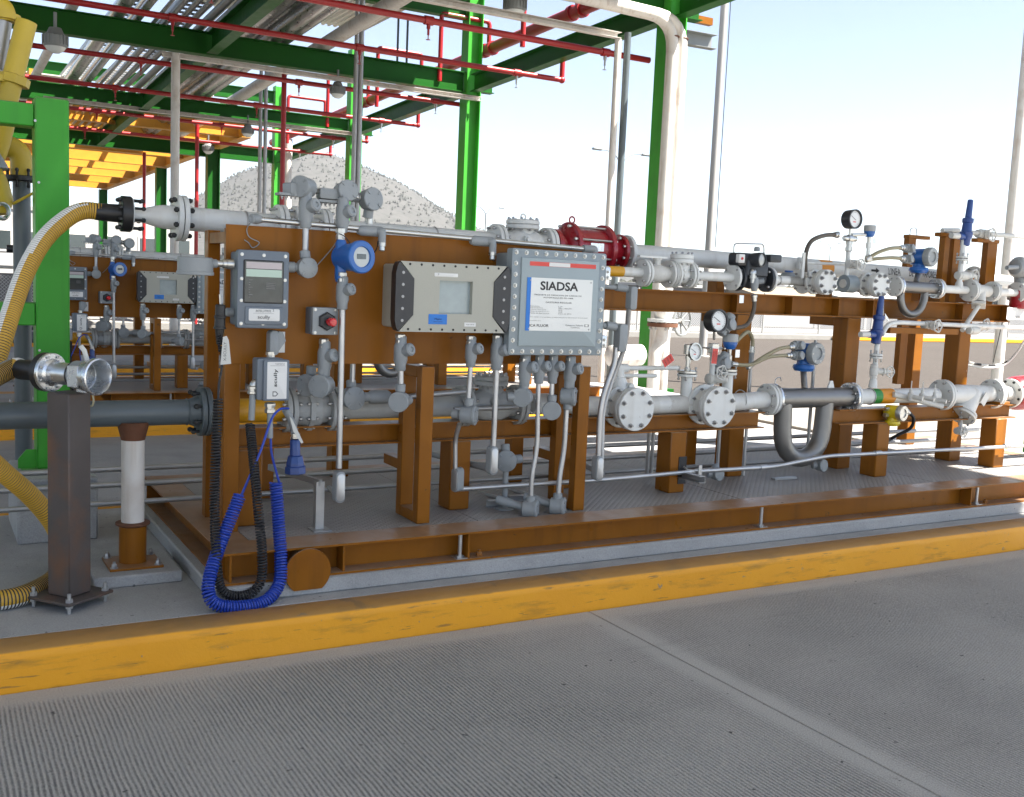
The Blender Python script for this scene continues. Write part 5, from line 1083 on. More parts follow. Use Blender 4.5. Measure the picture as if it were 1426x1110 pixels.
# glands and cables of the plug box
t = thing('cable_gland', 'steel elbow gland with grey sleeve left of the labelled box', 'cable gland', P(349, 575, 4.70), sk=S)
part(t, 'elbow', G().tube([P(361, 530, 4.71), P(353, 534, 4.70), P(352, 540, 4.70)], .017, 12, bend=.02), M['steel']); union(t, P(352, 543, 4.70), 1.1, .04); run(t, [P(352, 548, 4.70), P(350, 585, 4.70)], .015, 'greypaint', 0)
t = thing('cable_gland', 'steel gland with grey sleeve directly below the labelled box', 'cable gland', P(377, 590, 4.69), sk=S); union(t, P(376, 568, 4.69), 1.1, .05); run(t, [P(376, 574, 4.69), P(376, 610, 4.69)], .014, 'greypaint', 0)
t = thing('blue_plug', 'blue bell shaped plug on a bent grey hose beside the board', 'plug', P(413, 660, 4.72), sk=S)
run(t, smooth_path([P(397, 570, 4.68), P(404, 583, 4.70), P(409, 597, 4.72), P(410, 605, 4.72)]), .017, 'greypaint', 0, 'hose'); union(t, P(411, 607, 4.72), 1.0, .03)
part(t, 'bell', G().lathe(P(411, 612, 4.72), V((.03, 0, -1)), [(0, .022), (.005, .025), (.075, .026), (.08, .036), (.105, .042), (.11, .044), (.125, .044), (.13, .05), (.16, .052), (.165, .045), (.165, .03)], 8), M['darkblue'])
part(t, 'paper_tag', G().prism([(0, 0), (.012, -.01), (.07, -.125), (.06, -.13), (.02, -.07)], P(403, 580, 4.66), XA, ZA, F*.001), M['paper'])
# coiled cables
def helix(path, R, pitch, seg_=9):
    pts = [V(p) for p in path]; L = [0]
    for a, b in zip(pts, pts[1:]): L.append(L[-1]+(b-a).length)
    T = L[-1]; turns = T/pitch; N = int(turns*seg_); out = []; j = 0; u = None
    for i in range(N+1):
        s_ = T*i/N
        while j < len(L)-2 and L[j+1] < s_: j += 1
        k_ = (s_-L[j])/max(1e-9, L[j+1]-L[j]); p = pts[j].lerp(pts[j+1], k_); d = (pts[min(j+2, len(pts)-1)]-pts[max(j-1, 0)]).normalized()
        if u is None: u, _, _ = frame(d)
        u = (u-d*u.dot(d)).normalized(); v = d.cross(u); a = 2*math.pi*i/seg_; out.append(p+(u*math.cos(a)+v*math.sin(a))*R)
    return out
t = thing('blue_coiled_cable', 'blue coiled cable hanging in a loop down to the kerb', 'cable', P(340, 845, 4.45), sk=S)
part(t, 'coil', G().tube(helix(smooth_path([P(334, 690, 4.52), P(322, 720, 4.50), P(308, 755, 4.47), P(294, 795, 4.40), P(290, 825, 4.36), P(302, 842, 4.345), P(335, 845, 4.34), P(368, 838, 4.36), P(388, 815, 4.40), P(391, 780, 4.44), P(388, 730, 4.50), P(384, 672, 4.55)], 6), .0245, .0128), .0056, 6), M['bluecable'])
part(t, 'straight_lead', G().tube(smooth_path([P(402, 569, 4.66), P(390, 570, 4.63), P(378, 584, 4.6), P(364, 625, 4.56), P(347, 665, 4.53), P(336, 690, 4.52)]), .0056, 8), M['bluecable']); part(t, 'straight_lead', G().tube(smooth_path([P(377, 610, 4.69), P(378, 630, 4.66), P(384, 655, 4.6), P(389, 672, 4.56)]), .0056, 8), M['bluecable'])
t = thing('black_coiled_cable', 'black coiled cable hanging in a loop beside the blue one', 'cable', P(320, 830, 4.5), sk=S)
part(t, 'coil', G().tube(helix(smooth_path([P(306, 465, 4.70), P(308, 490, 4.68)], 4), .010, .011), .004, 5), M['rubber'])
part(t, 'coil', G().tube(helix(smooth_path([P(304, 555, 4.60), P(301, 620, 4.56), P(299, 700, 4.53), P(301, 770, 4.43), P(306, 815, 4.41), P(320, 829, 4.41), P(345, 828, 4.41), P(363, 810, 4.41), P(365, 770, 4.41), P(361, 725, 4.42), P(355, 660, 4.52), P(349, 600, 4.67), P(348, 590, 4.69)], 6), .0185, .0135), .0048, 6), M['rubber'])
part(t, 'straight_lead', G().tube(smooth_path([P(308, 488, 4.68), P(309, 510, 4.66), P(305, 535, 4.63), P(304, 556, 4.60)]), .0052, 8), M['rubber'])
part(t, 'plug', G().lathe(P(307, 424, 4.72), V((-.02, 0, -1)), [(0, .016), (.004, .022), (.05, .022), (.052, .026), (.06, .026), (.062, .023), (.10, .024), (.102, .027), (.11, .027), (.112, .02), (.15, .016), (.18, .012)], 14), M['black']); part(t, 'plug_pin', G().cyl(P(306, 410, 4.72), P(307, 425, 4.72), .004, n=6), M['steel'])
t = thing('paper_tag', 'white handwritten tag hanging on the black coiled cable', 'tag', P(313, 490, 4.66), sk=S); c = P(314, 488, 4.655)
part(t, 'card', G().prism([(-.022, -.065), (.026, -.06), (.014, .045), (.004, .065), (-.012, .06)], c, XA, ZA, F*.001), M['paper']); text(t, 'X-SCULLY', c+V((-.003, -.0005, -.005)), ZA, -XA, .012, M['ink'], .085)
# side box left of monitor
t = thing('side_outlet_box', 'pale grey rounded outlet box sticking out left of the monitor', 'outlet box', P(275, 380, 4.74), sk=S); c = P(275, 367, 4.72)
part(t, 'body', G().lathe(P(272, 358, 4.74), -ZA, [(0, .07), (.004, .076), (.062, .077), (.066, .081), (.078, .081), (.08, .07)], 24), M['greypaint']); part(t, 'boss', G().cyl(P(283, 367, 4.74), P(301, 367, 4.75), .02, n=14), M['greypaint']); part(t, 'nipple', G().lathe(P(300, 367, 4.75), XA, [(0, .016), (.03, .016), (.031, .021), (.05, .021), (.051, .024), (.08, .024)], 10), M['steel'])
for k_ in range(3): hexbolt(t, P(266+6*k_, 381, 4.70), -ZA, .006, .012, M['bolt'])
# drops below display and junction box
def drop(label, top, sealp, pts, boxc=None, boxd=None, sc=1.0, mt='galv', body=None, extra=()):
    t = thing('drop_conduit', label, 'conduit', P(*pts[-1]), sk=S); union(t, P(*top), 1.1*sc, .05); seal(t, P(*sealp), 1.15*sc); run(t, [P(*q) for q in pts], .0145*sc, mt, .12)
    if boxc: hub(t, P(*boxc), boxd, .05, .07, [V(e) for e in extra])
    if body: lb(t, P(*body), F, .048, .15)
    return t
YD = 4.70
drop('silver conduit into round outlet box at the left end of the display', (557, 472, YD), (558, 492, YD), [(558, 505, YD), (558, 545, YD)], (557, 559, YD), V((-.6, -.8, 0)), extra=((0, 0, .085), (.07, .05, 0)))
drop('silver conduit from the middle of the display into a round box', (655, 474, YD), (656, 490, YD), [(656, 500, YD), (652, 560, YD)], (652, 578, YD), V((.75, -.66, 0)), .9, extra=((0, 0, .085), (-.06, .06, 0)))
drop('silver conduit from the display ending in an oval cover body', (692, 473, YD), (692, 492, YD), [(692, 505, YD), (687, 622, YD)], body=(686, 641, YD-.01))
drop('silver conduit under the junction box into an upper round box', (730, 505, YD), (731, 516, YD), [(730, 525, YD), (729, 540, YD)], (729, 553, YD), V((-.7, -.7, 0)), extra=((0, 0, .08), (-.08, .03, 0)))
t = drop('silver conduit bending down to the left floor box', (751, 503, YD), (751, 514, YD), [(750, 522, YD), (748, 625, YD), (740, 665, YD), (739, 702, YD)], (738, 709, YD), V((.75, -.66, 0)), .9, extra=((0, 0, .07), (-.12, .15, .03)))
drop('silver conduit into the lower round box between the floor drops', (770, 503, YD), (770, 514, YD), [(769, 522, YD), (768, 555, YD)], (768, 571, YD), V((-.5, -.85, 0)), .9, extra=((0, 0, .08),))
t = drop('silver conduit through a round box bending to the right floor box', (794, 504, YD), (794, 518, YD), [(793, 528, YD), (791, 548, YD)], (791, 552, YD), V((.75, -.66, 0)), extra=((0, 0, .08), (0, 0, -.07)))
run(t, [P(789, 565, YD), P(786, 625, YD), P(779, 665, YD), P(777, 700, YD)], .014, 'galv', .12); hub(t, P(776, 705, YD), V((.75, -.66, 0)), .052, .07, [V((0, 0, .07)), V((-.12, .15, .03))])
# conduits at the right side of the junction box
t = thing('side_conduit', 'upper grey conduit leaving the right side of the junction box', 'conduit', P(872, 420, 4.72), sk=S)
run(t, [P(841, 399, 4.75), P(874, 402, 4.75)], .013, 'greypaint', 0); part(t, 'elbow_body', G().rbox(P(876, 415, 4.76), XA, ZA, F, .045, .13, .05, .015, .005), GP); part(t, 'hub', G().cyl(P(858, 400, 4.75), P(873, 402, 4.75), .02, n=12), GP); run(t, [P(876, 428, 4.74), P(873, 465, 4.78), P(868, 490, 4.82), P(852, 530, 4.84), P(839, 570, 4.82), P(838, 640, 4.8)], .0145, 'galvpipe', .15)
t = thing('side_conduit', 'lower grey conduit with square elbow right of the junction box', 'conduit', P(850, 660, 4.7), sk=S)
run(t, [P(838, 453, 4.71), P(852, 455, 4.71)], .017, 'greypaint', 0); part(t, 'elbow_body', G().rbox(P(860, 470, 4.74), XA, ZA, F, .055, .155, .06, .014, .005), GP); part(t, 'hub', G().cyl(P(843, 453, 4.71), P(857, 455, 4.71), .024, n=12), GP); run(t, [P(858, 484, 4.71), P(856, 505, 4.71), P(836, 560, 4.71), P(833, 638, 4.71)], .0155, 'galv', .2); lb(t, P(833, 652, 4.70), F, .05, .14)
t = thing('front_conduit', 'long silver conduit crossing in front of the brown columns', 'conduit', P(960, 657, 4.86), sk=S)
run(t, [P(640, 681, 4.86), P(840, 668, 4.88), P(960, 657, 4.90), P(1078, 650, 4.90), P(1152, 635, 4.90), P(1480, 618, 4.90)], .0135, 'galv', .1); lb(t, P(636, 668, 4.84), V((-.9, -.4, 0)).normalized(), .05, .13)
for px, py in((662, 679), (1063, 651), (1222, 631), (1402, 621)): c = P(px, py, 4.9); part(t, 'coupling', G().cyl(c-V((.03, 0, 0)), c+V((.03, 0, .002)), .0175, n=12), M['galv'])
run(t, [P(634, 655, 4.84), P(634, 610, 4.84), P(640, 590, 4.80)], .0125, 'galv', .05)
t = thing('conduit_bracket', 'dark strut bracket clamping the front conduit to a brown column', 'bracket', P(948, 655, 4.94), sk=S)
c = P(946, 655, 4.955); part(t, 'plate', G().box(c.x-.01, 4.95, c.z-.085, c.x+.05, 4.9555, c.z+.085), M['rubber']); part(t, 'strut', G().chan(P(950, 660, 4.95), P(982, 668, 4.72), .041, .041, .003), M['galvpipe']); part(t, 'clamp', G().box(P(975, 652, 4.87).x-.012, 4.868, P(975, 662, 4.87).z, P(975, 652, 4.87).x+.014, 4.873, P(975, 648, 4.87).z), M['galv']); part(t, 'rod', G().tube([P(952, 650, 4.94), P(958, 655, 4.90), P(976, 655, 4.87)], .006, 8, bend=.03), M['galv'])
# rear horizontal conduits
for i, (pa, pb, Y, r, lab) in enumerate((((560, 553), (652, 545), 4.90, .015, 'silver conduit passing behind the panel leg below the display'), ((632, 570), (720, 567), 4.92, .013, 'thin silver conduit joining the round boxes below the display'), ((300, 660), (1060, 600), 5.75, .016, 'upper grey conduit running along the back of the skid'), ((300, 672), (1060, 622), 5.70, .016, 'middle grey conduit running along the back of the skid'), ((300, 690), (1060, 645), 5.5, .014, 'lower grey conduit running along the skid deck'))):
    a, b = P(*pa, Y), P(*pb, Y)
    if i >= 2: z = (a.z+b.z)/2 if i != 2 else (a.z+b.z)/2; a = V((a.x-4.5, Y, z)); b = V((8.3, Y, z))
    single('back_conduit', G().tube([a, b], r, 10), M['galvpipe'], lab, 'conduit', sk=S)
for i, (px, py, lab) in enumerate(((500, 568, 'grey round outlet box facing the lane below the button'), (705, 640, 'grey round outlet box above the deck behind the panel leg'))):
    t = thing('outlet_box', lab, 'outlet box', P(px, py, 4.86), sk=S); c = P(490 if i == 0 else 705, 554 if i == 0 else 641, 4.9); hub(t, c, V((.1, -1, 0)) if i == 0 else V((-.5, -.8, 0)), .058, .06, [V((0, .02, .085)), V((.10, .02, 0))]); 
    if i == 0: run(t, [c+ZA*.08, c+ZA*.3], .013, 'galv', 0); part(t, 'tee_body', G().lathe(c+V((.09, .02, 0)), XA, [(0, .02), (.02, .035), (.11, .035), (.13, .02)], 14), GP)
    else: run(t, [c-ZA*.05, V((c.x, c.y, .37))], .016, 'greypaint', 0); part(t, 'floor_flange', G().lathe((c.x, c.y, .3628), ZA, [(0, .055), (.006, .055), (.01, .02)], 16), GP)
for i, (pa, pb, lab) in enumerate((((600, 632), (690, 655), 'thick grey conduit slanting to the oval body under the display'), ((655, 683), (738, 706), 'grey conduit lying on the deck to the left floor box'), ((700, 678), (776, 702), 'grey conduit lying on the deck to the right floor box'), ((800, 640), (838, 660), 'thick grey conduit slanting into the right oval body'))):
    Ya, Yb = ((5.45, 4.78), (5.5, 4.72), (5.5, 4.72), (5.4, 4.75))[i]
    single('slanting_conduit', G().tube([P(*pa, Ya), P(*pb, Yb)], .018 if i in(0, 3) else .014, 10), M['greypaint'] if i in(0, 3) else M['galvpipe'], lab, 'conduit', sk=S)
for i, (px, py) in enumerate(((690, 705), (718, 698))):
    c = PZ(px, py, .3626); t = thing('strut_offcut', ('short steel strut piece on the deck left of the floor boxes', 'short steel strut piece on the deck nearer the right floor box')[i], 'strut', c, sk=S); part(t, 'channel', G().chan(c+V((-.06, 0, .021)), c+V((.06, -.01, .021)), .041, .041, .003), M['galvpipe'])
for i, (px, py, Y) in enumerate(((998, 660, 5.1), (1143, 648, 5.1), (1090, 650, 5.1))):
    c = P(px, py, Y); t = thing('deck_outlet', ('grey round conduit outlet at the deck below the farther cover valve', 'grey round conduit outlet behind the silver loop', 'small steel strap under the silver loop')[i], 'conduit fitting', c, sk=S)
    if i < 2: hub(t, c, V((.1, -1, .1)), .042, .05, [V((0, .02, .06)), V((-.06, .02, 0))])
    else: part(t, 'strap', G().box(c.x-.08, Y-.02, .3628, c.x+.12, Y+.02, .376), M['galvpipe'])

for pts_, lab in(([(352, 306, 4.78), (344, 318, 4.83), (347, 330, 4.835), (361, 338, 4.83), (352, 345, 4.84), (346, 338, 4.835), (340, 334, 4.84)], 'thin grey loose wire curling on the board above the monitor'), ([(526, 336, 4.75), (525, 345, 4.78), (520, 354, 4.82), (519, 362, 4.84)], 'short black wire hanging from the left conduit outlet'), ([(681, 352, 4.75), (684, 360, 4.78), (690, 364, 4.82)], 'short dark wire hanging from the right conduit outlet'), ([(467, 324, 4.76), (478, 328, 4.72), (486, 337, 4.74), (487, 343, 4.76)], 'black wire bent behind the top of the blue round transmitter'), ([(441, 370, 4.80), (452, 358, 4.82), (463, 345, 4.80), (470, 335, 4.78)], 'grey wire slanting from the outlet box to the blue transmitter')):
    single('loose_wire', G().tube(smooth_path([P(*q) for q in pts_], 6), .0026, 6), M['rubber'] if 'black' in lab or 'dark' in lab else M['greypaint'], lab, 'wire', sk=S)
# ------------------------------------------------------------------ left foreground: post with coupling, hose, green portal, loading arms
q0 = PZ(97, 838, .16); yaw_ = math.atan2(.79, .61)
du = V((.61, -.79, 0)).normalized(); dw = V((.79, .61, 0)).normalized()
t = thing('coupling_post', 'weathered dark square steel post holding the open hose coupling', 'post', (q0.x, q0.y, .155))
zt = P(97, 546, q0.y).z
part(t, 'tube', G().obox((q0.x, q0.y, (.200+zt)/2), .062, .062, (zt-.200)/2, du, dw, ZA, ch=.006), M['rustpost'])
bp = part(t, 'base_plate', G().obox((q0.x, q0.y, .194), .125, .125, .006, du, dw, ZA, ch=.002), M['rustpost'])
for a in(-1, 1):
    for b in(-1, 1):
        p = V((q0.x, q0.y, .151))+du*a*.10+dw*b*.10
        part(bp, 'anchor_bolt', G().cyl(p, p+ZA*.085, .008, n=8).lathe(p+ZA*.049, ZA, [(0, .016), (.014, .016)], 6).lathe(p+ZA*.024, ZA, [(0, .016), (.012, .016)], 6), M['galv'])
t = thing('hose_coupling', 'open aluminium cam lock hose coupling resting on the dark post', 'hose coupling', (q0.x, q0.y, zt))
c = V((q0.x, q0.y, P(97, 521, q0.y).z)); al = M['alu']
fl = flange(t, c-du*.125, du, .083, .03, 8, .007, M['black'], bl=.01); fl = flange(t, c-du*.10, du, .083, .018, 8, .006, al, M['steel'], bl=.045)
part(t, 'barrel', G().lathe(c-du*.10, du, [(0, .06), (.012, .058), (.02, .047), (.125, .047), (.126, .052), (.13, .052)], 28), al)
part(t, 'seal_band', G().lathe(c+du*.028, du, [(0, .055), (.006, .057), (.012, .055)], 28), M['black'])
part(t, 'collar', G().lathe(c+du*.04, du, [(0, .055), (.003, .06), (.05, .061), (.052, .055)], 28), M['greypaint'])
g = G().lathe(c+du*.092, du, [(0, .061), (.01, .066), (.045, .068), (.05, .077), (.06, .079), (.07, .077), (.073, .071), (.06, .064), (.0, .058), (-.04, .052), (-.04, .0)], 32); sk_ = part(t, 'socket', g, al)
g = G().lathe(c+du*.056, du, [(0, .03), (.012, .03), (.014, .022), (.02, .01), (.02, 0)], 20)
for k in range(3):
    a = 2*math.pi*k/3; u, v, d = frame(du); e = u*math.cos(a)+v*math.sin(a); g.bar(c+du*.06, c+du*.06+e*.055, .008, .006)
part(t, 'poppet', g, M['bolt'])
for s_ in(1, -1):
    e = (ZA*s_*.95-dw*.3).normalized(); part(t, 'cam_lever', G().obox(c+du*.085-dw*.062*(1 if s_ > 0 else .2)+ZA*s_*(.0 if s_ > 0 else .06), .03, .004, .045 if s_ > 0 else .012, du, dw, ZA, ch=.003), al)
part(t, 'cam_ring', G().tube([c+du*.10+ZA*.066, c+du*.095+ZA*.105-dw*.01, c+du*.085+ZA*.125-dw*.02], .010, 8), M['paper'])
part(t, 'pull_string', G().tube(smooth_path([c+du*.13-ZA*.075, c+du*.135-ZA*.10, c+du*.13-ZA*.12, c+du*.12-ZA*.125]), .0045, 6), M['flex'])
hs = c-du*.145
part(t, 'hose_sleeve', G().lathe(hs, -du, [(0, .046), (.06, .044), (.13, .044), (.135, .04)], 20), M['black'])
# hose
def hose_path():
    e0 = VX(133); s1 = hs-du*.12
    pts = [e0+dv*.03, e0-dv*.05, P(95, 303, 5.57), P(62, 333, 5.5), P(36, 378, 5.4), P(17, 430, 5.3), P(2, 478, 5.2), P(-28, 575, 5.1), P(-62, 690, 5.0), P(-85, 790, 4.85), V((P(-40, 838, 4.72).x, 4.72, .20)), PZ(0, 836, .195), PZ(40, 826, .195), PZ(78, 806, .195)+YA*.03, PZ(92, 780, .24)+YA*.1, P(76, 732, 5.06), P(44, 692, 5.0), P(2, 655, 4.92), P(-38, 615, 4.82), P(-52, 572, 4.78), P(-30, 540, 4.76), s1-du*.06, s1]
    return smooth_path(pts, 14)
raw = hose_path(); pts = [raw[0]]; acc = 0; step = .0042
for a, b in zip(raw, raw[1:]):
    L = (b-a).length; k = step-acc
    while k <= L: pts.append(a.lerp(b, k/L)); k += step
    acc = (acc+L) % step
N = len(pts)
def wsec(i, k):
    if i % 3 == 0: return 2  # rib valleys painted dark to stand for the shade between ribs
    a0 = int(2+9*i/N); wd = min(7, max(0, (i/N-.015)*110))
    return 1 if (k-a0) % 20 < wd else 0
g = G().tube(pts, .042, 20, rf=lambda i: .0405 if i % 3 == 0 else .043, mf=wsec)
single('corrugated_hose', g, [M['hoseyellow'], M['hosewhite'], M['hosedark']], 'yellow corrugated hose with white stripe looping to the ground', 'hose')
# green portal
GR = M['green']
t = thing('green_portal', 'bright green steel portal frame at the left on a concrete block', 'frame', (.62, 6.08, .52))
zt = P(70, 136, 6.0).z; part(t, 'column', G().box(.535, 6.0, .505, .70, 6.17, zt, ch=.008), GR)
for y0, y1 in((141, 173), (421, 453)):
    part(t, 'arm', G().box(-3.2, 6.02, P(20, y1, 6.02).z, .534, 6.15, P(20, y0, 6.02).z, ch=.006), GR)
part(t, 'base_plate', G().box(.46, 5.93, .492, .77, 6.25, .506, ch=.003), GR); part(t, 'gusset', G().prism([(0, 0), (-.09, 0), (-.09, .05), (-.05, .10), (0, .10)], (.535, 6.04, .5062), XA, ZA, YA*.012), GR)
part(t, 'pedestal', G().box(.42, 5.78, .149, .81, 6.4, .492, ch=.01), M['plinthc'])
for k, (px, py) in enumerate(((49, 168), (54, 254), (55, 488), (58, 500))): screw(t, P(px, py, 5.999), F, .005, .003, M['galv'])
# loading arms
AY = M['armyellow']
t = thing('yellow_loading_pipe', 'leaning yellow loading arm pipe with clamp behind the green portal', 'loading arm', P(12, 140, 6.5))
a, b = P(37, 30, 6.5), P(8, 150, 6.5); part(t, 'pipe', G().cyl(a, b, .055, n=24), AY); c = P(20, 112, 6.5); d = (b-a).normalized(); part(t, 'clamp', G().lathe(c-d*.025, d, [(0, .075), (.003, .08), (.047, .08), (.05, .075)], 8), AY); part(t, 'clamp_bar', G().obox(c-V((.07, .02, 0)), .11, .03, .02, ch=.004), AY)
part(t, 'elbow', G().tube([b, b+d*.35, b+d*.5+XA*-.3], .066, 18, bend=.15), AY)
t = thing('silver_loading_pipe', 'silver loading arm pipe with yellow elbow in the top left corner', 'loading arm', P(3, 110, 6.6))
part(t, 'pipe', G().cyl(P(4, 30, 6.6), P(-10, 118, 6.6), .048, n=20), M['galvpipe']); part(t, 'elbow', G().tube([P(6, 30, 6.6), P(6, 12, 6.6), P(-20, -2, 6.6)], .058, 18, bend=.12), AY); part(t, 'elbow_flange', G().lathe(P(7, 28, 6.6), P(7, 20, 6.6)-P(7, 28, 6.6), [(0, .08), (.03, .08)], 20), AY)
part(t, 'grey_hub', G().lathe(P(-8, 108, 6.6), XA, [(0, .06), (.12, .05), (.14, .03)], 16), M['whitecast'])
t = thing('loading_riser', 'grey riser pipe with black flange and yellow elbow left of portal', 'pipe', P(33, 500, 6.7))
fc = P(30, 249, 6.7); part(t, 'riser', G().cyl((fc.x, 6.7, .15), fc, .048, n=20), M['bluegrey']); flange(t, fc, ZA, .095, .03, 8, .011, M['black'], M['blackbolt'], bl=.11); part(t, 'elbow', G().tube([fc+ZA*.016, fc+ZA*.17, fc+V((-.30, 0, .20))], .06, 20, bend=.14), AY)
part(t, 'upper_elbow', G().tube([fc+V((-.30, 0, .20)), fc+V((-.42, 0, .22)), fc+V((-.44, 0, .8))], .05, 16, bend=.1), AY)
t = thing('swivel_joint', 'yellow swivel joint with rod handle and steel ring at left edge', 'swivel joint', P(10, 300, 6.4)); c = P(-8, 268, 6.4); d = V((.15, -.1, -1)).normalized()
part(t, 'body', G().lathe(c-d*.12, d, [(0, .06), (.05, .075), (.11, .085), (.17, .088), (.24, .06)], 24), AY); part(t, 'grey_cap', G().lathe(c-d*.24, d, [(0, .05), (.10, .09), (.12, .09)], 20), M['greypaint']); part(t, 'handle', G().cyl(P(18, 284, 6.38), P(52, 266, 6.3), .008, n=8), AY); part(t, 'ring', G().ring(P(3, 294, 6.3), V((.5, -.8, 0)), .04, .012, 20, 8), al)
# ------------------------------------------------------------------ the same skid again on the next island
def copy_tree(o, parent, off, suffix=None):
    c = o.copy(); COL.objects.link(c)
    if parent is None:
        c.location = o.location+off; c['label'] = (o['label']+' '+suffix if len(o['label'].split()) < 13 else ' '.join(o['label'].split()[:12])+' '+suffix) if suffix else o['label']
    else: c.parent = parent
    for ch in o.children: copy_tree(ch, c, off)
    return c
def proj(p):
    d = V(p)-EYE; z = d.dot(CF); return 713+FPX*d.dot(CR)/z, 555+FPX*d.dot(CD)/z
BIG = {'valve', 'pipe', 'skid', 'panel', 'control box', 'junction box', 'flow meter', 'flame arrester', 'pipe support', 'strainer', 'transmitter', 'hose fitting', 'push button'}
OFF = V((DX2, PER, DZ2))
for o in list(ALL):
    x, y = proj(o.location+OFF)
    if x < 300 or (o['category'] in BIG and x < 760) or o['category'] in('skid', 'panel', 'pipe'):
        copy_tree(o, None, OFF, 'on the second skid')
# ------------------------------------------------------------------ pipe rack and roof over the lanes
XC = 10.9; ROWS = [14.2+PER*k for k in range(-1, 4)]; ZB = 5.83
RK = M['rackgreen']
NM = ('first', 'second', 'third', 'fourth', 'fifth')
t = thing('pipe_rack', 'dark green steel pipe rack with columns and cross beams over the lanes', 'pipe rack', (XC, 14.2, 0))
XL = -6.0
def zr(Y): return -.03*(Y-21.45)                            # the rack falls gently towards the far end
for i, Y in enumerate(ROWS):
    ZB = 5.83+zr(Y)
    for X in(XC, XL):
        part(t, 'column', G().hbeam((X, Y, -.25), (X, Y, 8.0), .36, .34, .022, .016, up=XA), M['green'])  # brighter green than the beams: sunlight on the columns painted in
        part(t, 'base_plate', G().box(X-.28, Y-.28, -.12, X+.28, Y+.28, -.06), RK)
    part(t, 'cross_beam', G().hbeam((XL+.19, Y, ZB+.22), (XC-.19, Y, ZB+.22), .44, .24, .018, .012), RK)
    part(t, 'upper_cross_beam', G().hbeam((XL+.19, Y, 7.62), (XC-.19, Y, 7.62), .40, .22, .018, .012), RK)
    for X in(-1.5, P(292, 72, 21.45).x, XC):
        if i < len(ROWS)-1: part(t, 'long_beam', G().hbeam((X, Y+.19, ZB+.20), (X, Y+PER-.19, ZB+.20-.03*PER), .38, .22, .018, .012), RK)
    if 0 < i < 4: part(t, 'beam_stub', G().hbeam((XC+.19, Y, ZB+.24), (XC+.55, Y, ZB+.24), .36, .22, .018, .012), RK)
# roof sheet: corrugated steel above the loading lanes
def corrugated(name, x0, x1, y0, y1, z, label):
    t = thing(name, label, 'roof', ((x0+x1)/2, (y0+y1)/2, z)); n = int((x1-x0)/.9)
    for k in range(n):
        a = x0+(x1-x0)*k/n; b = x0+(x1-x0)*(k+1)/n; g = G(); vs = []; fs = []; m_ = 6
        prof = []
        for j in range(m_):
            w_ = (b-a)/m_; xx = a+w_*j; prof += [(xx, 0), (xx+w_*.35, 0), (xx+w_*.5, .05), (xx+w_*.85, .05)]
        prof.append((b, 0))
        for (xx, zz) in prof: vs += [(xx, y0, z+zz), (xx, y1, z+zz)]
        for j in range(len(prof)-1): fs.append((2*j, 2*j+2, 2*j+3, 2*j+1))
        g.add(vs, fs); part(t, 'roof_sheet', g, M['roofpaint'], smooth=0)
    return t
ZR = 8.25; XR = 6.83+SUN.x/SUN.z*(ZR-.365)
corrugated('lane_roof', -9, 3.6, -2.4, 22.5, ZR, 'corrugated grey steel roof sheets over the near loading lane')
corrugated('lane_roof', 3.602, XR, -2.4, 27.5, ZR, 'corrugated grey steel roof sheets beside the column line')
# pipes along the rack
def rackpipe(i, px, py, z, r, mt, lab, y0=7.5, y1=36.5):
    X = PZ(px, py, z).x
    single('rack_pipe', G().cyl((X, y0, z+zr(y0)), (X, y1, z+zr(y1)), r, n=20), M[mt], lab, 'pipe', 'pipes lying along the rack')
ZB = 5.83; zp = ZB+.44
for i, (px, py, r, mt, lab) in enumerate(((112, 81, .14, 'silverfoil', 'thick silver clad pipe on the rack, leftmost of the visible ones'), (138, 84, .075, 'silverfoil', 'thin silver clad pipe beside the thick leftmost rack pipe'), (155, 90, .035, 'galvpipe', 'thin grey rack tube, first right of the thin silver pipe'), (167, 91, .035, 'galvpipe', 'thin grey rack tube, second right of the thin silver pipe'), (179, 93, .035, 'galvpipe', 'thin grey rack tube, third right of the thin silver pipe'), (191, 95, .035, 'galvpipe', 'thin grey rack tube, fourth right of the thin silver pipe'), (203, 100, .07, 'galvpipe', 'grey rack pipe next to the inner green beam'), (232, 92, .10, 'silverfoil', 'silver rack pipe just left of the inner green beam'), (290, 108, .16, 'silverfoil', 'wide silver rack pipe right of the inner green beam'), (322, 100, .11, 'silverfoil', 'medium silver rack pipe beside the wide one'), (372, 108, .09, 'oldwhite', 'pale rack pipe standing alone against the sky'), (60, 75, .10, 'oldwhite', 'pale rack pipe above the yellow loading arm'))):
    rackpipe(i, px, py, zp+r, r, mt, lab)
for i, (px, py, r, z, lab) in enumerate(((352, 30, .19, zp+.55, 'large silver rack pipe crossing above the inner beam'), (392, 22, .13, zp+.5, 'silver rack pipe right of the large upper one'), (500, 36, .13, zp+.13, 'pale grey rack pipe rising to the upper right'), (215, 42, .07, zp+.5, 'grey upper rack pipe left of the large silver one, fifth away'), (238, 38, .05, zp+.5, 'grey upper rack tube left of the large silver one, fourth away'), (258, 36, .05, zp+.5, 'grey upper rack tube left of the large silver one, third away'), (282, 32, .09, zp+.55, 'silver upper rack pipe second left of the large one'), (316, 28, .06, zp+.5, 'thin upper rack pipe directly left of the large silver one'), (160, 48, .08, zp+.5, 'upper rack pipe above the four thin grey tubes'))):
    rackpipe(i, px, py, z, r, ('silverfoil', 'silverfoil', 'oldwhite', 'galvpipe', 'galvpipe', 'galvpipe', 'silverfoil', 'galvpipe', 'silverfoil')[i], lab)
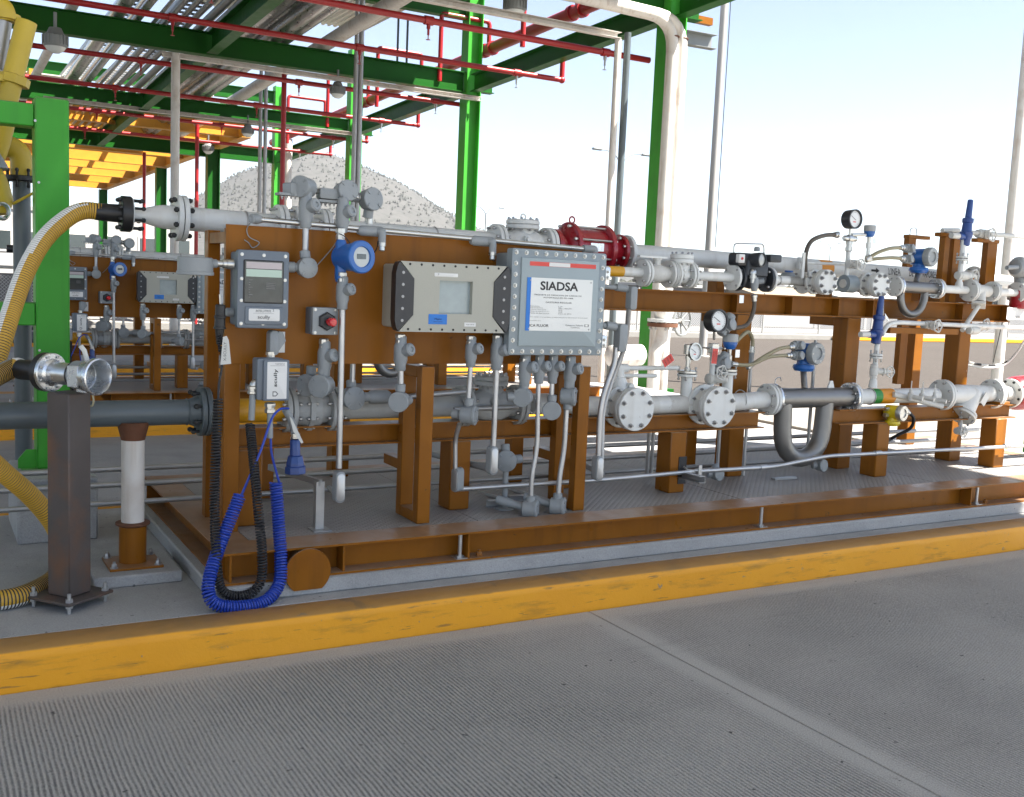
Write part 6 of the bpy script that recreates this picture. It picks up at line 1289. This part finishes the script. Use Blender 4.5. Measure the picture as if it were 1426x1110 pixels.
# cable trays of cross slats on the upper tier
for i, (px, py) in enumerate(((250, 20), (180, 10))):
    X = PZ(px, py, 7.1).x; t = thing('cable_tray', ('grey ladder cable tray under the roof near the inner beam', 'grey ladder cable tray under the roof farther left')[i], 'cable tray', (X, 20, 7.0))
    for s_ in(-1, 1): part(t, 'side_rail', G().box(X+s_*.3-.02, 12, 7.0, X+s_*.3+.02, 34, 7.1), M['galvpipe'])
    for k in range(60): part(t, 'rung', G().box(X-.279, 12.2+.36*k, 7.01, X+.279, 12.25+.36*k, 7.05), M['galvpipe'])
# red fire water piping
RD = M['red']
def redline(pa, pb, Y, r=.045, drop=True, label='', z=None, x1=None, x0=None):
    a, b = P(*pa, Y), P(*pb, Y); t = thing('sprinkler_line', label, 'sprinkler pipe', b, 'red sprinkler branch lines'); z = z or (a.z+b.z)/2
    A = V((a.x-(9 if pa[0] < 150 else 0), Y, a.z+(a.z-b.z)*0)); B = b; A.z = B.z = z
    part(t, 'pipe', G().cyl(A, B, r, n=14), RD); L = (B-A).length; n_ = int(L/3.2)
    for k in range(n_+1):
        c = B-XA*(.9+3.2*k)
        if c.x < -1: break
        part(t, 'tee', G().cyl(c-XA*.07, c+XA*.07, r*1.35, n=14), RD)
        hd = part(t, 'sprinkler_head', G().lathe(c-ZA*r, -ZA, [(0, .03), (.07, .03), (.071, .018), (.16, .018), (.161, .008), (.22, .008), (.225, .035), (.23, .035)], 10), M['steel'] if k == 0 else RD)
    if drop:
        part(t, 'riser', G().tube([B-XA*.05, B+XA*.12, B+V((.12, 0, .62))], r, 14, bend=.08), RD); part(t, 'riser_elbow', G().sph(B+XA*.12+ZA*.0, r*1.35, 12, 8), RD)
    return t
redline((340, 0), (905, 70), 14.6, .05, False, 'red sprinkler line reaching the nearest green column')
redline((108, 0), (775, 113), 17.8, .05, True, 'long red sprinkler line ending in a riser above open sky')
redline((10, 53), (656, 152), 21.9, .05, True, 'red sprinkler line passing just before the second green column')
redline((25, 100), (576, 178), 25.2, .05, True, 'red sprinkler line ending between second and third green columns')
redline((95, 146), (505, 200), 29.2, .05, True, 'red sprinkler line at the third green column')
redline((95, 177), (455, 215), 32.8, .05, True, 'farthest red sprinkler line ending above the hill')
t = thing('fire_main', 'thick red fire main running along the right side of the rack', 'fire main', PZ(700, 60, 6.9)); X = PZ(700, 62, 6.85).x
part(t, 'pipe', G().cyl((X, 8, 6.85+zr(8)), (X, 38, 6.85+zr(38)), .125, n=24), RD)
for k in range(5):
    Y = 17.75+3.65*k; zf = 6.85+zr(Y)
    for s_ in(-.18, .18): part(t, 'coupling', G().cyl((X, Y+s_-.05, zf), (X, Y+s_+.05, zf), .155, n=24), RD)
    part(t, 'branch', G().tube([(X, Y, zf+.1), (X, Y, zf+.6), (X-1.2, Y, zf+.6), (X-1.2, Y, zf-.85)], .05, 12, bend=.1), RD)
# trays and conduits under the cross beams
for i, (pa, pb, Y, lab) in enumerate((((225, 73), (668, 141), 21.28, 'white cable tray under the beam of the second column'), ((60, 128), (505, 196), 28.5, 'white cable tray under the beam of the third column'), ((545, 0), (860, 43), 14.05, 'white cable tray beside the nearest green column'))):
    a, b = P(*pa, Y), P(*pb, Y); z = min(a.z, b.z)*.5+max(a.z, b.z)*.5; t = thing('white_tray', lab, 'cable tray', (b.x, Y, z)); part(t, 'tray', G().chan((a.x, Y, z), (b.x, Y, z), .09, .12, .006), M['oldwhite'])
for i, (px0, py0, px1, py1, Y, r, mt, lab) in enumerate(((857, 54, 850, 345, 14.0, .055, 'oldwhite', 'pale vertical conduit left of the nearest green column'), (871, 45, 862, 345, 14.0, .055, 'bluegrey', 'dark vertical conduit left of the nearest green column'), (241, 74, 246, 400, 21.2, .085, 'oldwhite', 'white vertical pipe seen above the black bolted flange'), (392, 95, 394, 420, 22.3, .055, 'red', 'thin red vertical pipe left of the hill'), (273, 172, 274, 420, 30, .055, 'red', 'thin red vertical pipe farther left of the hill'), (200, 212, 201, 420, 36, .055, 'red', 'thinnest red vertical pipe before the yellow canopy'), (362, 90, 361, 400, 27.5, .05, 'galvpipe', 'left one of two grey vertical conduits before the hill'), (369, 90, 368, 400, 27.5, .05, 'galvpipe', 'right one of two grey vertical conduits before the hill'), (495, 0, 491, 420, 20.4, .05, 'galvpipe', 'left one of two grey conduits beside the third column'), (501, 0, 498, 420, 20.4, .05, 'galvpipe', 'right one of two grey conduits beside the third column'), (399, 193, 400, 420, 33, .13, 'oldwhite', 'short white vertical pipe beside the fourth column'), (555, 25, 553, 90, 21.9, .025, 'bluegrey', 'left one of two thin hanger rods at the second column'), (568, 28, 566, 92, 21.9, .025, 'bluegrey', 'right one of two thin hanger rods at the second column'))):
    a, b = P(px0, py0, Y), P(px1, py1, Y); X = (a.x+b.x)/2; single('vertical_pipe', G().cyl((X, Y, (b.z if i in(11, 12) else -.2)), (X, Y, a.z), r, n=12), M[mt], lab, 'pipe')
# white pipes turning down at the nearest column
t = thing('roof_drain_pipe', 'twin cream pipes bending down along the nearest green column', 'pipe', (XC, 13.9, 0))
for k, (dx, dy, dz) in enumerate(((-.17, -.27, 0), (.03, -.25, .02))):
    c = V((XC+dx, 14.2+dy, 0)); zt = P(905, 22, 14.0).z+dz
    part(t, 'pipe', G().tube([(c.x-6.5, c.y, zt+.15), (c.x, c.y, zt), (c.x, c.y, -.2)], .10, 20, bend=.5), M['oldwhite'])
    part(t, 'rusty_joint', G().ring((c.x, c.y, P(905, 47, 14.0).z), ZA, .10, .012, 20, 6), M['rust'])
t = thing('roof_purlin', 'brown purlins with grey gutter end beside the nearest column', 'roof edge', P(960, 40, 13.4)); 
for k in range(2): a = P(940, 22+18*k, 14.6); part(t, 'purlin', G().box(a.x, 14.5+.5*k, a.z-.06, a.x+.75, 14.6+.5*k, a.z+.06), M['brown'])
a = P(938, 52, 14.9); part(t, 'gutter', G().chan((a.x-.3, 14.9, a.z), (a.x+.85, 14.9, a.z+.02), .24, .16, .008), M['fixture'])
# flood lights
for i, (px, py, Y, s_, lab) in enumerate(((717, 10, 14.4, 1.0, 'round ribbed floodlight at the top centre under the tray'), (77, 60, 17.5, 1.0, 'round ribbed floodlight above the yellow loading arm'), (470, 128, 21.3, .9, 'round ribbed floodlight under the tray left of the second column'), (345, 184, 28.5, .9, 'round floodlight hanging from the third row beam'), (290, 208, 34, 1.0, 'round floodlight at the end of the yellow canopy'))):
    c = P(px, py, Y); t = thing('floodlight', lab, 'lamp', c, 'floodlights under the rack'); R = .175*s_
    g = G().lathe(c, ZA, [(-.06*s_, R*.92), (-.03*s_, R), (.10*s_, R), (.14*s_, R*.7), (.22*s_, R*.5), (.24*s_, 0)], 24)
    for k in range(20):
        a = 2*math.pi*k/20; e = V((math.cos(a), math.sin(a), 0)); g.obox(c+e*R*.97+ZA*.04*s_, R*.1, .008, .07*s_, e, ZA.cross(e), ZA)
    part(t, 'housing', g, M['fixture']); part(t, 'lens', G().lathe(c-ZA*.055*s_, -ZA, [(0, R*.88), (.05*s_, R*.7), (.09*s_, R*.35), (.10*s_, 0)], 24), M['lampglass']); part(t, 'hanger', G().cyl(c+ZA*.2*s_, c+ZA*.45, .025, n=10), M['fixture'])
# yellow canopy farther back
OC = M['ochre']; ye = [PZ(272, y_, 5.7) for y_ in(192, 216)]
XY = PZ(272, 216, 5.7).x; t = thing('yellow_canopy', 'ochre yellow steel canopy with sunlit beams beyond the green rack', 'canopy', (XY, 60, 0))
rows = [PZ(240, y_, 5.7).y for y_ in(184, 197, 209, 221, 232, 242, 252, 261, 269)]
for i, Y in enumerate(rows):
    part(t, 'cross_beam', G().hbeam((XY-30, Y, 6.0), (XY, Y, 6.0), .5 if i < 4 else .7, .3, .02, .015), OC)
part(t, 'edge_beam', G().hbeam((XY, rows[0]-1, 6.05), (XY, rows[-1]+2, 6.05), .8, .3, .02, .015), OC)
for k in range(14):
    X = XY-2-2.0*k; part(t, 'purlin', G().box(X-.06, rows[0]-2, 6.5, X+.06, rows[-1]+4, 6.7), OC)
for k in range(9):
    Y = rows[0]-1+(rows[-1]-rows[0]+4)*k/9
    for j in range(8):
        X = XY-1-3.4*j
        if random.random() < .62: part(t, 'roof_panel', G().box(X-3.1*random.uniform(.4, 1), Y, 6.75, X, Y+random.uniform(1.5, 5), 6.78), M['oldwhite'])
for X in(XY-.2, XY-14, XY-28):
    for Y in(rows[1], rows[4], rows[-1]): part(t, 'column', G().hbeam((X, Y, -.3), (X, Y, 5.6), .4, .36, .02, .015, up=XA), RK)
# ------------------------------------------------------------------ lot, fence, far buildings, lamps, hill, poles
ZG = -.30
mat('farred', (.34, .05, .04), .6, var=.1); mat('farwhite', (.36, .35, .33), .7, var=.12, sc=.6); mat('fargrey', (.13, .13, .135), .7, var=.15, sc=.6); mat('tan', (.22, .175, .12), .8, var=.15)
a = PZ(1180, 473, ZG); b = PZ(1410, 479, ZG)
LY = PZ(1150, 474, ZG).y
t = thing('lot_kerb', 'bright yellow painted kerb along the far edge of the lot', 'kerb', (20, LY, ZG))
xs0 = P(1165, 475, LY).x
for k in range(18):
    X = xs0+4*k; part(t, 'kerbstone', G().box(X+.002, LY, ZG, X+3.998, LY+.3, ZG+.2, ch=.03), M['kerb'])
struct('gravel_strip', G().box(-40, LY+.31, ZG+.004, 95, LY+7, ZG+.20), M['lightc'])
t = thing('mesh_fence', 'long wire mesh fence with white rails behind the yellow kerb', 'fence', (20, LY+1.5, ZG))
fm, n, L, bb = nodes_mat('mesh'); geo = n.new('ShaderNodeNewGeometry'); sep = n.new('ShaderNodeSeparateXYZ'); L.new(geo.outputs['Position'], sep.inputs[0])
s1_ = mth(n, L, 'ABSOLUTE', mth(n, L, 'SINE', mth(n, L, 'MULTIPLY', mth(n, L, 'ADD', sep.outputs[0], sep.outputs[2]), 30))); s2_ = mth(n, L, 'ABSOLUTE', mth(n, L, 'SINE', mth(n, L, 'MULTIPLY', mth(n, L, 'SUBTRACT', sep.outputs[0], sep.outputs[2]), 30)))
L.new(mth(n, L, 'LESS_THAN', mth(n, L, 'MINIMUM', s1_, s2_), .34), bb.inputs['Alpha']); bb.inputs['Base Color'].default_value = (.4, .4, .4, 1); bb.inputs['Metallic'].default_value = .6; bb.inputs['Roughness'].default_value = .5
for k in range(32):
    X = -30+3.5*k; part(t, 'post', G().cyl((X, LY+1.5, ZG+.2), (X, LY+1.5, ZG+2.0), .04, n=8), M['farwhite'])
    if k < 31: part(t, 'mesh_panel', G().box(X+.05, LY+1.495, ZG+.25, X+3.45, LY+1.505, ZG+1.5), M['mesh']); part(t, 'rail', G().cyl((X+.04, LY+1.5, ZG+1.75), (X+3.46, LY+1.5, ZG+1.75), .05, n=8), M['farwhite'])
def building(label, x0, x1, y0, y1, h, wall, roof, wins=0, over=.4, gable=0, z=ZG):
    t = thing('far_building', label, 'building', ((x0+x1)/2, y0, z)); part(t, 'wall', G().box(x0, y0, z, x1, y1, z+h, ch=.02), M[wall])
    if gable:
        part(t, 'roof', G().prism([(-over, 0), (y1-y0+over, 0), ((y1-y0)/2, gable)], (x0-over, y0, z+h+.002), YA, ZA, XA*(x1-x0+2*over)), M[roof])
    else: part(t, 'roof', G().box(x0-over, y0-over, z+h+.002, x1+over, y1+over, z+h+.35, ch=.02), M[roof])
    for k in range(wins):
        X = x0+(x1-x0)*(k+.5)/wins; w_ = (x1-x0)/wins*.28; f_ = part(t, 'window', G().box(X-w_, y0-.06, z+h*.45, X+w_, y0-.003, z+h*.75), M['oldwhite']); part(f_, 'pane', G().box(X-w_*.85, y0-.075, z+h*.48, X+w_*.85, y0-.062, z+h*.72), M['darkglass'])
    return t
def span(px0, px1, Y): return P(px0, 440, Y).x, P(px1, 440, Y).x
x0, x1 = span(1282, 1560, 78); building('long white shed with red roof strip beyond the fence', x0, x1, 78, 86, 1.6, 'farwhite', 'farred', 9)
x0, x1 = span(1050, 1150, 95); building('low white walled house beyond the fence, nearest the brown column', x0, x1, 95, 104, 2.0, 'farwhite', 'tan', 5, gable=1.0)
x0, x1 = span(1165, 1270, 110); building('low tan house with pale roof beyond the fence', x0, x1, 110, 120, 2.2, 'tan', 'farwhite', 5, gable=.8)
x0, x1 = span(900, 1030, 100); building('long low grey shed seen under the brown beam', x0, x1, 100, 112, 2.4, 'fargrey', 'farwhite', 8)
x0, x1 = span(640, 860, 130); building('wide white warehouse far behind the panel', x0, x1, 130, 150, 4.5, 'farwhite', 'fargrey', 10)
x0, x1 = span(-80, 275, 95); building('big white warehouse with small windows behind the yellow canopy', x0, x1, 95, 125, 6.2, 'farwhite', 'farwhite', 7, over=.1)
# wall with panels between lot and houses
t = thing('boundary_wall', 'pale boundary wall with grey panels along the far street', 'wall', (40, LY+9, ZG))
for k in range(26):
    X = -20+4*k; part(t, 'panel', G().box(X+.12, LY+9, ZG+.2, X+3.88, LY+9.1, ZG+1.5), M['fargrey' if k % 3 else 'farwhite']); part(t, 'pier', G().box(X-.1, LY+8.95, ZG+.15, X+.1, LY+9.15, ZG+1.7), M['farwhite'])
# street lamps with twin curved arms
def lamp(label, px, py, Y, arm=1.6, r=.07, single_=False):
    c = P(px, py, Y); t = thing('street_lamp', label, 'street lamp', (c.x, Y, ZG), 'street lamps along the far road')
    zj = c.z-arm*.55; part(t, 'pole', G().lathe((c.x, Y, ZG), ZA, [(0, r*1.4), (zj-ZG, r*.8)], 10), M['fixture'])
    for s_ in((-1, 1)):
        p = [V((c.x, Y, zj)), V((c.x+s_*arm*.35, Y, zj+arm*.4)), V((c.x+s_*arm*.75, Y, zj+arm*.55)), V((c.x+s_*arm*1.1, Y, zj+arm*.56))]; part(t, 'arm', G().tube(smooth_path(p, 6), r*.6, 8), M['fixture']); part(t, 'lamp_head', G().obox(p[-1]+XA*s_*arm*.22, arm*.24, arm*.09, arm*.05, ch=arm*.03), M['fixture'])
lamp('twin arm street lamp right of the second green column', 677, 288, 70, 1.0, .06); lamp('tall twin arm street lamp behind the two thin conduits', 866, 212, 52, 1.35, .06); lamp('distant twin arm street lamp beside the sky gauge', 1157, 338, 80, 1.0, .05)
# poles
def pole(label, pa, pb, Y, r, mt='oldwhite'):
    a, b = P(*pa, Y), P(*pb, Y); X = b.x; t = thing('pole', label, 'pole', (X, Y, ZG)); part(t, 'shaft', G().lathe((X, Y, ZG), ZA, [(0, r*1.05), (14, r*.9)], 16), M[mt]); part(t, 'base_flange', G().lathe((X, Y, ZG), ZA, [(0, r*2), (.03, r*2), (.04, r)], 16), M[mt])
pole('white lamp pole leaning in view at the right edge', (1423, 90), (1405, 345), 13.0, .105)
pole('slim white mast in the sky right of the nearest column', (1012, 0), (988, 335), 24.0, .115, 'farwhite')
single('guy_wire', G().cyl(P(1019, -20, 24), P(996, 345, 24), .012, n=6), M['rubber'], 'thin dark wire running beside the white mast', 'wire')
# fire riser near first column
t = thing('fire_riser', 'rusty flanged white riser with valve behind the nearer cover valve', 'pipe', P(905, 528, 13.0)); c = P(913, 470, 13.0)
part(t, 'riser', G().tube([(c.x, 13, -.12), (c.x, 13, c.z-.25), (c.x+.12, 13, c.z-.05), (c.x+.12, 13, c.z+.2)], .10, 16, bend=.2), M['oldwhite']); flange(t, (c.x+.12, 13, c.z+.2), ZA, .24, .06, 8, .02, M['rust'], M['bolt'], bl=.16); flange(t, (c.x+.12, 13, c.z+.27), ZA, .24, .05, 0, mat=M['white']); part(t, 'valve_body', G().lathe((c.x+.12, 13, c.z+.29), ZA, [(0, .12), (.12, .17), (.3, .15), (.42, .1)], 20), M['oldwhite'])
w_ = P(950, 447, 13.0); handwheel(t, w_, V((.3, -1, 0)), .23, .02, 8, 'fixture', False); part(t, 'wheel_stem', G().cyl(w_, (c.x+.12, 13.1, w_.z), .03, n=10), M['oldwhite'])
t = thing('water_drum', 'small white horizontal drum behind the junction box corner', 'vessel', P(880, 494, 12.6)); a, b = P(845, 496, 12.6), P(897, 494, 12.6); part(t, 'shell', G().lathe(a, b-a, [(0, .0), (.02, .1), (.07, .16), ((b-a).length-.07, .16), ((b-a).length-.02, .1), ((b-a).length, 0)], 20), M['oldwhite'])
for k in(.25, .75): q = a.lerp(b, k); part(t, 'leg', G().box(q.x-.04, 12.55, -.12, q.x+.04, 12.65, q.z-.1), M['oldwhite'])
# ------------------------------------------------------------------ hill
D = 1000
fwd = V((math.sin(YAW-.197), math.cos(YAW-.197), 0)); rgt = V((fwd.y, -fwd.x, 0)); ctr = fwd*D
prof = [(-900, 0), (-300, 2), (-190, 8), (-132, 32), (-112, 54), (-92, 71), (-65, 88), (-38, 101), (-14, 110), (0, 112), (20, 110), (48, 103), (76, 92), (104, 76), (125, 63), (138, 57), (160, 49), (210, 40), (300, 24), (420, 12), (900, 0)]
def ph(s):
    for (a, h0), (b, h1) in zip(prof, prof[1:]):
        if a <= s <= b: k = (s-a)/(b-a); return h0+(h1-h0)*k
    return 0
def hz(s, t_):
    e = math.exp(-(t_/260)**2); return ph(s/ (1.0)) * e + noise.noise(V((s/35, t_/35, 3)))*3.2*e + noise.noise(V((s/12, t_/60, 7)))*2.2*e
g = G(); NS, NT = 150, 60
for i in range(NS+1):
    for j in range(NT+1):
        s = -700+1400*i/NS; t_ = -420+840*j/NT; p = ctr+rgt*s+fwd*t_; g.v.append((p.x, p.y, ZG-4+hz(s, t_)+(4 if ph(s) > 3 else 0)))
for i in range(NS):
    for j in range(NT): g.f.append((i*(NT+1)+j, (i+1)*(NT+1)+j, (i+1)*(NT+1)+j+1, i*(NT+1)+j+1)); g.mi.append(0)
mt, n, L, b = nodes_mat('hillside'); geo = n.new('ShaderNodeNewGeometry')
base = mixc(n, L, noise_n(n, L, geo, .03, 8, .65), (.04, .038, .035), (.07, .067, .06)); base = mixc(n, L, ramp(n, L, noise_n(n, L, geo, .16, 5, .7), .48, 0.0, .6, .8), base, (.026, .028, .022)); L.new(base, b.inputs['Base Color']); b.inputs['Roughness'].default_value = .95
struct('hill', g, M['hillside'])
g = G(); rnd = random.Random(3)
for k in range(7000):
    s = rnd.uniform(-330, 380); t_ = rnd.uniform(-300, 20); h = hz(s, t_)
    if h < 12 or noise.noise(V((s/40, t_/40, 1))) < -.15+rnd.uniform(-.3, .3): continue
    p = ctr+rgt*s+fwd*t_+ZA*(ZG+h); r = rnd.uniform(.45, 1.5)
    top = p+ZA*r*rnd.uniform(1.3, 2.4); m_ = 5; a0 = rnd.random()*6
    ringv = [p+V((math.cos(a0+2*math.pi*q/m_)*r*rnd.uniform(.7, 1.1), math.sin(a0+2*math.pi*q/m_)*r*rnd.uniform(.7, 1.1), r*rnd.uniform(.2, .7))) for q in range(m_)]
    g.add([p]+ringv+[top], [(0, 1+(q+1) % m_, 1+q) for q in range(m_)]+[(1+q, 1+(q+1) % m_, m_+1) for q in range(m_)])
mat('scrub', (.035, .037, .028), .9, var=.3, sc=.2, bump=0)
o = part(None, 'hill_scrub', g, M['scrub'], smooth=0); o['kind'] = 'stuff'; tag(o, 'dark scattered trees and scrub covering the distant hill', 'scrub')
# low tree belt beyond the houses
g = G()
for k in range(900):
    px = rnd.uniform(560, 1500); Y = rnd.uniform(150, 230); c = P(px, 420, Y); r = rnd.uniform(.8, 2.2); z = ZG+rnd.uniform(.5, 3.2)
    p = V((c.x, Y, z)); m_ = 6; rg = [p+V((math.cos(2*math.pi*q/m_)*r*rnd.uniform(.6, 1.2), math.sin(2*math.pi*q/m_)*r, rnd.uniform(-.5, .5)*r)) for q in range(m_)]
    g.add([p-ZA*r*.8]+rg+[p+ZA*r*rnd.uniform(.5, 1)], [(0, 1+(q+1) % m_, 1+q) for q in range(m_)]+[(1+q, 1+(q+1) % m_, m_+1) for q in range(m_)])
o = part(None, 'tree_belt', g, M['scrub'], smooth=0); o['kind'] = 'stuff'; tag(o, 'low hazy belt of trees behind the far houses', 'trees')

# ------------------------------------------------------------------ haze
hz_m = bpy.data.materials.new('haze'); hz_m.use_nodes = True; n = hz_m.node_tree.nodes; n.remove(n['Principled BSDF'])
pv = n.new('ShaderNodeVolumePrincipled'); pv.inputs['Density'].default_value = .0002; pv.inputs['Color'].default_value = (.93, .96, 1, 1); pv.inputs['Anisotropy'].default_value = .25
hz_m.node_tree.links.new(pv.outputs[0], n['Material Output'].inputs['Volume'])
g = G().box(-1500, -1000, -6, 1500, 1600, 135)
o = part(None, 'haze', g, hz_m, smooth=0); o['kind'] = 'stuff'; tag(o, 'pale daylight haze in front of the distant hill', 'haze')
